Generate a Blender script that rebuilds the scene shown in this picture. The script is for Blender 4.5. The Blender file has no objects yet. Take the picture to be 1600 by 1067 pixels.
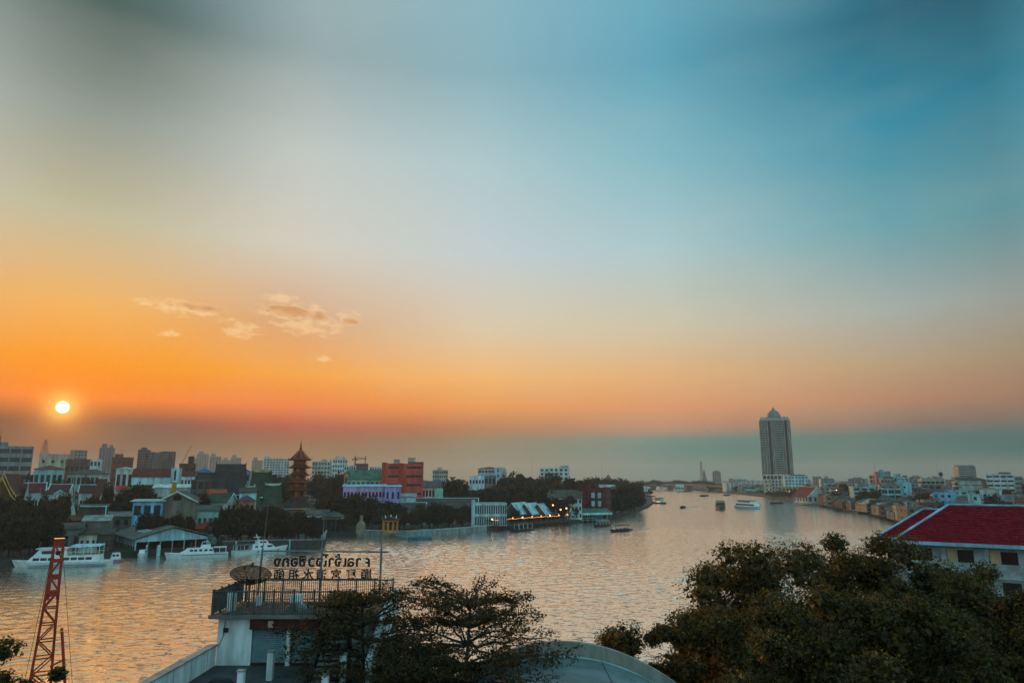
import bpy, math, random, numpy as np
from mathutils import Vector, Matrix
random.seed(7); RNG = np.random.default_rng(7)
S = bpy.context.scene; COL = S.collection
R = math.radians

# ---------------------------------------------------------------- camera
FPX = 1100.0; CAMH = 24.0; TH = math.atan(213.5 / FPX)
cam_d = bpy.data.cameras.new('camera'); cam_d.sensor_width = 36.0; cam_d.lens = FPX * 36 / 1600
cam_d.clip_start = 0.5; cam_d.clip_end = 30000
cam = bpy.data.objects.new('camera', cam_d); COL.objects.link(cam)
cam.location = (0, 0, CAMH); cam.rotation_euler = (math.pi / 2 + TH, 0, 0)
S.camera = cam
_v = (533.5 - 636) / FPX
SUN_DIR = Vector(((98 - 800) / FPX, math.cos(TH) - _v * math.sin(TH), math.sin(TH) + _v * math.cos(TH))).normalized()
SUN_AZ = math.atan2(SUN_DIR.x, SUN_DIR.y); SUN_EL = math.asin(SUN_DIR.z)

S.render.engine = 'CYCLES'
S.cycles.use_denoising = True
S.cycles.max_bounces = 6; S.cycles.diffuse_bounces = 2; S.cycles.glossy_bounces = 3
S.cycles.transmission_bounces = 3; S.cycles.volume_bounces = 1; S.cycles.transparent_max_bounces = 6
S.cycles.sample_clamp_direct = 6; S.cycles.sample_clamp_indirect = 4
S.view_settings.view_transform = 'Standard'; S.view_settings.look = 'None'
S.view_settings.gamma = 1; S.view_settings.use_curve_mapping = False
S.view_settings.exposure = 0.45

def lin(c):
    return tuple(((v / 255) / 12.92 if v / 255 <= 0.04045 else ((v / 255 + 0.055) / 1.055) ** 2.4) for v in c)

# ---------------------------------------------------------------- node helper
class NX:
    """tiny expression wrapper round shader sockets"""
    def __init__(s, nt, sock): s.nt = nt; s.k = sock
    def _m(s, op, b=None, c=None):
        n = s.nt.nodes.new('ShaderNodeMath'); n.operation = op
        for i, v in enumerate((s, b, c)):
            if v is None: continue
            if isinstance(v, NX): s.nt.links.new(v.k, n.inputs[i])
            else: n.inputs[i].default_value = v
        return NX(s.nt, n.outputs[0])
    def __add__(s, o): return s._m('ADD', o)
    def __sub__(s, o): return s._m('SUBTRACT', o)
    def __mul__(s, o): return s._m('MULTIPLY', o)
    def __truediv__(s, o): return s._m('DIVIDE', o)
    def fn(s, op, *a): return s._m(op, *a)
def smooth(x, a, b):
    n = x.nt.nodes.new('ShaderNodeMapRange'); n.interpolation_type = 'SMOOTHSTEP'
    x.nt.links.new(x.k, n.inputs[0]); n.inputs[1].default_value = a; n.inputs[2].default_value = b
    return NX(x.nt, n.outputs[0])
def ramp(x, stops, interp='LINEAR'):
    n = x.nt.nodes.new('ShaderNodeValToRGB'); x.nt.links.new(x.k, n.inputs[0]); r = n.color_ramp
    r.interpolation = interp
    while len(r.elements) < len(stops): r.elements.new(0.5)
    for e, (p, c) in zip(r.elements, stops): e.position = p; e.color = (*c[:3], 1)
    return NX(x.nt, n.outputs[0])
def mix(f, a, b, mode='MIX'):
    nt = (f if isinstance(f, NX) else a).nt
    n = nt.nodes.new('ShaderNodeMix'); n.data_type = 'RGBA'; n.blend_type = mode; n.clamp_factor = True
    for k, v in ((0, f), (6, a), (7, b)):
        if isinstance(v, NX): nt.links.new(v.k, n.inputs[k])
        else: n.inputs[k].default_value = v if k == 0 else (*v[:3], 1)
    return NX(nt, n.outputs[2])

# ---------------------------------------------------------------- world: evening sky
W = bpy.data.worlds.new('World'); S.world = W; W.use_nodes = True
W.cycles.sampling_method = 'MANUAL'; W.cycles.sample_map_resolution = 512
S.cycles.use_adaptive_sampling = True; S.cycles.adaptive_threshold = 0.02; S.cycles.adaptive_min_samples = 12
nt = W.node_tree; nt.nodes.clear()
tc = nt.nodes.new('ShaderNodeTexCoord'); sep = nt.nodes.new('ShaderNodeSeparateXYZ')
nt.links.new(tc.outputs['Generated'], sep.inputs[0])
sx, sy, sz = (NX(nt, sep.outputs[i]) for i in range(3))
hor = (sx * sx + sy * sy).fn('SQRT').fn('MAXIMUM', 1e-4)
elv = sz.fn('ARCTAN2', hor) * (180 / math.pi)
azi = sx.fn('ARCTAN2', sy) * (180 / math.pi)
cosa = (sx * math.sin(SUN_AZ) + sy * math.cos(SUN_AZ)) / hor
adif = cosa.fn('MINIMUM', 1.0).fn('MAXIMUM', -1.0).fn('ARCCOSINE') * (180 / math.pi)
gdot = sx * SUN_DIR.x + sy * SUN_DIR.y + sz * SUN_DIR.z
gang = gdot.fn('MINIMUM', 1.0).fn('ARCCOSINE') * (180 / math.pi)
ELS = [-2, 0, 2, 3.0, 3.9, 5.5, 8, 12, 18, 25, 32, 40, 60, 90]
# rows: elevation stops; columns: angle of azimuth from the sun (linear colour)
SKY = {
 0: [(0.012, 0.0, 0.0), (0.012, 0.0, 0.0), (0.012, 0.0, 0.0), (0.0, 0.0, 0.0), (0.0, 0.0, 0.0), (0.719, 0.158, 0.001), (0.71, 0.23, 0.0), (0.664, 0.327, 0.071), (0.397, 0.361, 0.233), (0.212, 0.242, 0.212), (0.04, 0.081, 0.073), (0.086, 0.178, 0.198), (0.156, 0.322, 0.386), (0.195, 0.402, 0.491)],
 15: [(0.181, 0.07, 0.0), (0.181, 0.07, 0.0), (0.181, 0.07, 0.0), (0.211, 0.037, 0.0), (0.33, 0.02, 0.0), (0.684, 0.135, 0.0), (0.716, 0.27, 0.017), (0.527, 0.282, 0.139), (0.483, 0.46, 0.389), (0.4, 0.431, 0.407), (0.223, 0.293, 0.295), (0.214, 0.326, 0.354), (0.202, 0.375, 0.442), (0.195, 0.402, 0.491)],
 30: [(0.193, 0.17, 0.109), (0.193, 0.17, 0.109), (0.193, 0.17, 0.109), (0.222, 0.17, 0.095), (0.345, 0.157, 0.067), (0.618, 0.24, 0.059), (0.687, 0.354, 0.112), (0.538, 0.44, 0.3), (0.408, 0.458, 0.467), (0.317, 0.433, 0.45), (0.185, 0.324, 0.372), (0.188, 0.347, 0.408), (0.192, 0.382, 0.461), (0.195, 0.402, 0.491)],
 45: [(0.059, 0.166, 0.147), (0.059, 0.166, 0.147), (0.059, 0.166, 0.147), (0.096, 0.181, 0.152), (0.377, 0.196, 0.111), (0.558, 0.238, 0.103), (0.579, 0.328, 0.142), (0.465, 0.415, 0.297), (0.306, 0.433, 0.455), (0.163, 0.358, 0.411), (0.086, 0.273, 0.359), (0.119, 0.312, 0.399), (0.168, 0.37, 0.458), (0.195, 0.402, 0.491)],
 62: [(0.0, 0.089, 0.082), (0.0, 0.089, 0.082), (0.0, 0.089, 0.082), (0.015, 0.091, 0.084), (0.16, 0.096, 0.066), (0.344, 0.169, 0.092), (0.352, 0.249, 0.145), (0.281, 0.311, 0.288), (0.071, 0.251, 0.294), (0.008, 0.181, 0.265), (0.0, 0.091, 0.148), (0.058, 0.185, 0.251), (0.146, 0.324, 0.405), (0.195, 0.402, 0.491)],
 69: [(0.0, 0.076, 0.074), (0.0, 0.076, 0.074), (0.0, 0.076, 0.074), (0.048, 0.101, 0.094), (0.159, 0.117, 0.085), (0.271, 0.139, 0.084), (0.279, 0.2, 0.117), (0.224, 0.251, 0.226), (0.06, 0.204, 0.236), (0.015, 0.147, 0.214), (0.008, 0.07, 0.107), (0.064, 0.17, 0.222), (0.148, 0.319, 0.395), (0.195, 0.402, 0.491)],  # part of the lens's corner darkening is kept in these colours
 100: [(0.139, 0.264, 0.272), (0.157, 0.298, 0.308), (0.177, 0.308, 0.317), (0.197, 0.308, 0.308), (0.225, 0.326, 0.317), (0.289, 0.355, 0.335), (0.308, 0.405, 0.374), (0.289, 0.449, 0.459), (0.233, 0.472, 0.543), (0.189, 0.472, 0.582), (0.164, 0.449, 0.569), (0.164, 0.438, 0.557), (0.183, 0.427, 0.531), (0.197, 0.405, 0.495)],  # this column and the next, out of view, raised to brighten the facades
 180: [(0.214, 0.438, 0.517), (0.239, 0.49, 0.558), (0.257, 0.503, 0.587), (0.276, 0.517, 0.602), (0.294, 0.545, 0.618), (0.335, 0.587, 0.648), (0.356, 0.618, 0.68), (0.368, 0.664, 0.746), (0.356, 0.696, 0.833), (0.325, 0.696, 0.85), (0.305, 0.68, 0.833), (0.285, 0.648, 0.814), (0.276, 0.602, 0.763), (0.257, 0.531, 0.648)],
}
SKYGAIN = 1.0
ef = (elv + 2.0) / 92.0
cols = {}
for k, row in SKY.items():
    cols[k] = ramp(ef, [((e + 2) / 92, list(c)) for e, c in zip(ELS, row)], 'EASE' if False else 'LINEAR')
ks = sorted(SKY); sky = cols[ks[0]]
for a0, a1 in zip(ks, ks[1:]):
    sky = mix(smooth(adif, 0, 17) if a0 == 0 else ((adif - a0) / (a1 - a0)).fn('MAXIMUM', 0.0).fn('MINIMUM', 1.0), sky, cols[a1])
# slow unevenness of high thin haze
nz = nt.nodes.new('ShaderNodeTexNoise'); mp = nt.nodes.new('ShaderNodeMapping'); mp.inputs['Scale'].default_value = (1.6, 1.6, 5.0)
nt.links.new(tc.outputs['Generated'], mp.inputs[0]); nt.links.new(mp.outputs[0], nz.inputs['Vector'])
nz.inputs['Scale'].default_value = 1.7; nz.inputs['Detail'].default_value = 3
thin = smooth(NX(nt, nz.outputs['Fac']), 0.35, 0.75)
sky = mix(thin * 0.10, sky, [v * 0.74 for v in lin((214, 206, 190))])
# glow round the sun and its disc
glow = (gang * -0.55).fn('EXPONENT')
sky = mix(glow * 0.75, sky, (1.0, 0.24, 0.0))
glow2 = (gang * gang * -1.1).fn('EXPONENT')
sky = mix(glow2 * 0.9, sky, (1.0, 0.55, 0.10))
disc = smooth(gang, 0.46, 0.30)
sky = mix(disc, sky, (2.2, 1.9, 1.35))
# small fair-weather clouds near the sun
cn = nt.nodes.new('ShaderNodeTexNoise'); cmb = nt.nodes.new('ShaderNodeCombineXYZ')
nt.links.new(azi.k, cmb.inputs[0]); nt.links.new((elv * 2.2).k, cmb.inputs[1])
nt.links.new(cmb.outputs[0], cn.inputs['Vector']); cn.inputs['Scale'].default_value = 1.1; cn.inputs['Detail'].default_value = 6; cn.inputs['Roughness'].default_value = 0.62
cno = NX(nt, cn.outputs['Fac']) - 0.5
def cloud(px, py, hw, hh, tilt=0.0):
    u = (px - 800) / FPX; v = (533.5 - py) / FPX
    d = Vector((u, math.cos(TH) - v * math.sin(TH), math.sin(TH) + v * math.cos(TH))).normalized()
    a0 = math.degrees(math.atan2(d.x, d.y)); e0 = math.degrees(math.asin(d.z))
    uu = (azi - a0) / hw; vv = (elv - e0 - (azi - a0) * tilt) / hh
    return (uu * uu + vv * vv) * -1.0 + 1.0
lit = dark = None
for c in [(292, 482, 2.9, .62, -.06), (228, 472, 1.2, .42, 0), (462, 490, 3.3, 1.0, -.08), (375, 516, 1.6, .85, 0), (546, 496, 1.1, .7, 0), (262, 521, .9, .32, 0), (485, 508, 3.0, .9, 0), (498, 560, 1.0, .3, 0), (440, 468, 1.6, .5, 0)]:
    m = cloud(*c); lit = m if lit is None else lit.fn('MAXIMUM', m)
for c in [(308, 480, 1.9, .26, -.05), (455, 487, 2.3, .5, -.1), (497, 494, .9, .4, 0), (548, 501, .8, .3, 0)]:
    m = cloud(*c); dark = m if dark is None else dark.fn('MAXIMUM', m)
lit = smooth(lit + cno * 5.5, 0.0, 1.2); dark = smooth(dark + cno * 5.5, 0.0, 1.2)
sky = mix(lit * 0.55, sky, [v * 0.74 for v in lin((255, 216, 158))])
sky = mix(dark * 0.75, sky, [v * 0.74 for v in lin((202, 134, 76))])
nish = nt.nodes.new('ShaderNodeTexSky'); nish.sky_type = 'NISHITA'; nish.sun_disc = False
nish.sun_elevation = SUN_EL; nish.sun_rotation = SUN_AZ; nish.air_density = 1.4; nish.dust_density = 3.0
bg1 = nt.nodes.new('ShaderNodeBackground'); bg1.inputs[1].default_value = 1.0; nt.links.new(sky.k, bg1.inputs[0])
bg2 = nt.nodes.new('ShaderNodeBackground'); bg2.inputs[1].default_value = 0.0008; nt.links.new(nish.outputs[0], bg2.inputs[0])
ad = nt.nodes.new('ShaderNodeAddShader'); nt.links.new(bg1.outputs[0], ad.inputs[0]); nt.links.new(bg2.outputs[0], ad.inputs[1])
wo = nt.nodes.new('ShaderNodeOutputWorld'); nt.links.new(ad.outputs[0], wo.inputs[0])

# ---------------------------------------------------------------- sun
sd = bpy.data.lights.new('sun', 'SUN'); sd.energy = 1.8; sd.angle = R(0.9); sd.color = (1.0, 0.47, 0.14)
so = bpy.data.objects.new('sun', sd); COL.objects.link(so); so.location = SUN_DIR * 200
so.rotation_euler = (-SUN_DIR).to_track_quat('-Z', 'Y').to_euler()

# ---------------------------------------------------------------- sign glyphs (made while the scene is still empty)
GLYPH = {}
def make_glyph(ch, bold):
    cu = bpy.data.curves.new('letter', 'FONT'); cu.body = ch; cu.size = 1.0; cu.extrude = .03; cu.offset = bold; cu.resolution_u = 3
    ob = bpy.data.objects.new('letter', cu); COL.objects.link(ob); bpy.context.view_layer.update()
    GLYPH[ch] = bpy.data.meshes.new_from_object(ob.evaluated_get(bpy.context.evaluated_depsgraph_get())); bpy.data.objects.remove(ob)
THAI = ['ศ', 'า', 'ล', 'เ', 'จ้', 'า', 'โ', 'จ', 'ว', 'ซื', 'อ', 'ก', 'ง']; HAN = list('順興宮清水祖師')
for ch in set(THAI): make_glyph(ch, .03)
for ch in HAN: make_glyph(ch, .018)

# ---------------------------------------------------------------- picture-to-place helpers (used only to read off positions)
def ray(px, py):
    u = (px - 800) / FPX; v = (533.5 - py) / FPX
    return (u, math.cos(TH) - v * math.sin(TH), math.sin(TH) + v * math.cos(TH))
def atY(px, py, Y):
    r = ray(px, py); t = Y / r[1]; return Vector((r[0] * t, Y, CAMH + r[2] * t))
def onz(px, py, z=0.0):
    r = ray(px, py); t = (z - CAMH) / r[2]; return Vector((r[0] * t, r[1] * t, z))

# ---------------------------------------------------------------- materials
MATS = {}
def mat(key, col, rough=0.75, var=0.18, scale=0.6, streak=False, metal=0.0, bump=0.0, spec=0.3, wave=None, emit=None):
    if key in MATS: return MATS[key]
    m = bpy.data.materials.new(key); MATS[key] = m; m.use_nodes = True
    n = m.node_tree; b = n.nodes['Principled BSDF']
    b.inputs['Roughness'].default_value = rough; b.inputs['Metallic'].default_value = metal
    b.inputs['Specular IOR Level'].default_value = spec
    b.inputs['Base Color'].default_value = (*col, 1)
    m.diffuse_color = (*col, 1)
    g = n.nodes.new('ShaderNodeNewGeometry')
    if var > 0:
        mpp = n.nodes.new('ShaderNodeMapping'); n.links.new(g.outputs['Position'], mpp.inputs[0])
        mpp.inputs['Scale'].default_value = (scale, scale, scale * (0.18 if streak else 1.0))
        t = n.nodes.new('ShaderNodeTexNoise'); t.inputs['Scale'].default_value = 1.0; t.inputs['Detail'].default_value = 5; t.inputs['Roughness'].default_value = 0.65
        n.links.new(mpp.outputs[0], t.inputs['Vector'])
        f = smooth(NX(n, t.outputs['Fac']), 0.33, 0.72)
        c = mix(f, [v * (1 - var) * (0.96, .97, .93)[i] for i, v in enumerate(col)], [min(v * (1 + var * 0.5), 0.9) for v in col])
        n.links.new(c.k, b.inputs['Base Color'])
        if bump > 0:
            bp = n.nodes.new('ShaderNodeBump'); bp.inputs['Strength'].default_value = bump; bp.inputs['Distance'].default_value = 0.05
            n.links.new(t.outputs['Fac'], bp.inputs['Height']); n.links.new(bp.outputs[0], b.inputs['Normal'])
    if wave:
        tcn = n.nodes.new('ShaderNodeTexCoord')
        w = n.nodes.new('ShaderNodeTexWave'); w.bands_direction = wave[0]; w.inputs['Scale'].default_value = wave[1]
        n.links.new(tcn.outputs['Object'], w.inputs['Vector'])
        bp = n.nodes.new('ShaderNodeBump'); bp.inputs['Strength'].default_value = 0.6; bp.inputs['Distance'].default_value = wave[2]
        n.links.new(w.outputs['Fac'], bp.inputs['Height']); n.links.new(bp.outputs[0], b.inputs['Normal'])
    if emit:
        b.inputs['Emission Color'].default_value = (*emit[0], 1); b.inputs['Emission Strength'].default_value = emit[1]
    return m
def paint(rgb, rough=0.8, var=0.42):
    return mat('paint_%d_%d_%d' % tuple(rgb), lin(rgb), rough, var, 0.42, True)
def roofm(rgb):
    return mat('roofing_%d_%d_%d' % tuple(rgb), lin(rgb), 0.75, 0.5, 0.33, False)
GLASS = mat('dark_window_glass', (0.018, 0.020, 0.022), 0.15, 0.5, 0.3, spec=0.5)
SKYGLASS = mat('blue_green_curtain_glass', (0.05, 0.075, 0.085), 0.2, 0.3, 0.2, spec=0.6)
DARK = mat('dark_void_paint', (0.012, 0.011, 0.010), 0.9, 0.3, 1)
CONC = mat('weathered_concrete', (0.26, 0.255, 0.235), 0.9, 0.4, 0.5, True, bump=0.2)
STEEL = mat('galvanised_steel', (0.20, 0.22, 0.23), 0.55, 0.25, 1.5, metal=0.3)
IRON = mat('dull_black_iron', (0.022, 0.021, 0.020), 0.7, 0.3, 2)
RUST = mat('rust_red_paint', (0.46, 0.045, 0.018), 0.65, 0.35, 2.0)
WHITE = paint((222, 222, 218))
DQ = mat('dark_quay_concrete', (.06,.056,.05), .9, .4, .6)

# ---------------------------------------------------------------- mesh builder
class MB:
    def __init__(s): s.v = []; s.f = []
    def _add(s, vs, fs):
        o = len(s.v); s.v += [tuple(p) for p in vs]; s.f += [tuple(i + o for i in f) for f in fs]; return s
    def box(s, x0, x1, y0, y1, z0, z1):
        return s._add([(x0,y0,z0),(x1,y0,z0),(x1,y1,z0),(x0,y1,z0),(x0,y0,z1),(x1,y0,z1),(x1,y1,z1),(x0,y1,z1)],
                      [(3,2,1,0),(4,5,6,7),(0,1,5,4),(1,2,6,5),(2,3,7,6),(3,0,4,7)])
    def hexa(s, b, t):            # four bottom points, four top points
        return s._add(list(b) + list(t), [(3,2,1,0),(4,5,6,7),(0,1,5,4),(1,2,6,5),(2,3,7,6),(3,0,4,7)])
    def prism(s, poly, d0, d1, axis='y'):
        n = len(poly)
        P = (lambda a, b, d: (a, d, b)) if axis == 'y' else ((lambda a, b, d: (d, a, b)) if axis == 'x' else (lambda a, b, d: (a, b, d)))
        return s._add([P(a, b, d0) for a, b in poly] + [P(a, b, d1) for a, b in poly],
                      [tuple(range(n)), tuple(range(2*n-1, n-1, -1))] + [(i, i+n, (i+1) % n + n, (i+1) % n) for i in range(n)])
    def tube(s, pts, rad, n=6, cap=True):
        pts = [Vector(p) for p in pts]; rad = rad if isinstance(rad, (list, tuple)) else [rad] * len(pts)
        o = len(s.v); up = Vector((0, 0, 1))
        for i, p in enumerate(pts):
            d = (pts[min(i+1, len(pts)-1)] - pts[max(i-1, 0)]); d = d.normalized() if d.length > 1e-9 else up
            a = d.cross(up) if abs(d.z) < 0.95 else d.cross(Vector((1, 0, 0))); a.normalize(); b = d.cross(a)
            for k in range(n):
                t = 2 * math.pi * k / n; q = p + (a * math.cos(t) + b * math.sin(t)) * rad[i]; s.v.append(tuple(q))
        for i in range(len(pts) - 1):
            for k in range(n):
                s.f.append((o+i*n+k, o+i*n+(k+1) % n, o+(i+1)*n+(k+1) % n, o+(i+1)*n+k))
        if cap: s.f.append(tuple(o+k for k in range(n-1, -1, -1))); s.f.append(tuple(o+(len(pts)-1)*n+k for k in range(n)))
        return s
    def bar(s, a, b, t): return s.tube([a, b], t, 4)
    def lathe(s, prof, n=16, c=(0, 0), off=0.0):
        o = len(s.v)
        for r, z in prof:
            for k in range(n):
                t = 2*math.pi*k/n + off; s.v.append((c[0]+r*math.cos(t), c[1]+r*math.sin(t), z))
        for i in range(len(prof)-1):
            for k in range(n): s.f.append((o+i*n+k, o+i*n+(k+1) % n, o+(i+1)*n+(k+1) % n, o+(i+1)*n+k))
        s.f.append(tuple(o+k for k in range(n-1, -1, -1))); s.f.append(tuple(o+(len(prof)-1)*n+k for k in range(n)))
        return s
    def mesh(s, name, m, smooth_=False):
        me = bpy.data.meshes.new(name); me.from_pydata(s.v, [], s.f); me.materials.append(m)
        if smooth_: me.polygons.foreach_set('use_smooth', [True] * len(me.polygons))
        return me
    def build(s, name, m, parent=None, smooth_=False, loc=None):
        return link(name, s.mesh(name, m, smooth_), parent, loc)
def link(name, me, parent=None, loc=None, rz=0.0, scale=None):
    o = bpy.data.objects.new(name, me); COL.objects.link(o)
    if parent is not None: o.parent = parent
    if loc is not None: o.location = loc
    if rz: o.rotation_euler = (0, 0, rz)
    if scale is not None: o.scale = scale
    return o
UB = {}
def ubox(name, m, parent, x0, x1, y0, y1, z0, z1):
    if m.name not in UB: UB[m.name] = MB().box(-.5, .5, -.5, .5, -.5, .5).mesh('block', m)
    return link(name, UB[m.name], parent, ((x0+x1)/2, (y0+y1)/2, (z0+z1)/2), 0, (abs(x1-x0), abs(y1-y0), abs(z1-z0)))
def tag(o, label, cat, group=None):
    o['label'] = label; o['category'] = cat
    if group: o['group'] = group
    return o
def thing(name, label, cat, loc=(0, 0, 0), rz=0.0, group=None):
    o = link(name, None, None, loc, rz); o.empty_display_size = 0.5
    return tag(o, label, cat, group)
def struct(name, mb, m, parent=None, smooth_=False):
    o = mb.build(name, m, parent, smooth_)
    if parent is None: o['kind'] = 'structure'
    return o
def copy_tree(o, parent=None):
    c = o.copy(); COL.objects.link(c); c.parent = parent
    for ch in list(o.children): copy_tree(ch, c)
    return c
# ================================================================ water and land
GZ = 1.6            # bank level above the river
FAR = 6800.0
def water():
    ys = list(np.arange(30, 345, 0.62)); st = 0.8
    while ys[-1] < FAR: ys.append(ys[-1] + st); st *= 1.055
    ys = [-FAR, -1500, -200, 0] + ys
    xs = list(np.arange(-235, 265, 0.8)); st = 1.0; r = []
    v = 265.0
    while v < FAR: v += st; st *= 1.09; r.append(v)
    l = []; v = -235.0; st = 1.0
    while v > -FAR: v -= st; st *= 1.09; l.append(v)
    xs = l[::-1] + xs + r
    X, Y = np.meshgrid(np.array(xs), np.array(ys)); Z = np.zeros_like(X)
    rg = np.random.default_rng(3)
    for i in range(60):
        wl = 1.3 * (5.0 / 1.3) ** rg.random(); k = 2 * math.pi / wl
        th = rg.normal(math.radians(75), 1.0); amp = 0.0034 * wl ** 0.85
        kx, ky = k * math.cos(th), k * math.sin(th)
        z = np.sin(kx * X + ky * Y + rg.random() * 6.283)
        Z += amp * (z + 0.25 * z * z)
    gust = 0.75 + 0.3 * np.sin(X * 0.021 + Y * 0.034 + 1.0) + 0.25 * np.sin(X * -0.043 + Y * 0.019 + 2.0)
    fade = np.clip((430 - Y) / 160, 0, 1) * np.clip((Y - 30) / 10, 0, 1) * np.clip((300 - np.abs(X)) / 50, 0, 1)
    Z *= fade * np.clip(gust, 0.35, 1.3)
    ny, nx = X.shape
    co = np.stack([X, Y, Z], -1).reshape(-1, 3).astype(np.float32)
    idx = np.arange(ny * nx).reshape(ny, nx)
    q = np.stack([idx[:-1, :-1], idx[:-1, 1:], idx[1:, 1:], idx[1:, :-1]], -1).reshape(-1, 4)
    me = quadmesh('river', co, q)
    me.polygons.foreach_set('use_smooth', np.ones(len(q), dtype=bool))
    m = bpy.data.materials.new('river_water'); m.use_nodes = True; n = m.node_tree; b = n.nodes['Principled BSDF']
    g = n.nodes.new('ShaderNodeNewGeometry')
    def nz(sx, sy, det, rough=0.55, rot=0.25):
        mp = n.nodes.new('ShaderNodeMapping'); mp.inputs['Scale'].default_value = (sx, sy, 0.0); mp.inputs['Rotation'].default_value = (0, 0, rot)
        n.links.new(g.outputs['Position'], mp.inputs[0])
        t = n.nodes.new('ShaderNodeTexNoise'); t.inputs['Scale'].default_value = 1; t.inputs['Detail'].default_value = det; t.inputs['Roughness'].default_value = rough
        n.links.new(mp.outputs[0], t.inputs['Vector']); return NX(n, t.outputs['Fac'])
    fleck = smooth(nz(.50, .85, 3, .6, -.15), .57, .72) * 0.40 + smooth(nz(1.1, 1.6, 2, .6, .3), .58, .74) * 0.14      # short steep ripples between smoother water
    hgt = nz(.16, .42, 4) * 0.26 + nz(.75, 1.7, 3, .65, -.35) * 0.12 + nz(.03, .05, 2) * 0.6 + fleck
    bp = n.nodes.new('ShaderNodeBump'); bp.inputs['Strength'].default_value = 0.75; bp.inputs['Distance'].default_value = 0.55
    n.links.new(hgt.k, bp.inputs['Height'])
    # muddy body colour under a mirror that grows towards grazing angles
    n.nodes.remove(b); df = n.nodes.new('ShaderNodeBsdfDiffuse'); df.inputs[0].default_value = (0.065, 0.048, 0.026, 1)
    gl = n.nodes.new('ShaderNodeBsdfGlossy'); gl.inputs['Color'].default_value = (1.0, 0.97, 0.92, 1); gl.inputs['Roughness'].default_value = 0.14
    lw = n.nodes.new('ShaderNodeLayerWeight'); lw.inputs[0].default_value = 0.5
    for q in (df, gl, lw): n.links.new(bp.outputs[0], q.inputs['Normal'])
    fac = (NX(n, lw.outputs['Facing']).fn('POWER', 2.4) * 1.50 + 0.02).fn('MINIMUM', 0.95)
    mx = n.nodes.new('ShaderNodeMixShader'); n.links.new(fac.k, mx.inputs[0]); n.links.new(df.outputs[0], mx.inputs[1]); n.links.new(gl.outputs[0], mx.inputs[2])
    n.links.new(mx.outputs[0], n.nodes['Material Output'].inputs[0])
    me.materials.append(m)
    o = link('river', me); o['kind'] = 'structure'
def quadmesh(name, co, q):
    me = bpy.data.meshes.new(name); nv, nf = len(co), len(q); k = q.shape[1]
    me.vertices.add(nv); me.vertices.foreach_set('co', np.ascontiguousarray(co, dtype=np.float32).ravel())
    me.loops.add(nf * k); me.loops.foreach_set('vertex_index', q.ravel().astype(np.int32))
    me.polygons.add(nf); me.polygons.foreach_set('loop_start', np.arange(0, nf * k, k, dtype=np.int32))
    me.update(calc_edges=True); return me
water()
EARTH = mat('bank_earth_and_paving', (0.05, 0.046, 0.036), 0.95, 0.4, 0.05, bump=0.3)
def shore(pts): return [tuple(onz(x, y)[:2]) for x, y in pts]
LEFT = shore([(-40, 888), (60, 878), (172, 872), (255, 864), (345, 858), (420, 856), (505, 855), (509, 838), (560, 836), (640, 838), (700, 834), (760, 829), (890, 818), (945, 811), (985, 803), (1012, 793), (1021, 786), (1018, 778), (1012, 772), (1000, 767), (990, 764.5), (996, 761), (1030, 760.2)])
RIGHT = shore([(1620, 900), (1500, 840), (1420, 816), (1380, 805), (1340, 799.5), (1300, 792), (1280, 787.5), (1240, 781), (1195, 776.5), (1150, 771.5), (1120, 769), (1080, 765.8), (1050, 763.2), (1030, 761.4)])
def shore_y(px):
    k = (px - 800) / FPX * 1.0; best = 0.0; k = k / 1.018
    for poly in ((LEFT,) if px < 1021 else (RIGHT,)):
        for (ax, ay), (bx, by) in zip(poly, poly[1:]):
            fa, fb = ax - k * ay, bx - k * by
            if fa * fb <= 0 and fa != fb:
                u = fa / (fa - fb); y = ay + (by - ay) * u
                if y < 1250: best = max(best, y)
    return best
BK = RIGHT[-1]
def slab(name, poly, z1=GZ, z0=-2.0, m=EARTH):
    mb = MB().prism(poly, z0, z1, 'z'); return struct(name, mb, m)
lx = LEFT[0][0]
slab('left_bank_ground', LEFT + [(BK[0] + 40, BK[1] + 500), (2500, FAR - 50), (-FAR + 50, FAR - 50), (-FAR + 50, 60), (-420, 120), (lx - 60, LEFT[0][1] - 20)])
slab('right_bank_ground', RIGHT + [(BK[0] + 120, BK[1] + 450), (2700, FAR - 50), (FAR - 50, FAR - 50), (FAR - 50, 120), (420, 140)])
slab('near_bank_ground', [(-300, 48), (-60, 62), (-25, 68), (0, 80), (30, 92), (60, 105), (120, 118), (400, 130), (FAR - 50, 110), (FAR - 50, -FAR + 50), (-FAR + 50, -FAR + 50), (-FAR + 50, 20)])
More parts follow.
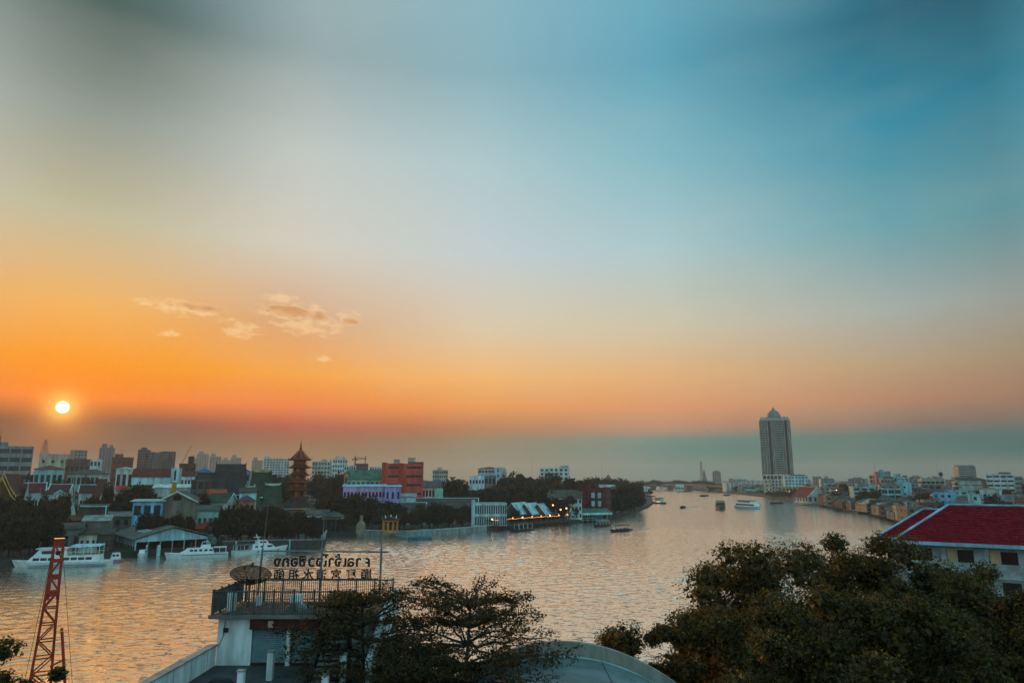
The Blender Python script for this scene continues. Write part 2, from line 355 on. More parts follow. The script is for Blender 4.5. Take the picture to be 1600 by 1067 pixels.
# ================================================================ building kit
PXM = lambda D: D * 0.985 / FPX           # metres per picture pixel at distance D
def facade(mb, W_, y0, y1, z0, z1, floors, nc, ns, ww=.62, wh=.5, rec=.28, sill=.28, front=True, sides=True):
    """wall mesh with real window recesses: a set-back core, bands between the storeys, piers between the openings"""
    x0, x1 = -W_/2, W_/2
    mb.box(x0+rec, x1-rec, y0+rec, y1-rec, z0, z1-.01)
    fh = (z1-z0)/floors; opens = []
    zs = [(z0+i*fh+fh*sill, z0+i*fh+fh*(sill+wh)) for i in range(floors)]
    edges = [z0] + [z for p in zs for z in p] + [z1]
    for i in range(0, len(edges), 2):      # full bands round the building
        mb.box(x0, x1, y0, y1, edges[i], edges[i+1]) if edges[i+1]-edges[i] > .02 else None
    cw = W_/max(nc, 1); pw = cw*(1-ww)
    def span(n, L): 
        c = L/n; return [(k*c+c*(1-ww)/2, k*c+c*(1+ww)/2) for k in range(n)]
    for (a, b) in zs:
        sp = span(nc, W_) if nc else []
        ed = [0] + [v for p in sp for v in p] + [W_]
        for i in range(0, len(ed), 2):
            u0, u1 = x0+ed[i], x0+ed[i+1]
            mb.box(u0+.004, u1-.004, y0+.02, y0+rec+.05, a-.01, b+.01); mb.box(u0+.004, u1-.004, y1-rec-.05, y1-.02, a-.01, b+.01)
        for p in sp: opens.append(('front', x0+p[0], x0+p[1], a, b))
        Ld = y1-y0; ss = span(ns, Ld) if ns else []
        ed = [rec+.06] + [v for p in ss for v in p] + [Ld-rec-.06]
        for i in range(0, len(ed), 2):
            if ed[i+1]-ed[i] < .05: continue
            for (xa, xb) in ((x0+.02, x0+rec+.05), (x1-rec-.05, x1-.02)): mb.box(xa, xb, y0+ed[i], y0+ed[i+1], a-.01, b+.01)
        for p in ss: opens += [('left', y0+p[0], y0+p[1], a, b), ('right', y0+p[0], y0+p[1], a, b)]
    return opens
def panes(root, opens, W_, y0, rec, m, vis, name='window'):
    for (s, a, b, z0, z1) in opens:
        if s not in vis: continue
        if s == 'front': ubox(name, m, root, a, b, y0+rec-.06, y0+rec-.02, z0, z1)
        elif s == 'left': ubox(name, m, root, -W_/2+rec-.06, -W_/2+rec-.02, a, b, z0, z1)
        else: ubox(name, m, root, W_/2-rec+.02, W_/2-rec+.06, a, b, z0, z1)
def gable(mb, W_, y0, y1, z0, z1, t=.22, ov=.6, axis='x'):
    """two roof planes with thickness and overhang; ridge along the given axis"""
    if axis == 'x':
        ym = (y0+y1)/2; s = (z1-z0)/(ym-y0); e0, e1 = y0-ov, y1+ov; ze = z0-ov*s
        mb.prism([(e0, ze), (ym, z1), (e1, ze), (e1, ze+t), (ym, z1+t*1.1), (e0, ze+t)], -W_/2-ov, W_/2+ov, 'x')
    else:
        s = (z1-z0)/(W_/2); xe = W_/2+ov; ze = z0-ov*s
        mb.prism([(-xe, ze), (0, z1), (xe, ze), (xe, ze+t), (0, z1+t*1.1), (-xe, ze+t)], y0-ov, y1+ov, 'y')
def hip(mb, W_, y0, y1, z0, z1, ov=.6, cut=.5):
    L = min((y1-y0)/2, W_/2)*2*cut; ym = (y0+y1)/2; a, b, c, d = -W_/2-ov, W_/2+ov, y0-ov, y1+ov
    v = [(a,c,z0),(b,c,z0),(b,d,z0),(a,d,z0),(a,c,z0+.2),(b,c,z0+.2),(b,d,z0+.2),(a,d,z0+.2)]
    if W_ >= (y1-y0): r = [(-W_/2+L, ym, z1), (W_/2-L, ym, z1)]; fs = [(4,5,9,8),(5,6,9),(6,7,8,9),(7,4,8)]
    else: r = [(0, y0+L, z1), (0, y1-L, z1)]; fs = [(4,5,8),(5,6,9,8),(6,7,9),(7,4,8,9)]
    mb._add(v + r, [(3,2,1,0),(0,1,5,4),(1,2,6,5),(2,3,7,6),(3,0,4,7)] + fs)
NB = [0]
def B(x0, x1, ytop, D, label, name='house', cat='house', dep=None, yaw=0, wall=(200,200,195), roof='flat', rc=(110,105,100),
      fl=3, nc=4, ww=.62, wh=.48, sill=.3, rise=None, trim=None, top=(), group=None, zb=None, glass=None, style='w', ov=.5, vis=None, rec=.28, band=None, clutter=False):
    zb = GZ if zb is None else zb; D = max(D, shore_y((x0+x1)/2)+4)
    pa, pb = atY(x0, ytop, D), atY(x1, ytop, D); az = math.atan2((pa.x+pb.x)/2, D)*.85; W_ = (pb.x-pa.x)*math.cos(az); H_ = pa.z-zb
    yaw = yaw-math.degrees(az); dep = dep or max(5.0, W_*.8)
    t = thing(name, label, cat, ((pa.x+pb.x)/2, D, zb), R(yaw), group)
    glass = glass or GLASS; wm = paint(wall) if isinstance(wall, tuple) else wall
    rm = roofm(rc) if isinstance(rc, tuple) else rc
    rise = rise if rise is not None else (0 if roof == 'flat' else min(H_*.35, W_*.3 if roof == 'gy' else dep*.3))
    hw = H_-rise if roof != 'flat' else H_-.5
    ns = max(1, round(nc*dep/W_*.8)) if nc else 0
    if vis is None: vis = ('front', 'right' if (x0+x1)/2 < 800 else 'left')
    mb = MB()
    if style == 'w':
        op = facade(mb, W_, 0, dep, 0, hw, fl, nc, ns, ww, wh, rec, sill); mb.build('wall', wm, t)
        panes(t, op, W_, 0, rec, glass, vis)
    else:                      # storey bands in front of a glazed core, with piers
        fh = hw/fl; MB().box(-W_/2+.5, W_/2-.5, .5, dep-.5, 0, hw-.01).build('glazing', glass, t)
        for i in range(fl+1):
            z = i*fh; ubox('floor_band', wm, t, -W_/2, W_/2, 0, dep, max(0, z-fh*.24), min(hw, z+fh*.24))
        for k in range(nc+1):
            x = -W_/2+.03+(W_-.06)*k/nc; w = W_/nc*(1-ww)/2
            ubox('pier', wm, t, max(x-w, -W_/2+.02), min(x+w, W_/2-.02), .06, dep-.06, 0, hw-.02)
        for k in range(1, ns):
            y = dep*k/ns; ubox('pier', wm, t, -W_/2+.05, W_/2-.05, y-.3, y+.3, 0, hw-.03)
    tm = paint(trim) if trim else wm
    if roof == 'flat':
        MB().box(-W_/2-.12, W_/2+.12, -.12, .25, hw, H_).box(-W_/2-.12, W_/2+.12, dep-.25, dep+.12, hw, H_).box(-W_/2-.12, -W_/2+.25, .25, dep-.25, hw, H_).box(W_/2-.25, W_/2+.12, .25, dep-.25, hw, H_).build('parapet', tm, t)
        ubox('roof_deck', rm, t, -W_/2+.25, W_/2-.25, .25, dep-.25, hw-.008, hw+.08)
    else:
        rb = MB(); sk = MB()
        if roof == 'gx':
            gable(rb, W_, 0, dep, hw, H_, .2, ov, 'x'); sk.prism([(0.02, hw-.01), (dep-.02, hw-.01), (dep/2, H_-.12)], -W_/2+.02, W_/2-.02, 'x')
        elif roof == 'gy':
            gable(rb, W_, 0, dep, hw, H_, .2, ov, 'y'); sk.prism([(-W_/2+.02, hw-.01), (W_/2-.02, hw-.01), (0, H_-.12)], .02, dep-.02, 'y')
        elif roof == 'hip': hip(rb, W_, 0, dep, hw, H_, ov)
        elif roof == 'shed': rb.prism([(-ov, hw), (dep+ov, H_), (dep+ov, H_+.2), (-ov, hw+.2)], -W_/2-ov, W_/2+ov, 'x'); sk.prism([(.02, hw-.01), (dep-.02, hw-.01), (dep-.02, H_-.1)], -W_/2+.02, W_/2-.02, 'x')
        ro = rb.build('roof', rm, t)
        if sk.v: sk.build('gable_wall', wm, t)
        if trim:
            if roof == 'gy':
                s = (H_-hw)/(W_/2); xe = W_/2+ov
                for q in (-1, 1): MB().hexa([(q*xe, -ov-.08, hw-ov*s-.28), (q*xe, -ov-.02, hw-ov*s-.28), (0, -ov-.02, H_-.3), (0, -ov-.08, H_-.3)], [(q*xe, -ov-.08, hw-ov*s+.3), (q*xe, -ov-.02, hw-ov*s+.3), (0, -ov-.02, H_+.38), (0, -ov-.08, H_+.38)]).build('bargeboard', tm, t)
            elif roof in ('gx', 'hip'):
                c = 0 if roof == 'gx' else min(dep/2, W_/2)
                ubox('ridge_cap', tm, ro, -W_/2-ov+c, W_/2+ov-c, dep/2-.25, dep/2+.25, H_+.1, H_+.42) if W_ > dep or roof == 'gx' else None
                if roof == 'gx':
                    s = (H_-hw)/(dep/2)
                    for q in (-1, 1):
                        x = q*(W_/2+ov); MB().hexa([(x-.18, -ov, hw-ov*s+.05), (x+.18, -ov, hw-ov*s+.05), (x+.18, dep/2, H_+.05), (x-.18, dep/2, H_+.05)], [(x-.18, -ov, hw-ov*s+.5), (x+.18, -ov, hw-ov*s+.5), (x+.18, dep/2, H_+.5), (x-.18, dep/2, H_+.5)]).build('rake_trim', tm, ro)
    if band: 
        bm_ = paint(band)
        for i in range(1, fl): ubox('storey_ledge', bm_, t, -W_/2-.35, W_/2+.35, -.45, .1, hw*i/fl-.12, hw*i/fl+.12)
    for (u0, u1, hh, cc) in top:      # rooftop rooms, tanks: fractions of the width, height in metres
        tt = MB().box(-W_/2+u0*W_, -W_/2+u1*W_, dep*.25, dep*.25+max(2., min(dep*.5, (u1-u0)*W_)), hw, H_+hh).build('roof_room', paint(cc), t)
        ubox('room_cap', tm, t, -W_/2+u0*W_-.25, -W_/2+u1*W_+.25, dep*.25-.25, dep*.25+max(2., min(dep*.5, (u1-u0)*W_))+.25, H_+hh, H_+hh+.25)
    if clutter and roof == 'flat':
        rr = random.Random(int(x0*31+D*7)); hr = hw+.08
        for k in range(rr.randint(1, 3)):
            x, y = rr.uniform(-.4, .4)*W_, rr.uniform(.2, .7)*dep; r_ = rr.uniform(.5, .9)
            MB().lathe([(r_, 0), (r_, 1.5), (r_*.7, 1.8), (.1, 1.9)], 8).build('water_tank', rr.choice((STEEL, paint((150,160,164)), paint((70,90,120)))), t, loc=(x, y, hr))
        for k in range(rr.randint(0, 2)): MB().bar((0, 0, 0), (0, 0, rr.uniform(2.5, 6)), .05).build('aerial', IRON, t, loc=(rr.uniform(-.4, .4)*W_, dep*.4, hr))
        x = rr.uniform(-.3, .1)*W_; MB().prism([(-.2, 2.2), (2.6, 2.7), (2.6, 2.85), (-.2, 2.35)], x, x+W_*rr.uniform(.25, .45), 'x').build('roof_awning', roofm(rr.choice(((110,110,104), (96,66,52), (70,96,90), (130,60,50)))), t, loc=(0, dep*.3, hr))
        for q in (x+.1, x+W_*.22): MB().box(q-.06, q+.06, 0, .12, 0, 2.25).build('awning_post', STEEL, t, loc=(0, dep*.3, hr))
    return t, W_, H_, dep
def mast(px, ytop, D, label, w=1.2, name='radio_mast', zb=GZ, col=None, cat='mast', lattice=True):
    p = atY(px, ytop, D); h = p.z-zb; t = thing(name, label, cat, (p.x, D, zb)); m = col or STEEL
    mb = MB(); r = max(.05, D*.00012)
    if lattice:
        for sx in (-1, 1):
            for sy in (-1, 1): MB().bar((sx*w/2, sy*w/2, 0), (sx*w*.12, sy*w*.12, h*.93), r*1.5).build('leg', m, t)
        n = 9
        for i in range(n):
            a, b = h*.93*i/n, h*.93*(i+1)/n; wa, wb = w/2*(1-.76*i/n), w/2*(1-.76*(i+1)/n)
            for s in (-1, 1): mb.bar((-wa, s*wa, a), (wb, s*wb, b), r); mb.bar((s*wa, wa, a), (s*wb, -wb, b), r); mb.bar((wa, s*wa, a), (-wb, s*wb, b), r)
        mb.build('bracing', m, t); MB().tube([(0, 0, h*.9), (0, 0, h)], r*1.3, 5).build('aerial', m, t)
    else:
        MB().tube([(0, 0, 0), (0, 0, h*.6), (0, 0, h)], [r*2.2, r*1.6, r*.9], 6).build('pole', m, t)
        for k in range(3): MB().bar((-.8+.2*k, 0, h*(.7+.08*k)), (.8-.2*k, 0, h*(.7+.08*k)), r*.8).build('cross_arm', m, t)
    return t
# ================================================================ tree kit
def leafmat(key, cols, trans=0.35):
    m = bpy.data.materials.new(key); m.use_nodes = True; n = m.node_tree; b = n.nodes['Principled BSDF']
    b.inputs['Roughness'].default_value = 0.6; b.inputs['Specular IOR Level'].default_value = 0.25
    g = n.nodes.new('ShaderNodeNewGeometry')
    c = ramp(NX(n, g.outputs['Random Per Island']), [(i/(len(cols)-1), k) for i, k in enumerate(cols)])
    n.links.new(c.k, b.inputs['Base Color'])
    if trans:
        tr = n.nodes.new('ShaderNodeBsdfTranslucent'); mx = n.nodes.new('ShaderNodeMixShader'); mx.inputs[0].default_value = trans
        hs = n.nodes.new('ShaderNodeMix'); hs.data_type = 'RGBA'; hs.blend_type = 'MULTIPLY'; hs.inputs[0].default_value = 1
        n.links.new(c.k, hs.inputs[6]); hs.inputs[7].default_value = (1.5, 1.4, .5, 1); n.links.new(hs.outputs[2], tr.inputs[0])
        out = n.nodes['Material Output']; n.links.new(b.outputs[0], mx.inputs[1]); n.links.new(tr.outputs[0], mx.inputs[2]); n.links.new(mx.outputs[0], out.inputs[0])
    return m
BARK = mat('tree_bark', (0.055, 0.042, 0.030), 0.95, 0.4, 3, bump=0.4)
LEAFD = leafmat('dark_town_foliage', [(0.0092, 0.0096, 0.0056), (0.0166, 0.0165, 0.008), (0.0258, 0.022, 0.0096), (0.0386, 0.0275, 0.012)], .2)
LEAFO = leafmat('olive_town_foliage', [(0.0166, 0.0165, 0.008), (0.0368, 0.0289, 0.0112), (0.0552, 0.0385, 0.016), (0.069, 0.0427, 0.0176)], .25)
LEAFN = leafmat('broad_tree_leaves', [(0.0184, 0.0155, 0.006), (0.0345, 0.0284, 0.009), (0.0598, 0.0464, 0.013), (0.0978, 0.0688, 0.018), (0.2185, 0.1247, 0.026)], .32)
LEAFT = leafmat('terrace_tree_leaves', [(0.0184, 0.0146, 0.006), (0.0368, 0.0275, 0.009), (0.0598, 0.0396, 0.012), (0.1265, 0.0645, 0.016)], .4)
def leaves(pos, size, rg, droop=0.0, flat=0.0, aspect=.5):
    n = len(pos); u = rg.normal(size=(n, 3)); u[:, 2] = u[:, 2]*(1-flat) - droop; u /= np.linalg.norm(u, axis=1)[:, None]
    w = rg.normal(size=(n, 3)); w[:, 2] *= (1-flat*.7); v = np.cross(u, w); v /= np.linalg.norm(v, axis=1)[:, None]+1e-9
    s = (size*(.65+.7*rg.random(n)))[:, None]
    co = np.stack([pos-u*s*.5, pos+v*s*aspect*.5+u*s*.05, pos+u*s*.5, pos-v*s*aspect*.5+u*s*.05], 1).reshape(-1, 3)
    return co, np.arange(n*4).reshape(n, 4)
def crown_points(n, rx, rz, cz, seed, lobes=14, inner=.35, lsc=1.0):
    rg = np.random.default_rng(seed); P = []
    for i in range(lobes):
        a = rg.random()*6.283; el = rg.uniform(-.55, 1.3); rr = rg.uniform(.35, .82)
        c = np.array([math.cos(a)*math.cos(el)*rx*rr, math.sin(a)*math.cos(el)*rx*rr, cz+math.sin(el)*rz*rr])
        lr = rg.uniform(.2, .42); k = n//lobes
        d = rg.normal(size=(k, 3)); d /= np.linalg.norm(d, axis=1)[:, None]
        r = (inner+(1-inner)*rg.random(k)**.5)[:, None]*(1+.12*rg.normal(size=(k, 1)))
        P.append(c + d*r*np.array([rx*lr*1.25, rx*lr*1.25, rz*lr*1.15])*lsc)
    return np.concatenate(P), rg
def clump_points(n, rx, rz, cz, seed, lobes=90, size=(.16, .30)):
    """leaf tufts on the shell of many overlapping boughs, with larger leaves inside that close the crown"""
    rg = np.random.default_rng(seed); A, Bp = [], []
    for i in range(lobes):
        a = rg.random()*6.283; el = math.asin(rg.uniform(-.75, 1.0)); rr = rg.uniform(.45, .86)
        c = np.array([math.cos(a)*math.cos(el)*rx*rr, math.sin(a)*math.cos(el)*rx*rr, cz+math.sin(el)*rz*rr]); lr = rg.uniform(*size)
        k = n//lobes; d = rg.normal(size=(k, 3)); d[:, 2] = np.abs(d[:, 2])*rg.choice([1, 1, 1, -1], k); d /= np.linalg.norm(d, axis=1)[:, None]
        bump_ = 1+.16*np.sin(d[:, 0]*7+i)*np.sin(d[:, 1]*6+i*2)+.13*np.sin(d[:, 2]*9+i)
        r = (rg.uniform(.82, 1.04, k)*bump_*(1+.05*rg.normal(size=k)))[:, None]; A.append(c+d*r*np.array([rx*lr, rx*lr, rx*lr*.8]))
        k2 = k//5; d = rg.normal(size=(k2, 3)); d /= np.linalg.norm(d, axis=1)[:, None]; Bp.append(c+d*(rg.random((k2, 1))**.5*.78)*np.array([rx*lr, rx*lr, rx*lr*.8]))
    return np.concatenate(A), np.concatenate(Bp), rg
def proto_tree(seed, m, n=2600, leaf=.075, rx=.5, rz=.44, cz=.52, lobes=17):
    P, rg = crown_points(n, rx, rz, cz, seed, lobes); co, q = leaves(P, leaf, rg, aspect=.75)
    cm = quadmesh('crown', co, q); cm.materials.append(m)
    tb = MB().tube([(0, 0, -.01), (.01, 0, .2), (0, .01, .42), (0, 0, .7)], [.034, .026, .018, .006], 6)
    for k in range(5):
        a = k*1.26+seed; tb.tube([(0, 0, .28+.05*k), (.12*math.cos(a), .12*math.sin(a), .42+.05*k), (.3*math.cos(a), .3*math.sin(a), .55+.05*k)], [.014, .009, .004], 4)
    return cm, tb.mesh('trunk', BARK)
TREES = [proto_tree(11, LEAFD), proto_tree(12, LEAFD, lobes=18), proto_tree(13, LEAFO), proto_tree(14, LEAFD, rz=.40, cz=.56, lobes=22), proto_tree(15, LEAFO, lobes=10, n=1200), proto_tree(16, LEAFD, n=1100, lobes=9, rz=.46, cz=.50)]
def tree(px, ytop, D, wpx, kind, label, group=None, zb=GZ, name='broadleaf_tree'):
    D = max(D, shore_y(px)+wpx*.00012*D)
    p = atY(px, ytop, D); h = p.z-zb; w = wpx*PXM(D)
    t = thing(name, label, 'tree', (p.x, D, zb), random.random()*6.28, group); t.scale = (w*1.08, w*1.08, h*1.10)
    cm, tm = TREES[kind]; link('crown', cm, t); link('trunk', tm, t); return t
# ================================================================ boat kit (bow towards +x, waterline z = 0)
def hull(mb, L, Bm, fb, bow=.25, draft=.5, sheer=.5, stern=.92, z0=0):
    n = 12; rings = []
    for i in range(n+1):
        s = i/n; x = -L/2+L*s
        k = stern+(1-stern)*min(1, s*3) if s < .33 else (1 if s < 1-bow else math.sqrt(max(0, 1-((s-(1-bow))/bow)**2))*.97+.03)
        b = Bm/2*k; f = fb+sheer*max(0, (s-.55)/.45)**2; kb = b*(.72 if s < .8 else .72*(1-(s-.8)*2.2))
        xk = x-(L*.05*max(0, (s-.7)/.3)**2)
        rings.append([(x, -b, f), (xk, -kb, -draft), (xk, kb, -draft), (x, b, f)])
    o = len(mb.v)
    for r in rings: mb.v += r
    for i in range(n):
        a, c = o+i*4, o+i*4+4
        mb.f += [(a, a+1, c+1, c), (a+1, a+2, c+2, c+1), (a+2, a+3, c+3, c+2), (a+3, a, c, c+3)]
    mb.f += [(o, o+3, o+2, o+1), (o+n*4, o+n*4+1, o+n*4+2, o+n*4+3)]
    return mb
def boat_root(bx, by, sx, sy, label, name='boat', cat='boat', group=None):
    b, s = onz(bx, by), onz(sx, sy); L = (b-s).length; c = (b+s)/2
    return thing(name, label, cat, (c.x, c.y, 0), math.atan2((b-s).y, (b-s).x), group), L
def cabin(mb, x0, x1, hb, z0, z1, rf=.5, rb=0.0, tw=.88):
    return mb.hexa([(x0, -hb, z0), (x1, -hb, z0), (x1, hb, z0), (x0, hb, z0)], [(x0+rb, -hb*tw, z1), (x1-rf, -hb*tw, z1), (x1-rf, hb*tw, z1), (x0+rb, hb*tw, z1)])
def sidewin(t, m, xs, ww, hb, z0, z1, tw=.94):
    for x in xs:
        for s in (-1, 1): ubox('window', m, t, x-ww/2, x+ww/2, s*hb*tw-.03, s*hb*tw+.05, z0, z1)
BOATW = mat('boat_white_gelcoat', (0.66, 0.68, 0.67), 0.4, 0.12, 1.0, spec=0.5)
BOATB = mat('boat_dark_hull', (0.03, 0.03, 0.035), 0.6, 0.3, 1.0)
REDM = mat('red_stripe_paint', (0.45, 0.03, 0.025), 0.5, 0.1, 1)
WOOD = mat('weathered_timber', (0.085, 0.062, 0.042), 0.9, 0.4, 1.5, True)
# ================================================================ left bank: named buildings
# --- far-left town
B(0, 52, 697, 560, 'tall pale office block with dark window strips at the far left skyline', 'office_block', 'building', 30, 4, (140,142,140), fl=7, nc=3, style='b', ww=.9, top=((.0,.25,3,(130,134,134)),))
B(63, 105, 709, 640, 'long beige windowless block below the red-and-white lattice mast', 'concrete_block', 'building', 30, 0, (196,176,156), fl=4, nc=3, ww=.3, wh=.25)
B(104, 140, 717, 520, 'brownish flat block under the small twin tower on the left skyline', 'flat_block', 'building', 24, 3, (120,84,74), fl=3, nc=5, wh=.3)
B(117, 137, 703, 1000, 'square grey tower block rising just right of the beige windowless block', 'tower_block', 'building', 20, 20, (150,140,138), fl=14, nc=4, style='b')
B(136, 158, 717, 620, 'white stepped apartment block beside the hazy left tower', 'apartment_block', 'building', 18, 0, (205,205,200), fl=5, nc=4)
B(156, 175, 699, 1150, 'hazy lone tower with roof cranes on the left skyline', 'tower_block', 'building', 22, -8, (140,128,128), fl=22, nc=4, style='b', top=((.1,.45,6,(130,120,120)),(.7,.95,4,(130,120,120))))
B(176, 206, 714, 720, 'rust-red unfinished block with a mast on its stepped roof', 'brick_block', 'building', 24, 0, (128,62,40), fl=5, nc=4, wh=.35, top=((.1,.5,3,(128,62,40)),))
B(216, 227, 702, 800, 'left slab of the paired dark towers with a helipad fin', 'tower_block', 'building', 22, -12, (96,98,98), fl=18, nc=3, style='b', ww=.75, top=((.2,.9,2,(80,84,86)),))
B(227, 240, 706, 806, 'right slab of the paired dark towers, plain fronted', 'tower_block', 'building', 24, -12, (108,104,98), fl=17, nc=4, style='b', ww=.55)
B(247, 255, 709, 1500, 'slim pale tower peeping out left of the brown square tower', 'tower_block', 'building', 24, 0, (150,150,150), fl=20, nc=2, style='b')
B(255, 275, 705, 860, 'brown square tower standing alone left of the tilted crane jib', 'tower_block', 'building', 26, 14, (104,94,84), fl=18, nc=5, style='b', ww=.5)
for i, (a, b, y, D, l) in enumerate([(296,309,715,2300,'lowest far tower right of the tilted crane jib'),(308,323,709,2100,'tallest stepped far tower between the crane jib and pagoda'),(328,346,713,2000,'square far tower in the hazy row above the dark temple roof'),(346,361,719,2400,'low wide far tower above the dark temple roof'),(361,377,715,2200,'shouldered far tower at the right end of the hazy row'),(394,409,719,1900,'small pale far tower left of the striped slab block')]):
    B(a, b, y, D, l, 'hazy_tower', 'building', 30, random.uniform(-15, 15), (140,138,134), fl=18, nc=4, style='b', ww=.6, group='hazy far towers', top=((.1,.5,8,(140,138,134)),))
B(413, 453, 716, 1250, 'wide striped slab block immediately left of the pagoda', 'slab_block', 'building', 20, 0, (176,190,190), fl=13, nc=9, style='b', ww=.55, top=((0,.2,3,(176,190,190)),))
B(488, 516, 721, 950, 'pale green-grey block peeping out right of the pagoda roof', 'apartment_block', 'building', 25, 0, (168,176,166), fl=8, nc=6, top=((.5,.8,3,(168,176,166)),))
B(512, 522, 716, 1050, 'narrow pale block with a pointed roof spire right of the pagoda', 'spired_block', 'building', 14, 0, (190,196,192), roof='hip', rc=(150,160,160), fl=9, nc=3, rise=10)
B(520, 543, 717, 900, 'cluttered white hotel block with stepped penthouses right of the pagoda', 'hotel_block', 'building', 30, 5, (200,206,204), fl=8, nc=6, top=((.2,.5,4,(200,206,204)),(.6,.9,2.5,(190,190,190))))
B(538, 556, 727, 820, 'low pale annex right of the cluttered white hotel', 'annex_block', 'building', 24, 0, (186,196,194), fl=6, nc=5)
B(555, 575, 724, 980, 'dark unfinished block under the far tower crane', 'unfinished_block', 'building', 24, 0, (70,68,68), fl=8, nc=5, style='b', ww=.7)
B(578, 596, 729, 1000, 'small white block between the tower crane and the coral-red block', 'white_block', 'building', 24, 0, (206,214,214), fl=6, nc=5)
# --- middle of the left town
B(108, 170, 733, 430, 'long grey three-storey school block above the temple roofs', 'school_block', 'building', 14, 2, (176,172,164), fl=3, nc=9, ww=.72, roof='hip', rc=(82,74,68), rise=3)
B(56, 100, 726, 400, 'low teal hall with a brown roof below the lattice mast', 'low_hall', 'building', 18, 4, (150,186,184), fl=2, nc=5, roof='hip', rc=(110,62,48), rise=2.5)
B(183, 209, 729, 430, 'white villa with a flat porch left of the red-roofed hall', 'villa', 'house', 14, 0, (206,206,198), fl=2, nc=3, roof='hip', rc=(190,190,182), rise=1.5)
B(208, 276, 732, 415, 'long white hall with a dark red roof and teal stair tower', 'red_roofed_hall', 'building', 16, -4, (186,214,214), fl=2, nc=1, ww=.9, wh=.3, roof='gx', rc=(104,34,28), rise=4.5)
B(268, 281, 731, 411, 'pale teal stair tower at the right end of the red-roofed hall', 'stair_tower', 'building', 10, -4, (176,212,214), fl=3, nc=1, ww=.25, wh=.6)
B(281, 306, 724, 520, 'dark brick block with a white billboard and square roof room', 'brick_block', 'building', 20, 3, (84,56,50), fl=4, nc=3, wh=.35, top=((.5,.85,5,(70,50,46)),))
B(284, 304, 736, 470, 'white house with a maroon roof under the dark brick block', 'house', 'house', 10, 0, (206,216,216), roof='gx', rc=(96,30,34), fl=2, nc=4)
B(306, 332, 731, 480, 'building with a bright blue metal roof left of the dark temple hall', 'blue_roofed_building', 'building', 18, 0, (120,150,170), roof='hip', rc=(40,98,140), fl=3, nc=4, rise=3)
B(370, 391, 731, 500, 'small building with a blue roof right of the dark temple hall', 'blue_roofed_building', 'building', 16, 0, (130,150,160), roof='hip', rc=(44,96,136), fl=3, nc=4, rise=2.5)
B(300, 328, 749, 330, 'gaunt brown concrete house frame left of the orange tiled roof', 'concrete_house', 'house', 14, 0, (98,84,74), fl=4, nc=3, ww=.75, wh=.6)
B(241, 302, 757, 330, 'long white metal canopy behind the brown gable house', 'long_canopy', 'canopy', 9, 0, (196,200,194), roof='shed', rc=(214,222,214), fl=1, nc=7, ww=.8, rise=1.5)
t, w, h, d = B(249, 307, 768, 272, 'brown rendered house with wide white-edged gable facing the river', 'gable_house', 'house', 16, -6, (126,112,98), 'gy', (64,70,68), fl=2, nc=0, rise=3.4, trim=(214,214,204), ov=1.0)
for s in (-1, 1):
    for k in range(2): ubox('balcony', WHITE, t, s*(w/2+.1), s*(w/2+2.2), 1.5, 8, 1.2+4.2*k, 2.3+4.2*k)
MB().prism([(-1.4, h-3.2), (1.4, h-3.2), (1.4, h-1.9), (0, h-1.0), (-1.4, h-1.9)], -.06, .03).build('gable_vent', DARK, t)
t, w, h, d = B(209, 254, 781, 266, 'light blue two-storey house with open verandas beside the brown gable house', 'blue_house', 'house', 8, -4, (126,192,226), fl=2, nc=3, ww=.7, wh=.5, roof='shed', rc=(176,186,180), rise=.5, ov=.9)
MB().prism([(-.9, 3.0), (2.4, 3.9), (2.4, 4.05), (-.9, 3.15)], -w/2-1.2, -w/2+3.4, 'x').build('porch_roof', roofm((150,156,150)), t, loc=(0, -2.2, 0))
for x in (-w/2-1, -w/2+1.2, -w/2+3.2): MB().box(x-.1, x+.1, -2.9, -2.7, 0, 3.0).build('porch_post', WHITE, t)
B(328, 356, 765, 300, 'house with a steep orange tiled roof above the riverside trees', 'orange_roofed_house', 'house', 12, 12, (170,150,130), roof='gx', rc=(166,76,44), fl=2, nc=3, rise=4.5)
B(350, 377, 771, 288, 'small green-roofed house with a white gable by the orange roof', 'green_roofed_house', 'house', 9, 60, (190,200,180), roof='gy', rc=(40,72,54), fl=2, nc=2, rise=3, trim=(196,214,200))
B(375, 399, 773, 284, 'orange-walled house with a slate-blue roof among the trees', 'orange_house', 'house', 9, 8, (200,120,66), roof='hip', rc=(66,72,96), fl=2, nc=3, rise=2.4)
B(375, 400, 762, 320, 'white temple office with a green roof edge behind the slate-blue roof', 'temple_office', 'house', 10, 0, (180,214,206), roof='gx', rc=(44,70,58), fl=1, nc=4, rise=2)
yc = B(269, 276, 753, 322, 'yellow square chimney standing in front of the long white canopy', 'square_chimney', 'chimney', 1.8, 0, (232,160,18), fl=1, nc=0)
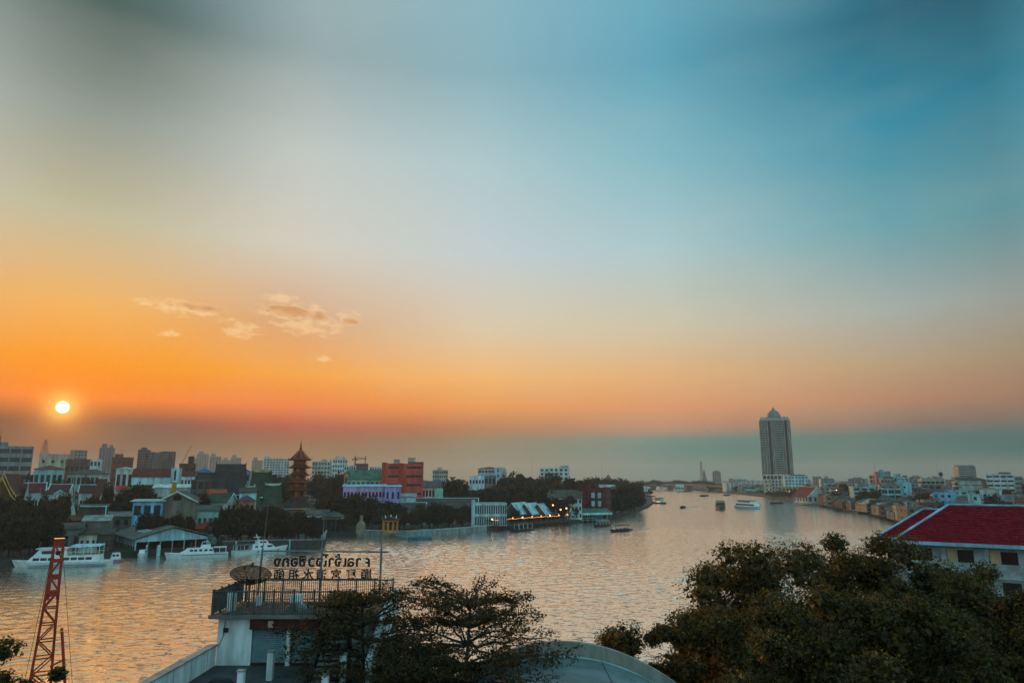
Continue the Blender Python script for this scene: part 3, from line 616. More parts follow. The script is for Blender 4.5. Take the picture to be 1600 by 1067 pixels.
# --- Thai temples
TRIMW = (216, 222, 220)
def temple(x0, x1, ytop, D, label, rc=(96,30,30), wall=(206,208,202), gab=(150,78,34), yaw=0, dep=26, trim=TRIMW, wh_=.42, tiers=2, group=None):
    pa, pb = atY(x0, ytop, D), atY(x1, ytop, D); az = math.atan2((pa.x+pb.x)/2, D)*.85; yaw -= math.degrees(az); W_ = (pb.x-pa.x)*math.cos(az); H_ = pa.z-GZ; hw = H_*wh_
    t = thing('temple_hall', label, 'temple', ((pa.x+pb.x)/2, D, GZ), R(yaw), group)
    wm, rm, tm, gm = paint(wall), roofm(rc), paint(trim), paint(gab)
    mb = MB(); op = facade(mb, W_*.78, 2, dep, 0, hw, 1, 3, 5, .4, .6); mb.build('wall', wm, t); panes(t, op, W_*.78, 2, .28, GLASS, ('front', 'left', 'right'))
    for k in range(4): MB().tube([((k-1.5)*W_*.26, .6, 0), ((k-1.5)*W_*.26, .6, hw)], .35, 8).build('column', wm, t)
    for i in range(tiers):
        f = 1-i*.30; z0 = hw+(H_-hw)*.34*i; z1 = H_-(tiers-1-i)*(H_-hw)*.14; y0, y1 = i*1.6, dep-i*1.6; xe = W_/2*f
        rb = MB(); rb.prism([(-xe, z0-.4), (-xe*.5, z0+(z1-z0)*.40), (0, z1), (xe*.5, z0+(z1-z0)*.40), (xe, z0-.4), (xe, z0-.05), (xe*.5, z0+(z1-z0)*.40+.4), (0, z1+.4), (-xe*.5, z0+(z1-z0)*.40+.4), (-xe, z0-.05)], y0-.5, y1+.5)
        ro = rb.build('roof', rm, t)
        MB().prism([(-xe*.96, z0), (0, z1-.1), (xe*.96, z0)], y0+.1, y0+.5).build('gable_panel', gm, t)
        for s in (-1, 1):
            MB().prism([(s*xe, z0-.6), (s*xe*.5, z0+(z1-z0)*.40-.2), (0, z1-.2), (0, z1+.7), (s*xe*.5, z0+(z1-z0)*.40+.7), (s*xe, z0+.3)][::s], y0-.75, y0-.52).build('bargeboard', tm, ro)
            MB().tube([(s*xe, y0-.6, z0), (s*(xe+.6), y0-.6, z0+.3), (s*(xe+.8), y0-.6, z0+1.1)], [.2, .15, .04], 5).build('eave_finial', tm, ro)
        MB().tube([(0, y0-.6, z1), (0, y0-1.0, z1+1.0), (0, y0-.8, z1+2.2)], [.22, .14, .03], 5).build('ridge_finial', tm, ro)
        MB().box(-.16, .16, y0-.5, y1+.5, z1+.3, z1+.72).build('ridge_cap', tm, ro)
    return t
temple(-26, 37, 741, 288, 'large ochre-gabled temple hall at the left picture edge', (70,26,20), (140,104,66), (104,70,34), -6, 30, (226,168,96), .46)
temple(36, 52, 757, 306, 'small white-gabled shrine in front of the long maroon temple roof', (100,30,32), (204,212,216), (204,212,216), 8, 8, tiers=1)
B(28, 70, 755, 316, 'long maroon temple roof with white edges behind the small shrine', 'temple_wing', 'temple', 12, 3, (206,210,208), 'gx', (100,30,34), fl=1, nc=6, ww=.4, trim=(206,222,224))
B(78, 108, 757, 318, 'maroon temple wing with a white stepped gable left of the white spire', 'temple_wing', 'temple', 10, -5, (206,208,204), 'gx', (88,40,40), fl=1, nc=4, ww=.4, trim=(200,210,210))
B(84, 102, 766, 292, 'little teal-edged gable chapel in front of the maroon temple wing', 'small_chapel', 'temple', 8, 35, (190,206,200), 'gy', (84,34,30), fl=1, nc=2, trim=(150,206,206))
B(126, 156, 758, 318, 'pair of stepped maroon chapel roofs left of the gilded gable temple', 'temple_wing', 'temple', 10, 0, (204,206,202), 'gx', (84,28,32), fl=1, nc=4, ww=.4, trim=(196,216,218))
temple(153, 187, 749, 298, 'temple hall with gilded orange gable and white bargeboards', (84,26,24), (206,206,198), (176,78,26), 14, 24, wh_=.36)
B(183, 200, 759, 330, 'low shed with a bright red roof beside the gilded gable temple', 'red_shed', 'shed', 8, 5, (190,196,190), 'gx', (190,52,44), fl=1, nc=3, ww=.4, rise=2)
def spire(px, ytop, D, h, r, label, name='stupa', cat='stupa', col=(206,204,196)):
    p = atY(px, ytop, D); H_ = p.z-GZ; t = thing(name, label, cat, (p.x, D, GZ)); m = paint(col)
    MB().lathe([(r*1.5, 0), (r*1.5, H_*.16), (r*1.3, H_*.16), (r*1.3, H_*.26), (r*1.1, H_*.26)], 8, off=.39).build('plinth', m, t)
    MB().lathe([(r*1.1, H_*.26), (r*1.15, H_*.30), (r*.98, H_*.34), (r*.9, H_*.40), (r*.62, H_*.50), (r*.45, H_*.53)], 16).build('bell', m, t, True)
    MB().box(-r*.42, r*.42, -r*.42, r*.42, H_*.53, H_*.57).build('harmika', m, t)
    pr = []
    for i in range(10): z = H_*(.57+.22*i/10); q = r*.36*(1-i/11); pr += [(q, z), (q*.8, z+H_*.012)]
    MB().lathe(pr+[(r*.05, H_*.80), (.05, H_)], 10).build('spire', m, t); return t
spire(116, 742, 272, 16, 2.2, 'white bell-shaped spire standing left of the gilded gable temple')
spire(64, 762, 290, 8, .9, 'little white spire beside the long maroon temple roof')
B(124, 168, 789, 246, 'low dark shed outlined by a pale teal eave left of the boat shed', 'low_shed', 'shed', 8, 2, (70,66,58), 'shed', (52,54,48), fl=1, nc=5, ww=.7, rise=.8, trim=(150,206,200))
p0, p1 = atY(126, 790, 245), atY(167, 790, 245)
t = thing('teal_eave_frame', 'pale teal pipe frame running above the dark shed by the temple', 'frame', (p0.x, 245, GZ))
L = p1.x-p0.x; hz_ = p0.z-GZ
MB().box(0, L, -.12, .12, hz_-.3, hz_).build('beam', paint((140,206,204)), t)
for x in (.15, L-.15): MB().box(x-.14, x+.14, -.15, .15, 0, hz_+.2).build('post', paint((140,206,204)), t)
# --- Chinese-style halls
def curved_hall(x0, x1, ytop, D, label, rc, wall, dep=20, yaw=0, eave=None, ridge=None, rise=.5, group=None, skirt=True):
    pa, pb = atY(x0, ytop, D), atY(x1, ytop, D); az = math.atan2((pa.x+pb.x)/2, D)*.85; yaw -= math.degrees(az); W_ = (pb.x-pa.x)*math.cos(az); H_ = pa.z-GZ; hw = H_*(1-rise)
    t = thing('chinese_temple_hall', label, 'temple', ((pa.x+pb.x)/2, D, GZ), R(yaw), group); rm = roofm(rc); wm = paint(wall)
    mb = MB(); op = facade(mb, W_*.86, 1.5, dep-1.5, 0, hw, 2, 6, 4, .6, .5); mb.build('wall', wm, t); panes(t, op, W_*.86, 1.5, .28, GLASS, ('front', 'right', 'left'))
    ys = [-1.2, dep*.12, dep*.28, dep*.5, dep*.72, dep*.88, dep+1.2]; zs = [hw-.3, hw+(H_-hw)*.2, hw+(H_-hw)*.52, H_, hw+(H_-hw)*.52, hw+(H_-hw)*.2, hw-.3]
    n = 8; v = []; f = []
    for k in range(2):
        for i in range(n+1):
            u = i/n*2-1; x = u*W_/2*(.80 if False else 1.0); lift = abs(u)**4*(H_-hw)*.10
            for y, z in zip(ys, zs):
                xx = x*(.82+.18*abs(y-dep/2)/(dep/2+1.2)); v.append((xx, y, z+lift-(.35 if k == 0 else 0)))
    m_ = len(ys)
    for k in range(2):
        o = k*(n+1)*m_
        for i in range(n):
            for j in range(m_-1):
                q = (o+i*m_+j, o+(i+1)*m_+j, o+(i+1)*m_+j+1, o+i*m_+j+1); f.append(q if k else q[::-1])
    o = (n+1)*m_
    for j in range(m_-1):
        f.append((j, j+1, o+j+1, o+j)); a = n*m_; f.append((a+j+1, a+j, o+a+j, o+a+j+1))
    for i in range(n): f.append((i*m_, o+i*m_, o+(i+1)*m_, (i+1)*m_)); f.append((i*m_+m_-1, (i+1)*m_+m_-1, o+(i+1)*m_+m_-1, o+i*m_+m_-1))
    r = MB(); r.v = v; r.f = f; ro = r.build('roof', rm, t)
    rb_ = MB()
    for i in range(int(W_/1.1)):
        u = -1+2*(i+.5)/int(W_/1.1); x = u*W_/2; lift = abs(u)**4*(H_-hw)*.10
        rb_.tube([(x*(.82+.18*abs(y-dep/2)/(dep/2+1.2)), y, z+lift+.05) for y, z in zip(ys[:4], zs[:4])], .16, 4)
    q = rb_.build('tile_ribs', roofm(tuple(int(v*.72) for v in rc)), ro); q['kind'] = 'stuff'
    rd = roofm(ridge or rc); hr = (H_-hw)*.10
    MB().prism([(-W_*.42, H_), (-W_*.43, H_+hr*1.9), (-W_*.40, H_+hr*.9), (W_*.40, H_+hr*.9), (W_*.43, H_+hr*1.9), (W_*.42, H_), (0, H_-.2)][::-1], dep/2-.3, dep/2+.3).build('ridge', rd, ro)
    MB().prism([(1.6, hw), (dep/2, H_-.4), (dep-1.6, hw)], -W_*.40, W_*.40, 'x').build('gable_wall', wm, t)
    if eave: MB().box(-W_*.47, W_*.47, -1.5, -1.25, hw-.8, hw-.1).build('eave_board', paint(eave), t)
    return t
curved_hall(331, 388, 728, 420, 'large Chinese temple hall with a sweeping charcoal roof', (44,50,52), (74,66,60), 24, 0, (150,176,176), (60,72,70), .55)
curved_hall(303, 356, 741, 372, 'smaller Chinese hall with a gabled charcoal roof and pale eave', (52,56,54), (132,116,104), 16, 0, (176,190,186), None, .48)
curved_hall(390, 427, 737, 402, 'green-tiled Chinese temple with upswept ridge left of the pagoda', (34,62,44), (96,72,58), 16, 0, (176,224,196), (190,170,120), .52)
curved_hall(413, 443, 758, 352, 'green-tiled hall with white-edged roof just left of the pagoda base', (38,72,52), (120,92,70), 14, 6, (110,60,50), (200,214,200), .5)
curved_hall(395, 418, 762, 340, 'narrow green-roofed side hall with a white gable left of the pagoda', (40,70,52), (190,206,196), 12, 50, None, (190,206,196), .5)
# --- pagoda
def pagoda():
    D = 400; p = atY(470, 699, D); t = thing('pagoda', 'tall red-brown Chinese pagoda with stacked upturned roofs and a dark spire', 'pagoda', (p.x, D, GZ)); k = PXM(D)
    body = paint((140,62,34)); rm = roofm((112,44,24)); og = paint((196,120,60)); n = 8
    zt = lambda y: atY(470, y, D).z-GZ
    MB().lathe([(11, 0), (11, 5), (10, 5.2)], n, off=.39).build('plinth', paint((110,92,80)), t)
    MB().lathe([(25*k, zt(793)), (22*k, zt(789)), (15*k, zt(781)), (10*k, zt(776))], n, off=.39).build('base_roof', roofm((56,46,42)), t)
    eaves = [(766, 18.2, 10.6), (754, 18, 10.4), (742.5, 15.5, 10), (731, 17, 9.6)]
    prev = zt(776)
    for (ye, wr, br) in eaves:
        z = zt(ye); dr = MB().lathe([(br*k, prev-.3), (br*k, z+1.6)], n, off=.39).build('storey', body, t)
        for a in range(n):
            an = a*math.pi/4; c, s_ = math.cos(an), math.sin(an); R_ = br*k*.925
            MB().hexa([(c*R_+s_*.7, s_*R_-c*.7, prev+.3), (c*(R_+.1)+s_*.7, s_*(R_+.1)-c*.7, prev+.3), (c*(R_+.1)-s_*.7, s_*(R_+.1)+c*.7, prev+.3), (c*R_-s_*.7, s_*R_+c*.7, prev+.3)], [(c*R_+s_*.7, s_*R_-c*.7, z-.4), (c*(R_+.1)+s_*.7, s_*(R_+.1)-c*.7, z-.4), (c*(R_+.1)-s_*.7, s_*(R_+.1)+c*.7, z-.4), (c*R_-s_*.7, s_*R_+c*.7, z-.4)]).build('archway', DARK if a % 2 else og, dr)
        ro = MB().lathe([(br*k*.9, z-.5), (wr*k, z-.1), (wr*k*1.02, z+.25), (wr*k*.82, z+.75), (br*k*1.05, z+1.9), (br*k*.9, z+2.0)], n, off=.39).build('roof', rm, t)
        for a in range(n):
            an = a*math.pi/4+.39; c, s_ = math.cos(an), math.sin(an)
            MB().tube([(c*wr*k*.9, s_*wr*k*.9, z+.5), (c*wr*k*1.03, s_*wr*k*1.03, z+.4), (c*wr*k*1.14, s_*wr*k*1.14, z+1.5)], [.22, .2, .05], 5).build('roof_horn', rm, ro)
        rl = MB()
        for a in range(n):
            a0, a1 = a*math.pi/4+.39, (a+1)*math.pi/4+.39; q = br*k*1.22
            rl.bar((q*math.cos(a0), q*math.sin(a0), z+3.0), (q*math.cos(a1), q*math.sin(a1), z+3.0), .1); rl.bar((q*math.cos(a0), q*math.sin(a0), z+1.7), (q*math.cos(a0), q*math.sin(a0), z+3.1), .12); rl.bar((q*math.cos(a0), q*math.sin(a0), z+2.3), (q*math.cos(a1), q*math.sin(a1), z+2.3), .08)
        rl.build('balustrade', og, t); prev = z+1.6
    z = zt(719); dr = MB().lathe([(9.3*k, prev-.3), (9.3*k, z+.5)], n, off=.39).build('storey', body, t)
    ro = MB().lathe([(9*k, z-.4), (16.6*k, z-.1), (16.8*k, z+.25), (12*k, zt(714.5)), (7.5*k, zt(710)), (2.6*k, zt(703.5)), (.8*k, zt(701))], n, off=.39).build('roof', rm, t)
    for a in range(n):
        an = a*math.pi/4+.39; c, s_ = math.cos(an), math.sin(an)
        MB().tube([(c*15*k, s_*15*k, z+.6), (c*17*k, s_*17*k, z+.5), (c*18.6*k, s_*18.6*k, z+1.6)], [.24, .2, .05], 5).build('roof_horn', rm, ro)
        MB().tube([(c*16*k, s_*16*k, z+.5), (c*12*k, s_*12*k, zt(714.5)+.15), (c*2.6*k, s_*2.6*k, zt(703.5)+.15)], .2, 5).build('hip_rib', og, ro)
    MB().lathe([(1.6*k, zt(702)), (1.9*k, zt(700)), (1.2*k, zt(698.5)), (1.4*k, zt(696.5)), (.6*k, zt(692)), (.15*k, zt(687)), (.05, zt(683))], 8).build('spire', IRON, t)
pagoda()
# --- school, pastel and coral blocks
def banded(x0, x1, ytop, D, label, **kw): return B(x0, x1, ytop, D, label, **kw)
B(543, 615, 735, 440, 'long pale green school block with two verandas and a green roof', 'school_block', 'building', 14, 0, (150,196,160), 'gx', (70,112,92), fl=3, nc=10, ww=.66, wh=.42, rise=5, trim=(80,124,104), band=(60,118,92))
B(538, 545, 738, 438, 'orange-walled gable end bay of the pale green school block', 'gable_bay', 'building', 14, 0, (226,150,70), 'gy', (66,58,52), fl=3, nc=1, ww=.4)
B(537, 603, 757, 388, 'low pink and lilac row with a pale blue metal roof', 'pastel_row', 'building', 10, 2, (214,164,206), 'shed', (150,196,214), fl=2, nc=12, ww=.6, wh=.30, sill=.4, rise=1.2)
B(602, 627, 758, 384, 'lilac end house with a blank side wall in front of the coral block', 'lilac_house', 'house', 12, 4, (176,156,216), 'shed', (160,190,206), fl=2, nc=3, ww=.4, wh=.4, rise=.8)
t, w, h, d = B(604, 662, 724, 425, 'six-storey coral-red block with long dark window strips', 'coral_block', 'building', 20, 3, (214,82,66), fl=6, nc=2, ww=.82, wh=.26, sill=.5, rc=(80,74,70), top=((.58,.78,3.2,(170,180,170)),(.2,.36,2.2,(150,170,176))))
ubox('stair_shaft', paint((196,70,56)), t, -w*.17, -w*.05, -.9, .3, 0, h+.2)
ubox('corner_shaft', paint((206,78,60)), t, -w/2-2.6, -w/2+.8, .4, 5, h*.55, h+.6)
ubox('entrance_canopy', paint((150,150,150)), t, w*.06, w*.44, -2.2, -.02, h*.34, h*.36)
ubox('lower_wing', paint((206,76,60)), t, w*.08, w*.38, -2.0, -.03, 0, h*.33)
for k in range(2):
    for j in range(2): ubox('wing_window', GLASS, t, w*(.14+.14*k), w*(.18+.14*k), -2.06, -1.98, h*(.08+.14*j), h*(.13+.14*j))
ubox('roof_billboard_edge', paint((90,88,84)), t, w*.08, w*.5, .2, .6, h-.4, h+1.0)
B(660, 690, 752, 460, 'grey-roofed white row house right of the coral block', 'row_house', 'house', 12, 0, (196,196,190), 'gx', (96,90,84), fl=2, nc=6)
B(680, 692, 763, 410, 'tiny mint house with one dark window right of the coral block', 'mint_house', 'house', 6, 0, (160,206,180), fl=1, nc=1, ww=.3, wh=.4)
B(672, 696, 748, 520, 'blue-roofed shed behind the mint house', 'blue_shed', 'shed', 14, 0, (70,110,140), 'hip', (40,90,130), fl=2, nc=4, rise=2.5)
B(676, 700, 734, 900, 'low grey-green far block with stepped roof right of the coral block', 'far_block', 'building', 30, 0, (160,166,154), fl=6, nc=7, top=((.3,.6,3,(160,166,154)),))
B(733, 757, 743, 560, 'white three-storey office with neat window rows above the round tree', 'white_office', 'building', 14, 3, (226,232,238), fl=3, nc=5, ww=.6, wh=.35)
B(757, 775, 743, 566, 'grey concrete annex right of the white three-storey office', 'grey_annex', 'building', 14, 3, (112,116,110), fl=3, nc=3)
B(747, 783, 729, 720, 'hospital block with a red curved roof line and pale end wall', 'hospital_block', 'building', 22, 0, (176,190,192), 'hip', (96,60,54), fl=6, nc=7, ww=.8, wh=.36, rise=2)
B(772, 784, 730, 712, 'pale blue-grey end wing of the hospital block', 'hospital_wing', 'building', 18, 0, (176,190,206), fl=6, nc=1, ww=.2)
def oval_block():
    D = 740; p = atY(787.5, 729, D); t = thing('oval_tower', 'pale block with a rounded egg-shaped top beside the hospital', 'building', (p.x, D, GZ)); h = p.z-GZ; w = 9*PXM(D)/2
    pl = [(-w, 0), (w, 0), (w, h*.6), (w*.92, h*.78), (w*.6, h*.93), (0, h), (-w*.6, h*.93), (-w*.92, h*.78), (-w, h*.6)]
    MB().prism(pl, 0, 12).build('shell', paint((176,184,184)), t); e = MB().lathe([(w*.55, -.05), (w*.5, .05)], 14).build('round_emblem', paint((120,124,122)), t, loc=(0, -.05, h*.72)); e.rotation_euler = (R(90), 0, 0)
    for k in range(4): ubox('window', GLASS, t, -w*.5, w*.5, -.05, .05, h*(.1+.1*k), h*(.14+.1*k))
oval_block()
t, w, h, d = B(843, 888, 731, 900, 'white apartment block with dark balconies standing above the trees', 'apartment_block', 'building', 18, -6, (214,220,220), fl=7, nc=6, ww=.55, wh=.55, top=((.7,.98,3,(180,180,176)),))
B(939, 962, 741, 950, 'building with a tall rust-red pitched roof above the far trees', 'red_roofed_hall', 'building', 24, 0, (150,110,100), 'hip', (134,74,66), fl=3, nc=5, rise=13)
B(930, 961, 757, 640, 'long white villa glimpsed between the riverside trees', 'white_villa', 'house', 12, 0, (214,218,214), fl=2, nc=7, ww=.4)
B(973, 990, 757, 800, 'white house half hidden right of the long white villa', 'white_house', 'house', 10, 0, (206,206,200), 'gx', (180,176,166), fl=2, nc=4)
# --- low riverside buildings
for (a, b, y, D, l, dep) in [(560, 648, 776, 425, 'left long grey school roof with a pale ridge behind the trees', 14), (640, 746, 779, 400, 'right long grey roof with a pale ridge running behind the trees', 14), (596, 664, 786, 360, 'lower grey roof with a white ridge in front of the lilac house', 12)]:
    B(a, b, y, D, l, 'long_roofed_hall', 'building', dep, -4, (160,158,150), 'gx', (72,68,60), fl=1, nc=8, ww=.5, trim=(196,220,214), rise=4)
B(613, 650, 771, 398, 'low white row with a shallow roof below the coral block', 'white_row', 'house', 8, 0, (196,212,210), 'gx', (150,160,158), fl=1, nc=6, rise=1.6)
B(474, 512, 797, 330, 'white riverside house with small windows below the pagoda', 'white_house', 'house', 9, -5, (216,226,230), 'gx', (96,84,74), fl=2, nc=6, ww=.45, wh=.35, rise=2)
t, w, h, d = B(503, 533, 799, 306, 'open pavilion with a green roof by the waterside below the pagoda', 'green_pavilion', 'pavilion', 9, -10, (70,58,50), 'hip', (58,76,70), fl=1, nc=4, ww=.8, wh=.8, sill=.02, rise=2.4, trim=(150,190,190))
B(505, 536, 807, 303, 'tan awning roof in front of the green-roofed pavilion', 'tan_awning', 'canopy', 3, -10, (70,58,50), 'shed', (176,150,124), fl=1, nc=4, ww=.85, wh=.85, sill=.02, rise=.9)
# --- waterfront: kiln, orange gate, pontoon
def waterfront():
    p = onz(563, 833, GZ); t = thing('brick_kiln', 'squat brick kiln with tapered chimney on the river wall', 'kiln', (p.x, p.y+1, GZ)); m = mat('pale_brickwork', (.30,.20,.13), .9, .35, 1.5)
    k = PXM(p.y); MB().lathe([(9*k, 0), (8.6*k, 10*k), (7.5*k, 12*k)], 4, off=.785).build('kiln_body', m, t)
    MB().lathe([(7.6*k, 12*k), (5*k, 16*k), (2.6*k, 19*k), (2.4*k, 25*k), (3*k, 25.4*k), (3*k, 26.5*k)], 8).build('chimney', m, t)
    p = onz(609, 833, GZ); t = thing('orange_gate', 'ornate orange gate pavilion with three bays and a crowned roof', 'gate', (p.x, p.y+1.5, GZ)); k = PXM(p.y); og = paint((206,122,48)); rm = roofm((96,70,56))
    for x in (-10.5, -4, 4, 10.5): MB().box(x*k-.35, x*k+.35, -.35, .35, 0, 17*k).build('pillar', og, t)
    MB().box(-12*k, 12*k, -.7, .7, 17*k, 19.4*k).build('lintel', og, t); MB().box(-12*k, 12*k, -1, 1, 0, 1.0).build('step', og, t)
    ro = MB().prism([(-14*k, 19.4*k), (14*k, 19.4*k), (9*k, 22*k), (5*k, 23*k), (0, 24.5*k), (-5*k, 23*k), (-9*k, 22*k)], -1.6, 1.6).build('roof', rm, t)
    for i, x in enumerate((-13, -8, -4, 0, 4, 8, 13)): MB().tube([(x*k, 0, 20*k), (x*k*1.05, 0, 24*k+(2-abs(i-3)*.6)*k), (x*k*1.15, 0, 26.5*k+(2-abs(i-3)*.6)*k)], [.3, .25, .05], 5).build('finial', WHITE if i % 2 else rm, ro)
    p = onz(652, 841.5, 0); t = thing('river_pontoon', 'blue-green steel pontoon landing with gangway and rails', 'pontoon', (p.x, p.y-1, 0), R(8)); m = paint((96,146,156)); k = PXM(p.y)
    MB().box(-14*k, 22*k, -4, 3, -.5, .8).build('pontoon_hull', paint((60,96,104)), t)
    for x in (-13, -8, -3, 2, 7, 12, 17, 21.5):
        for y in (-3.8, 2.8): MB().box(x*k-.07, x*k+.07, y-.07, y+.07, .8, 3.6 if x > 0 else 2.0).build('rail_post', m, t)
    for y in (-3.8, 2.8):
        MB().box(-13*k, 21.5*k, y-.06, y+.06, 1.9, 2.05).build('rail', m, t); MB().box(2*k, 21.5*k, y-.08, y+.08, 3.5, 3.7).build('frame_beam', m, t)
    MB().hexa([(-34*k, -1, 1.7), (-14*k, -1, .8), (-14*k, 1, .8), (-34*k, 1, 1.7)], [(-34*k, -1, 1.9), (-14*k, -1, 1.0), (-14*k, 1, 1.0), (-34*k, 1, 1.9)]).build('gangway', m, t)
    for s in (-1, 1): MB().hexa([(-34*k, s-.05, 2.8), (-14*k, s-.05, 1.9), (-14*k, s+.05, 1.9), (-34*k, s+.05, 2.8)], [(-34*k, s-.05, 2.95), (-14*k, s-.05, 2.05), (-14*k, s+.05, 2.05), (-34*k, s+.05, 2.95)]).build('gangway_rail', m, t)
waterfront()
# river walls: one thing for each straight run
def river_wall(pts, label, h=1.0, th=.9, m=None, cm=None, name='river_wall', posts=None):
    P = [onz(x, y) for x, y in pts]; t = thing(name, label, 'wall', (P[0].x, P[0].y, 0)); m = m or CONC
    for a, b in zip(P, P[1:]):
        d = (b-a).normalized(); nrm = Vector((-d.y, d.x, 0)); a_, b_ = a-P[0]-nrm*.35, b-P[0]-nrm*.35
        q = [a_, b_, b_+nrm*th, a_+nrm*th]
        MB().hexa([(v.x, v.y, -1.5) for v in q], [(v.x, v.y, GZ+h*.6) for v in q]).build('wall_run', m, t)
        q = [a_-nrm*.15, b_-nrm*.15, b_+nrm*(th+.15), a_+nrm*(th+.15)]
        MB().hexa([(v.x, v.y, GZ+h*.6) for v in q], [(v.x, v.y, GZ+h*.6+.3) for v in q]).build('coping', cm or paint((176,180,172)), t)
    return t
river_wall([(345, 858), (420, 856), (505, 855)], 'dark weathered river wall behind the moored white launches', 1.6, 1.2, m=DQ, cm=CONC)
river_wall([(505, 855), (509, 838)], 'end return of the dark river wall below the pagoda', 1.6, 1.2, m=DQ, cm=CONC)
river_wall([(558, 836), (640, 838)], 'pale river wall in front of the kiln and orange gate', .8)
river_wall([(640, 838), (700, 834), (760, 829)], 'white balustraded promenade wall along the lawn', .9)
river_wall([(760, 829), (890, 818)], 'dark river wall under the restaurant terrace', .4, m=WOOD, cm=WOOD)
lawn = [onz(x, y, 0) for x, y in ((648, 828), (742, 822), (745, 815), (655, 817))]
struct('lawn', MB().prism([(v.x, v.y+6) for v in lawn], GZ-.5, GZ+.02, 'z'), mat('dry_lawn', (.16,.125,.06), .95, .35, .3))
# --- lattice-fronted building, zigzag sheds, restaurant terrace
t, w, h, d = B(742, 792, 786, 335, 'white-framed building with a fine grid of dark panes on the river', 'grid_fronted_building', 'building', 16, 3, (190,206,204), fl=2, nc=14, ww=.72, wh=.78, sill=.12, glass=SKYGLASS)
ubox('end_pillar', paint((170,200,200)), t, -w/2-1.6, -w/2-.02, -1, 1.2, 0, h+1.6)
for i, (a, b) in enumerate(((786, 812), (806, 832), (826, 853))):
    B(a, b, 786+i*.6, 366+i*8, ['left', 'middle', 'right'][i]+' pale metal gable of the zigzag-roofed riverside sheds', 'zigzag_shed', 'shed', 20, -22, (86,72,62), 'gy', (176,206,204), fl=1, nc=3, ww=.7, wh=.6, rise=5.2, ov=.4, group='zigzag-roofed riverside sheds', rec=.2)
LAMP = mat('warm_lamp_glow', (.9,.5,.2), .5, 0, emit=((1.0, .33, .06), 3.2))
LAMPW = mat('pale_lamp_glow', (.9,.8,.6), .5, 0, emit=((1.0, .66, .34), 5.0))
def restaurant():
    a, b = onz(766, 828), onz(886, 818); L = (b-a).length; t = thing('riverside_restaurant_terrace', 'riverside restaurant terrace hung with a line of orange lamps', 'terrace', (a.x, a.y, 0), math.atan2(b.y-a.y, b.x-a.x))
    MB().box(0, L, -4, 4, 1.5, 1.9).build('deck', WOOD, t)
    for i in range(18): MB().tube([(i*L/17.5+.3, -3.7, -1.5), (i*L/17.5+.3, -3.7, 1.5)], .18, 6).build('pile', WOOD, t)
    for i in range(18): MB().box(i*L/17.5+.2, i*L/17.5+.35, -3.8, -3.65, 1.9, 3.0).build('rail_post', WOOD, t)
    MB().box(0, L, -3.78, -3.68, 2.9, 3.0).box(0, L, -3.78, -3.68, 2.4, 2.46).build('rail', WOOD, t)
    MB().box(0, L*.98, -1, 3.5, 4.4, 4.6).build('awning', mat('dark_awning_cloth', (.03,.028,.026), .9, .3, 1), t)
    for i in range(10): MB().box(i*L/9.6, i*L/9.6+.14, -1, -.86, 1.9, 4.4).build('awning_post', WOOD, t)
    st = MB()
    for i in range(60):
        x = L*i/59; z = 4.75-.35*math.sin((x % (L/9))/(L/9)*math.pi); st.box(x-.14, x+.14, -1.25, -1.1, z-.05, z+.08)
    st.build('lamp_string', LAMP, t)
    for i in range(9): MB().lathe([(.05, 4.7), (.26, 4.9), (.26, 5.1), (.05, 5.3)], 6, (L*i/8.2, -1.2)).build('lamp', LAMPW if i % 3 == 0 else LAMP, t)
    for i in range(14):
        x = L*(.04+i/14.5); q = MB().box(x-.5, x+.5, -2.6, -1.6, 2.6, 2.66).box(x-.05, x+.05, -2.15, -2.05, 1.9, 2.6); q.build('table', paint((150,150,146)), t)
restaurant()
for i, (x, y, l) in enumerate(((864, 790, 'orange lamp high on a post left of the maroon block'), (876, 797, 'orange lamp over the palm by the terrace'), (885, 795, 'orange lamp nearest the green canopy pier'))):
    p = atY(x, y, 384); t = thing('post_lamp', l, 'lamp', (p.x, 384, GZ)); h = p.z-GZ
    MB().tube([(0, 0, 0), (0, 0, h)], .09, 6).build('post', IRON, t); MB().lathe([(.05, h-.1), (.45, h+.2), (.45, h+.5), (.05, h+.8)], 8).build('lamp_globe', LAMP, t)
t, w, h, d = B(903, 945, 762, 410, 'maroon four-storey block with pale vertical window bays', 'maroon_block', 'building', 18, -14, (104,30,40), fl=4, nc=5, ww=.42, wh=.5, rc=(80,40,44), top=((.0,.35,2.2,(96,28,36)),))
for k in (0.56, 0.80):
    for j in range(3): ubox('pale_bay', paint((170,196,196)), t, -w/2+k*w-.9, -w/2+k*w+.9, -.3, -.02, h*(.1+.28*j), h*(.28+.28*j))
t, w, h, d = B(886, 909, 768, 398, 'white colonial house with arched ground-floor windows by the maroon block', 'white_house', 'house', 12, 0, (214,220,218), 'gx', (90,74,64), fl=3, nc=4, ww=.5, wh=.5)
B(856, 902, 766, 432, 'long grey-roofed white school behind the maroon block', 'long_roofed_hall', 'building', 12, 0, (196,196,188), 'gx', (84,82,70), fl=2, nc=8, rise=4)
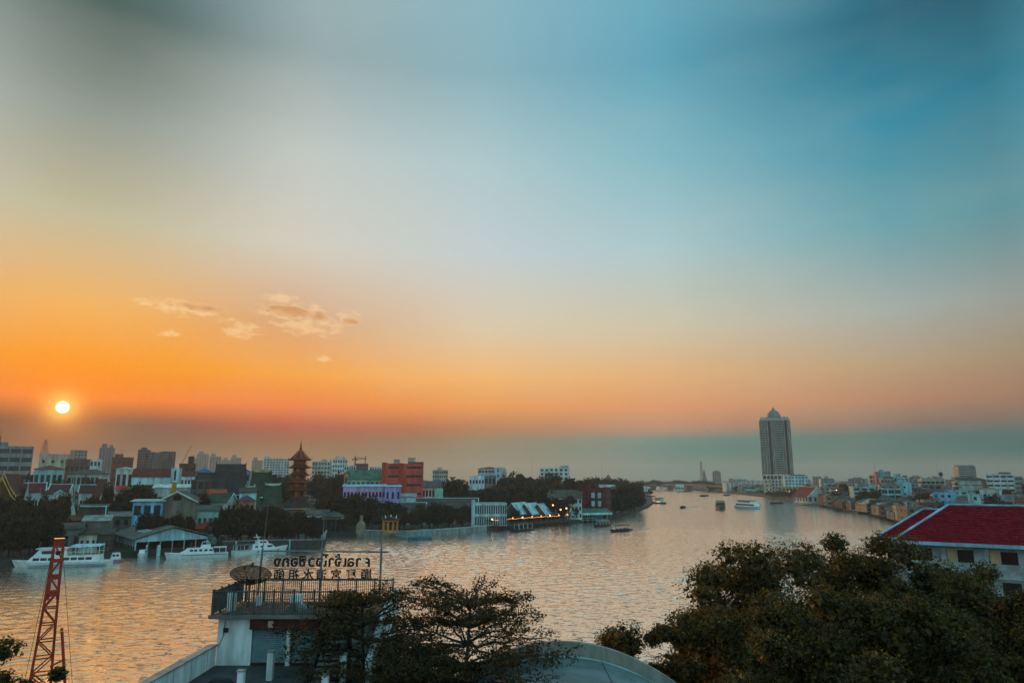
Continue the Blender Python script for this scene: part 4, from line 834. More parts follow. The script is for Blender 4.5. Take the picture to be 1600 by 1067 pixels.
def pier():
    a, b = onz(888, 815), onz(944, 813.5); L = (b-a).length; t = thing('ferry_pier', 'ferry pier under a green roof with a pale hipped edge', 'pier', (a.x, a.y-2, 0), math.atan2(b.y-a.y, b.x-a.x)); zt = atY(915, 795, a.y).z
    MB().box(0, L, -5, 5, .9, 1.3).build('deck', CONC, t)
    for i in range(8):
        for y in (-4.6, 4.6): MB().box(L*i/7.3, L*i/7.3+.3, y-.15, y+.15, -1.5, zt-2.0).build('post', paint((130,140,136)), t)
    r = MB(); r.prism([(-6.5, zt-2.2), (0, zt), (6.5, zt-2.2), (6.5, zt-2.0), (0, zt+.25), (-6.5, zt-2.0)], -1.5, L+1, 'x'); ro = r.build('roof', roofm((70,112,96)), t)
    MB().box(-1.6, L+1.1, -6.8, -6.45, zt-3.1, zt-1.9).build('fascia', paint((176,214,204)), ro)
    ubox('ticket_booth', paint((90,130,170)), t, L*.66, L*.86, -3, 2, 1.3, 4.6)
    for i in range(5): ubox('bench', WOOD, t, L*(.05+.12*i), L*(.12+.12*i), -2, -1.4, 1.3, 1.8)
    MB().box(L*.2, L*.6, -4.9, -4.8, 2.2, 2.35).build('rail', WHITE, t)
pier()
# --- boat shed on the left
def boat_shed():
    a = onz(210, 868, 0); t = thing('boat_shed', 'large open boat shed with a corrugated gable roof and pale blue cladding', 'boat shed', (a.x, a.y, 0), R(40)); w, d = 21.8, 31
    rm = mat('grey_corrugated_sheet', (.135,.13,.112), .75, .35, .4, wave=('X', 1.6, .06)); pm = paint((166,200,208)); ze, zr = 5.2, 8.4
    MB().prism([(-1.2, ze-.3), (w/2, zr), (w+1.2, ze-.3), (w+1.2, ze), (w/2, zr+.32), (-1.2, ze)], -1.5, d+.5).build('roof', rm, t)
    sl = MB().hexa([(3.2, 5, ze+.2+3.2*.295), (5.6, 5, ze+.2+5.6*.295), (5.6, 20, ze+.2+5.6*.295), (3.2, 20, ze+.2+3.2*.295)], [(3.2, 5, ze+.5+3.2*.295), (5.6, 5, ze+.5+5.6*.295), (5.6, 20, ze+.5+5.6*.295), (3.2, 20, ze+.5+3.2*.295)]); sl.build('roof_light', paint((150,166,160)), t)
    n = 9
    for i in range(n):      # gable cladding panels
        x0, x1 = w*i/n+.03, w*(i+1)/n-.03; z = lambda x: ze-.4+(zr-ze)*(1-abs(x-w/2)/(w/2))
        q = [(x0, ze-1.1), (x1, ze-1.1), (x1, z(x1))] + ([(w/2, z(w/2))] if x0 < w/2 < x1 else []) + [(x0, z(x0))]
        MB().prism(q, -.12, -.02).build('cladding_panel', pm, t)
    for i in range(10):
        y0, y1 = d*i/10+.03, d*(i+1)/10-.03; MB().box(-.1, 0, y0, y1, 2.7, ze-.1).build('side_panel', pm, t)
        MB().box(-.2, .15, y0, y0+.35, -1, 2.7).build('side_post', CONC, t)
    for i in range(7): MB().box(w*i/6-.16, w*i/6+.16, -.2, .15, -1.5, ze-1.1).build('front_post', pm if i in (0, 6) else CONC, t)
    for i in range(6):
        for y in (9, 18, 27): MB().box(w*i/5-.14, w*i/5+.14, y-.14, y+.14, -1, ze+.2).build('inner_post', WOOD, t)
    MB().box(w-.1, w, 0, d, 1.6, ze-.1).build('right_wall', paint((80,78,72)), t); MB().box(0, w, d-.2, d, 1.4, ze).build('rear_wall', paint((70,66,60)), t)
    MB().box(.3, w-.3, 12, d-.3, .6, .95).build('floor', CONC, t)
boat_shed()
# --- shacks on the waterfront left of the shed
for (a, b, y, D, l, wc, rcol, rf) in [(84, 128, 818, 222, 'grey-green plank shack behind the double-decked boat', (104,118,110), (74,72,62), 'gx'), (126, 152, 828, 214, 'beige riverside shack with one big dark window', (176,168,150), (56,50,42), 'shed'), (150, 173, 828, 216, 'dark board hut beside the boat shed', (84,78,68), (60,56,50), 'shed'), (98, 126, 806, 240, 'shack with a rusty brown roof above the waterfront huts', (100,74,56), (96,58,40), 'gx'), (132, 172, 806, 236, 'pale tin-roofed shack among the waterfront huts', (120,116,104), (150,152,142), 'gx'), (165, 205, 800, 262, 'low tin roof tucked above the boat shed', (96,96,86), (120,122,112), 'gx')]:
    B(a, b, y, D, l, 'riverside_shack', 'shack', 7, random.uniform(-6, 6), wc, rf, rcol, fl=1 if y > 800 else 2, nc=3, ww=.45, wh=.4, rise=1.4)
B(310, 342, 790, 250, 'teal-walled low house behind the white cabin cruiser', 'low_house', 'house', 9, 0, (120,160,150), 'gx', (70,82,76), fl=1, nc=4, rise=1.6)
B(300, 320, 815, 232, 'small shed with a rust-red roof right of the boat shed', 'red_shed', 'shed', 6, -30, (110,70,60), 'gx', (150,52,38), fl=1, nc=2, rise=2)
# masts, cranes
mast(72, 685, 640, 'red-and-white lattice mast on the beige block', 5, col=paint((170,90,74)), zb=atY(72, 709, 640).z-.2)
mast(190, 699, 720, 'short aerial mast above the rust-red block', 2.5, lattice=False, zb=atY(190, 714, 720).z-.2)
mast(2, 672, 420, 'dark lighting mast with arms at the left picture edge', 2.2, col=IRON, name='lighting_mast')
mast(831, 717, 1300, 'thin radio mast left of the white apartment block', 2, lattice=False)
mast(940, 722, 1250, 'thin radio mast left of the rust-red pitched roof', 2, lattice=False)
def jib(px0, py0, px1, py1, D):
    a, b = atY(px0, py0, D), atY(px1, py1, D); t = thing('crane_jib', 'slanting jib of a crane rising over the brick block', 'crane', (a.x, D, GZ)); v = Vector((b.x-a.x, 0, b.z-GZ)); h = a.z-GZ
    MB().box(-1.2, 1.2, -1.2, 1.2, 0, h).build('mast', RUST, t)
    for s in (-.6, .6): MB().bar((0, s, h), (v.x, s*.3, v.z), .22).build('boom_chord', RUST, t)
    mb = MB()
    for i in range(12): f = i/12; g = (i+1)/12; mb.bar((v.x*f, -.6*(1-f), h+(v.z-h)*f), (v.x*g, .6*(1-g), h+(v.z-h)*g), .14)
    mb.build('boom_bracing', RUST, t); ubox('cab', IRON, t, -2, .6, -1.3, 1.3, h-1, h+1.4)
jib(283, 726, 299, 696, 900)
def tower_crane():
    D = 1000; a = atY(555, 717, D); t = thing('tower_crane', 'tower crane with horizontal jib over the dark unfinished block', 'crane', (a.x, D, GZ)); h = a.z-GZ; k = PXM(D)
    MB().box(-.7, .7, -.7, .7, 0, h+4).build('mast', IRON, t); MB().box(-4*k, 18*k, -.5, .5, h, h+.9).build('jib', IRON, t); ubox('counterweight', IRON, t, -4.2*k, -3*k, -1, 1, h-2.2, h)
    MB().bar((0, 0, h+4), (12*k, 0, h+.9), .2).build('tie', IRON, t); ubox('cab', IRON, t, .8, 2.6, -.9, .9, h-2, h)
    b = atY(571, 712, D); MB().box(b.x-a.x-.5, b.x-a.x+.5, -.5, .5, 0, b.z-GZ).build('second_mast', IRON, t)
tower_crane()
# ================================================================ boats
def double_decker():
    t, L = boat_root(17, 886, 173, 882, 'double-decked white passenger boat with an open canopied stern, behind the red crane mast'); 
    hull(MB(), L, 5.2, 1.25, .3, .5, .7).build('hull', BOATW, t)
    MB().box(-L*.47, L*.30, -2.62, 2.62, .35, .62).build('rubbing_strip', paint((120,150,156)), t)
    cabin(MB(), -L*.40, L*.34, 2.2, 1.2, 2.9, 1.6, .2).build('lower_cabin', BOATW, t); sidewin(t, GLASS, [L*(-.29+.075*i) for i in range(8) if i not in (4,)], 1.55, 2.2, 1.65, 2.45)
    cabin(MB(), -L*.07, L*.27, 1.95, 2.9, 4.75, 1.4, .4).build('wheelhouse', BOATW, t); sidewin(t, GLASS, [L*.02, L*.09, L*.155], 1.6, 1.95, 3.4, 4.3)
    MB().hexa([(L*.225, -1.6, 3.5), (L*.245, -1.6, 3.5), (L*.245, 1.6, 3.5), (L*.225, 1.6, 3.5)], [(L*.215, -1.5, 4.4), (L*.228, -1.5, 4.4), (L*.228, 1.5, 4.4), (L*.215, 1.5, 4.4)]).build('windscreen', GLASS, t)
    MB().box(-L*.07, L*.25, -2.1, 2.1, 4.75, 4.95).build('wheelhouse_roof', BOATW, t)
    MB().hexa([(-L*.40, -2.2, 5.3), (-L*.07, -2.2, 5.0), (-L*.07, 2.2, 5.0), (-L*.40, 2.2, 5.3)], [(-L*.40, -2.0, 5.75), (-L*.11, -2.0, 5.75), (-L*.11, 2.0, 5.75), (-L*.40, 2.0, 5.75)]).build('canopy', paint((170,206,216)), t)
    for x in (-.39, -.31, -.23, -.15):
        for s in (-1, 1): MB().box(L*x-.06, L*x+.06, s*2.0-.06, s*2.0+.06, 2.9, 5.35).build('canopy_post', BOATW, t)
    for s in (-1, 1): MB().box(-L*.40, -L*.07, s*2.05-.04, s*2.05+.04, 3.75, 3.85).build('rail', BOATW, t)
    ubox('red_emblem', REDM, t, L*.19, L*.235, -2.66, -2.54, .45, 1.15)
    for x in (.40, .43, .46): MB().bar((L*x, -.9, 1.6), (L*x, -.9, 2.5), .04).build('bow_rail_post', STEEL, t)
    MB().bar((L*.24, 0, 4.9), (L*.24, 0, 6.6), .05).build('mast', STEEL, t); MB().lathe([(.05, 2.6), (.28, 2.75), (.28, 2.95), (.05, 3.1)], 8, (L*.30, -1.2)).build('orange_lifebuoy', paint((240,110,20)), t)
double_decker()
def cruiser():
    t, L = boat_root(256, 873, 356, 869, 'white cabin cruiser with a red slash on its bow, beside the boat shed')
    hull(MB(), L, 4.4, 1.3, .34, .5, .6).build('hull', BOATW, t); MB().box(-L*.49, L*.22, -2.22, 2.22, .95, 1.12).build('rubbing_strip', paint((120,136,140)), t)
    cabin(MB(), -L*.27, L*.32, 1.75, 1.3, 2.9, 3.2, .4).build('cabin', BOATW, t); sidewin(t, GLASS, [L*x for x in (-.22, -.14, -.06, .02, .085)], L*.05, 1.75, 2.0, 2.6)
    MB().hexa([(L*.20, -1.5, 1.95), (L*.285, -1.4, 1.6), (L*.285, 1.4, 1.6), (L*.20, 1.5, 1.95)], [(L*.17, -1.45, 2.75), (L*.235, -1.4, 2.25), (L*.235, 1.4, 2.25), (L*.17, 1.45, 2.75)]).build('windscreen', GLASS, t)
    MB().box(-L*.47, -L*.26, -1.7, 1.7, 2.9, 3.05).build('stern_canopy', BOATW, t)
    for x in (-.46, -.36):
        for s in (-1, 1): MB().box(L*x-.05, L*x+.05, s*1.6-.05, s*1.6+.05, 1.2, 2.9).build('canopy_post', BOATW, t)
    cabin(MB(), -L*.22, -L*.04, 1.1, 2.9, 3.8, .6, .2).build('flybridge', BOATW, t); MB().tube([(-L*.2, -1, 3.7), (-L*.17, -1, 4.7), (-L*.08, 1, 4.7), (-L*.06, 1, 3.7)], .1, 5).build('radar_arch', BOATW, t)
    MB().hexa([(L*.20, -2.23, .1), (L*.235, -2.23, .1), (L*.235, -2.1, .1), (L*.20, -2.1, .1)], [(L*.17, -2.26, 1.2), (L*.21, -2.26, 1.2), (L*.21, -2.1, 1.2), (L*.17, -2.1, 1.2)]).build('red_slash', REDM, t)
    MB().bar((L*.1, 0, 2.9), (L*.1, 0, 4.6), .05).build('aerial', STEEL, t)
cruiser()
def launch():
    t, L = boat_root(449, 861, 364, 867, 'white patrol launch with a raked mast, bow pointing right')
    hull(MB(), L, 4.2, 1.25, .32, .5, .9).build('hull', BOATW, t)
    cabin(MB(), -L*.2, L*.26, 1.6, 1.25, 2.9, 1.8, .2).build('cabin', BOATW, t); sidewin(t, GLASS, [L*x for x in (-.12, -.02, .10, .15)], L*.05, 1.6, 1.95, 2.55)
    cabin(MB(), -L*.1, L*.12, 1.2, 2.9, 4.1, .8, .2).build('wheelhouse', BOATW, t); sidewin(t, GLASS, [-L*.03, L*.04], L*.05, 1.2, 3.3, 3.85)
    MB().tube([(-L*.05, 0, 4.0), (-L*.09, 0, 5.4), (-L*.11, 0, 6.2)], [.22, .16, .08], 6).build('mast', BOATW, t); MB().box(-L*.14, -L*.03, -.6, .6, 5.1, 5.25).build('radar_bar', BOATW, t)
    MB().box(-L*.48, -L*.19, -1.7, 1.7, 2.9, 3.02).build('stern_canopy', paint((96,100,100)), t)
    for x in (-.47, -.34):
        for s in (-1, 1): MB().box(L*x-.05, L*x+.05, s*1.6-.05, s*1.6+.05, 1.2, 2.9).build('canopy_post', BOATW, t)
    for x in (-.1, .02, .14): MB().lathe([(.26, -2.14), (.26, -2.05)], 10).build('porthole', GLASS, t).matrix_local = Matrix.Translation((L*x, 0, .75)) @ Matrix.Rotation(R(-90), 4, 'X')
    ubox('red_mark', REDM, t, L*.26, L*.29, -2.0, -1.6, .6, 1.1)
    for x in (.30, .36, .42): MB().bar((L*x, 0, 1.7), (L*x, 0, 2.5), .04).build('bow_rail_post', STEEL, t)
launch()
def small_boat(bx, by, sx, sy, label, hullm, roofc, group=None, h=2.6, name='ferry_boat', wid=None, posts=4, two=False, people=True):
    t, L = boat_root(bx, by, sx, sy, label, name, 'boat', group); wd = wid or max(1.4, L*.22)
    hull(MB(), L, wd, .55+L*.02, .3, .4, .5).build('hull', hullm, t); dz = .6+L*.02
    MB().box(-L*.42, L*.22, -wd*.46, wd*.46, h, h+.18).build('roof', paint(roofc), t)
    for i in range(posts):
        for s in (-1, 1): MB().box(-L*.4+L*.6*i/(posts-1)-.06, -L*.4+L*.6*i/(posts-1)+.06, s*wd*.42-.06, s*wd*.42+.06, .3, h).build('roof_post', BOATW, t)
    MB().box(-L*.35, L*.15, -wd*.3, wd*.3, dz-.2, dz+.35).build('bench_row', WOOD, t)
    if two: cabin(MB(), -L*.38, L*.16, wd*.42, .6, h-.02, .3).build('cabin', BOATW, t); sidewin(t, GLASS, [L*(-.3+.1*i) for i in range(5)], L*.07, wd*.42, h*.45, h*.8)
    return t, L
small_boat(953.5, 831, 985, 828.5, 'red-hulled ferry with a dark red roof trailing a wake in mid-river', mat('red_brown_hull', (.11,.02,.018), .6, .3, 1), (96,42,52))
small_boat(928, 823, 951, 821, 'red-hulled boat tied at the green-roofed pier', MATS['red_brown_hull'], (176,170,160))
small_boat(797, 831, 831, 828, 'long dark restaurant boat moored under the terrace', BOATB, (74,96,106), h=3.2)
small_boat(1041, 787, 1021, 785.5, 'dark passenger ferry beside the tree-covered point', BOATB, (56,64,70), h=5, wid=5, two=True)
small_boat(1125, 797, 1126.5, 789.5, 'squat tawny ferry coming bow-on up the river', mat('tawny_hull', (.12,.085,.05), .7, .3, 1), (128,110,80), h=4.6, wid=8, posts=5)
small_boat(1064, 794, 1069, 792.8, 'small speedboat with a white wake on the open river', BOATB, (60,60,60), h=1.4, posts=2)
small_boat(1094, 775.5, 1104, 774.5, 'tiny square ferry below the far bridge', BOATB, (110,110,100), h=4, wid=7)
small_boat(1057, 766.5, 1066, 766, 'tiny red-topped boat under the left end of the bridge', BOATB, (150,50,46), h=4, wid=6)
small_boat(1068, 768, 1077, 767.4, 'tiny dark barge next to the red-topped boat by the bridge', BOATB, (50,50,50), h=3, wid=6)
small_boat(1131, 774, 1139, 773.4, 'tiny dark boat with a red roof near the right bridge end', BOATB, (140,40,40), h=3, wid=6)
small_boat(1203, 787, 1222, 786, 'red-roofed boat moored below the domed tower trees', BOATB, (120,36,34), h=4, wid=5)
t = boat_root(172, 878, 182, 877.4, 'small white launch with pink trim tied left of the boat shed', 'small_launch')[0]
hull(MB(), 5, 2.2, .8, .35, .4, .4).build('hull', paint((190,120,130)), t); cabin(MB(), -1.8, .9, 1.0, .8, 2.6, .5, .3, .75).build('cabin', BOATW, t); sidewin(t, GLASS, [-.8, .1], .7, 1.0, 1.5, 2.2, .84)
p = onz(222, 869); t = thing('speedboat', 'white speedboat sheltering at the mouth of the boat shed', 'boat', (p.x, p.y, 0), R(-75)); hull(MB(), 6, 2.2, .8, .35, .4, .4).build('hull', BOATW, t); cabin(MB(), -1.5, 1.2, .9, .8, 2.0, .7).build('cabin', BOATW, t); sidewin(t, GLASS, [-.8, .2], .6, .9, 1.2, 1.7)
def white_ferry():
    t, L = boat_root(1189, 795, 1152, 793, 'sleek white double-decked cruise ferry in the far river'); L *= 1.0
    hull(MB(), L, 8, 1.6, .25, .5, .6).build('hull', BOATW, t); cabin(MB(), -L*.44, L*.38, 3.6, 1.6, 4.2, 2.5, .4).build('lower_cabin', BOATW, t)
    sidewin(t, GLASS, [L*(-.36+.085*i) for i in range(9)], L*.066, 3.6, 2.4, 3.6, .97); cabin(MB(), -L*.40, L*.22, 3.1, 4.2, 6.2, 1.8, .4).build('upper_cabin', BOATW, t)
    sidewin(t, GLASS, [L*(-.30+.085*i) for i in range(6)], L*.066, 3.1, 4.8, 5.7, .97); MB().box(-L*.43, L*.20, -3.4, 3.4, 6.2, 6.45).build('sun_roof', paint((120,140,150)), t)
white_ferry()
# wakes: ridges of disturbed, foamy water trailing from two boats
FOAM = mat('wake_foam', (.42,.44,.42), .5, .4, 1.0)
def wake(x0, y0, x1, y1, label, w0=.4, w1=2.0, seed=1):
    a, b = onz(x0, y0), onz(x1, y1); rg = np.random.default_rng(seed); mb = MB(); d = (b-a); L = d.length; d.normalize(); nr = Vector((-d.y, d.x, 0))
    for i in range(220):
        f = rg.random()**1.4; s = -1 if rg.random() < .5 else 1; c = a+d*L*f+nr*s*(w0+(w1-w0)*f)*(.8+.3*rg.random()); ln = .5+1.4*rg.random(); wd = .10+.16*rg.random()
        z = .16; mb.hexa([c-d*ln-nr*wd+Vector((0, 0, -.3)), c+d*ln-nr*wd+Vector((0, 0, -.3)), c+d*ln+nr*wd+Vector((0, 0, -.3)), c-d*ln+nr*wd+Vector((0, 0, -.3))], [c-d*ln*.6+Vector((0, 0, z)), c+d*ln*.6+Vector((0, 0, z)), c+d*ln*.6+nr*.05+Vector((0, 0, z)), c-d*ln*.6+nr*.05+Vector((0, 0, z))])
    o = mb.build('boat_wake', FOAM); o['kind'] = 'stuff'; o['label'] = label; o['category'] = 'wake'
wake(1069, 793, 1095, 791, 'white wake behind the small speedboat', .4, 2.2, 1)
wake(986, 829, 1012, 825, 'thin wake behind the red-hulled ferry', .3, 1.0, 2)
for i, (x, y, l) in enumerate(((368, 862, 'pale mooring post left of the patrol launch'), (452, 858, 'pale mooring post off the bow of the patrol launch'), (247, 868, 'thick white mooring post at the boat shed mouth'), (228, 868, 'thin pale mooring post in front of the boat shed'))):
    p = onz(x, y); t = thing('mooring_post', l, 'post', (p.x, p.y, 0), 0, 'mooring posts'); MB().tube([(0, 0, -2), (0, 0, 3.0)], .26 if i != 2 else .6, 8).build('shaft', paint((150,190,190)), t); MB().lathe([(.3, 3.0), (.34, 3.1), (.2, 3.3)], 8).build('cap', WHITE, t)
# ================================================================ domed tower
def domed_tower():
    D = 1020; a, b = atY(1192.5, 741, D), atY(1239, 741, D); W_ = b.x-a.x; zt = lambda y: atY(1215, y, D).z-GZ
    t = thing('domed_tower', 'tall cream residential tower with a grey dome and ball finial', 'tower', ((a.x+b.x)/2, D, GZ), R(-20)); cr = paint((196,190,178)); gd = mat('tower_dark_glass', (.022,.024,.026), .3, .3, .2); gl = mat('tower_bay_glass', (.07,.085,.09), .3, .3, .2)
    d = 36; h0, h1 = zt(741), zt(656); X = lambda f: -W_/2+f*W_; n = 31; fh = (h1-h0)/n
    MB().box(X(.035), X(.965), 1.7, d-1.7, h0, h1-.5).build('core', gd, t); MB().box(X(.50), X(.71), -.5, 2, h0, h1-2).build('centre_bay', gl, t)
    segs = [(0, .27), (.38, .50), (.71, .80), (.90, 1.0)]
    for i in range(n):
        z = h0+i*fh; s = MB()
        for (u, v) in segs: s.box(X(u), X(v), -.2 if 0 < u < .9 else .3, d-.3, z, z+fh*.30)
        s.box(X(.495), X(.715), -.9, 1.5, z, z+fh*.24); s.build('floor_slab', cr, t)
    for u in (0, .09, .18, .27, .38, .44, .50, .71, .80, .90, .95, 1.0):
        MB().box(max(X(u)-.28, X(0)+.02), min(X(u)+.28, X(1)-.02), -.1 if .3 < u < .85 else .4, d-.4, h0, h1-.2).build('pier', cr, t)
    for k in range(5): y = d*(k+.5)/5; MB().box(X(0)+.04, X(1)-.04, y-.4, y+.4, h0, h1-.3).build('side_pier', cr, t)
    MB().box(X(-.01), X(1.01), -.8, d+.4, h0-2.0, h0-.02).build('belt_course', cr, t); MB().box(X(.0)+.3, X(1.0)-.3, .4, d, h0-6.5, h0-2).build('open_storey', gd, t)
    for k in range(9): MB().box(X(k/8.6), X(k/8.6)+1.3, .1, 1.4, h0-6.5, h0-2).build('column', cr, t)
    MB().box(X(.02), X(.98), 0, d, 0, h0-6.5).build('podium', cr, t)
    for k in range(8):
        for j in range(4): ubox('podium_window', gd, t, X(.08+.11*k), X(.13+.11*k), -.08, .05, 3+j*(h0-10)/4, 3+(j+.66)*(h0-10)/4)
    MB().box(X(.03), X(.97), .5, d-.5, h1-.5, h1+1.2).build('cornice', cr, t); MB().box(X(.06), X(.26), 2, 14, h1+1.2, h1+4.6).build('roof_room', cr, t); MB().box(X(.74), X(.95), 2, 14, h1+1.2, h1+4.6).build('roof_room', cr, t)
    dm = mat('dome_grey_tile', (.20,.215,.21), .6, .15, .3); c = (X(.49), d/2); r = 10.6*PXM(D); z0 = h1+1.2; dz = zt(651)-z0
    MB().lathe([(r*1.02, z0), (r*1.02, z0+dz*.9), (r*1.1, z0+dz*.92), (r*1.1, z0+dz)], 24, c).build('drum', cr, t)
    for k in range(20):
        an = k*2*math.pi/20; x, y = c[0]+r*1.04*math.cos(an), c[1]+r*1.04*math.sin(an); MB().box(x-.45, x+.45, y-.45, y+.45, z0+.2, z0+dz*.9).build('drum_column', cr, t)
    zb = z0+dz; ht = zt(638.5)-zb
    MB().lathe([(r*1.02*math.cos(q*math.pi/2/10), zb+ht*math.sin(q*math.pi/2/10)) for q in range(10)]+[(.6, zb+ht)], 28, c).build('dome', dm, t, True)
    MB().lathe([(2.2, zb+ht-.6), (2.4, zb+ht), (1.2, zb+ht+.6), (1.9, zb+ht+1.6), (1.2, zb+ht+2.8), (.2, zb+ht+4.0)], 12, c).build('finial', dm, t)
domed_tower()
B(1195, 1206, 751, 1000, 'cream gatehouse turret at the foot of the domed tower', 'gatehouse', 'building', 10, 0, (206,196,176), 'hip', (190,160,110), fl=3, nc=2, rise=5, ww=.4)
B(1226, 1262, 743, 960, 'pale teal apartment wing right of the domed tower foot', 'apartment_wing', 'building', 18, 6, (176,206,206), fl=6, nc=7, ww=.5, wh=.42, top=((.3,.9,1.5,(80,96,96)),))
B(1216, 1250, 761, 930, 'tawny low gallery at the tower foot', 'low_gallery', 'building', 12, 0, (176,150,106), fl=2, nc=6, ww=.55)
B(1250, 1258, 758, 900, 'narrow mint house right of the tawny gallery', 'mint_house', 'house', 8, 0, (150,206,200), fl=3, nc=2)
# ================================================================ right bank: named buildings
temple(1256, 1294, 761, 660, 'riverside temple with a broad red roof and white gable', (130,36,34), (190,206,204), (176,196,196), 36, 22, wh_=.40, tiers=1)
B(1243, 1260, 771, 680, 'red-roofed landing shed with bright lamps left of the temple', 'landing_shed', 'shed', 8, 0, (120,80,80), 'gx', (150,40,48), fl=1, nc=4, ww=.7, rise=2)
B(1270, 1283, 744, 1300, 'square grey tower block beyond the red-roofed temple', 'tower_block', 'building', 20, 0, (150,150,150), fl=8, nc=4, style='b')
B(1283, 1302, 747, 1150, 'stepped grey block right of the square grey tower', 'stepped_block', 'building', 20, 0, (140,156,156), fl=6, nc=5, top=((.3,.6,3,(140,156,156)),))
B(1288, 1303, 755, 900, 'teal-walled block behind the red temple roof', 'teal_block', 'building', 14, 0, (140,190,190), fl=4, nc=3, wh=.3)
B(1297, 1304, 765, 640, 'slim white shophouse with rounded balconies right of the temple', 'shophouse', 'house', 10, 0, (206,206,204), fl=5, nc=1, wh=.4, band=(220,220,220))
B(1304, 1316, 762, 640, 'orange-brown shophouse with lit upper floors', 'shophouse', 'house', 10, 0, (140,84,54), fl=5, nc=2, wh=.5, band=(170,120,80))
B(1317, 1332, 776, 600, 'white-framed glass restaurant on the right waterfront', 'glass_restaurant', 'building', 8, -4, (150,176,168), fl=3, nc=3, ww=.86, wh=.72, sill=.14, glass=SKYGLASS)
B(1332, 1352, 772, 610, 'dark timber house row right of the glass restaurant', 'timber_house', 'house', 10, -4, (66,58,52), 'gx', (52,48,46), fl=3, nc=4)
B(1355, 1368, 757, 640, 'white balconied flats left of the grid-windowed teal block', 'flats', 'building', 10, -6, (190,190,190), fl=4, nc=2, ww=.8, wh=.42)
t, w, h, d = B(1377, 1407, 763, 505, 'teal-white block with a grid of broad dark windows', 'grid_window_block', 'building', 16, -10, (150,206,214), fl=4, nc=3, ww=.88, wh=.68, sill=.2)
B(1405, 1420, 754, 503, 'pale teal stair wing with three small windows', 'stair_wing', 'building', 14, -10, (150,208,220), fl=4, nc=1, ww=.22, wh=.3, top=((-.3,.6,2,(150,200,206)),))
B(1372, 1378, 762, 512, 'narrow white balcony stack beside the grid-windowed block', 'balcony_stack', 'building', 10, -10, (206,196,186), fl=5, nc=1, ww=.7, wh=.5)
B(1371, 1391, 736, 780, 'tall blue-grey block with a pink edge on the right skyline', 'blue_grey_block', 'building', 20, 4, (130,168,172), fl=9, nc=4, wh=.28, top=((.2,.5,1.5,(130,160,160)),))
B(1368, 1372, 737, 776, 'pink side stair of the tall blue-grey block', 'pink_stair', 'building', 12, 4, (190,110,110), fl=9, nc=1, ww=.2)
B(1358, 1369, 742, 800, 'cream corner block with dark square openings left of the blue-grey block', 'cream_block', 'building', 14, 0, (206,190,164), fl=6, nc=2, ww=.7)
B(1376, 1402, 747, 650, 'grey apartment house with a red-brown roof terrace', 'apartment_house', 'building', 14, 0, (170,170,164), fl=4, nc=5, rc=(110,60,54), top=((.2,.9,1.2,(120,70,66)),))
B(1396, 1418, 745, 600, 'teal stepped apartment house above the stair wing', 'stepped_house', 'building', 14, -6, (150,196,196), fl=5, nc=4, top=((.0,.5,2.4,(140,190,186)),(.6,.95,1.2,(120,150,150))))
t, w, h, d = B(1457, 1487, 769, 420, 'light blue shophouse with white balconies behind the red roof', 'blue_shophouse', 'house', 12, -16, (130,190,222), fl=4, nc=3, ww=.5, wh=.42)
for k in range(4): ubox('side_balcony', WHITE, t, -w/2-1.6, -w/2-.02, 1, 6, h*(.12+.24*k), h*(.20+.24*k))
B(1440, 1475, 748, 640, 'long beige block with tan end wall on the right skyline', 'beige_block', 'building', 14, 10, (176,170,150), fl=4, nc=5, ww=.85, wh=.4, top=((.55,.95,1.5,(140,150,144)),))
B(1497, 1524, 728, 1150, 'square glass office tower on the right skyline', 'glass_office_tower', 'building', 24, 12, (150,150,144), fl=12, nc=6, style='b', glass=SKYGLASS, ww=.9, top=((-.02,.98,1.5,(110,120,124)),))
t, w, h, d = B(1497, 1533, 747, 560, 'blank pale hall with an overhanging curved roof', 'curved_roof_hall', 'building', 18, 4, (176,186,178), fl=5, nc=2, ww=.9, wh=.12, sill=.8)
MB().prism([(-w/2-2, h-.6), (w/2+4, h-1.6), (w/2+4, h-1.2), (w*.1, h+1.2), (-w/2-2, h+1.0)], -1.5, d+1).build('curved_roof', roofm((110,120,112)), t)
B(1490, 1498, 752, 540, 'cream balcony stack left of the blank pale hall', 'balcony_stack', 'building', 8, 4, (206,186,160), fl=6, nc=1, ww=.75, wh=.5)
B(1541, 1582, 740, 600, 'white stepped office block with ribbon windows on the right', 'white_office', 'building', 18, -6, (206,214,212), fl=7, nc=4, ww=.84, wh=.4, top=((.46,.9,1.2,(120,60,54)),))
B(1580, 1596, 744, 640, 'grey glass block right of the white stepped office', 'glass_block', 'building', 14, -6, (140,150,150), fl=6, nc=3, ww=.8, glass=SKYGLASS)
B(1531, 1560, 765, 440, 'white-teal house with two square windows under the stepped office', 'white_house', 'house', 12, -12, (190,214,206), fl=3, nc=2, ww=.28, wh=.3)
B(1524, 1533, 766, 452, 'brick-red balconied house left of the white-teal house', 'brick_house', 'house', 9, -12, (130,78,66), fl=4, nc=1, ww=.8, wh=.55)
B(1565, 1588, 775, 430, 'grey timber-fronted row house near the right edge', 'row_house', 'house', 10, -6, (96,96,92), 'gx', (110,110,106), fl=2, nc=3, ww=.5)
B(1587, 1599, 778, 415, 'yellow-walled house at the right picture edge', 'yellow_house', 'house', 8, -6, (226,180,76), 'gx', (110,50,40), fl=2, nc=2, ww=.35)
B(1596, 1612, 756, 520, 'maroon house cut by the right picture edge', 'maroon_house', 'house', 8, -6, (110,44,56), fl=4, nc=2)
B(1488, 1524, 776, 440, 'grey-roofed low row right of the light blue shophouse', 'low_row', 'house', 10, -8, (110,116,112), 'gx', (84,88,82), fl=2, nc=6, ww=.5)
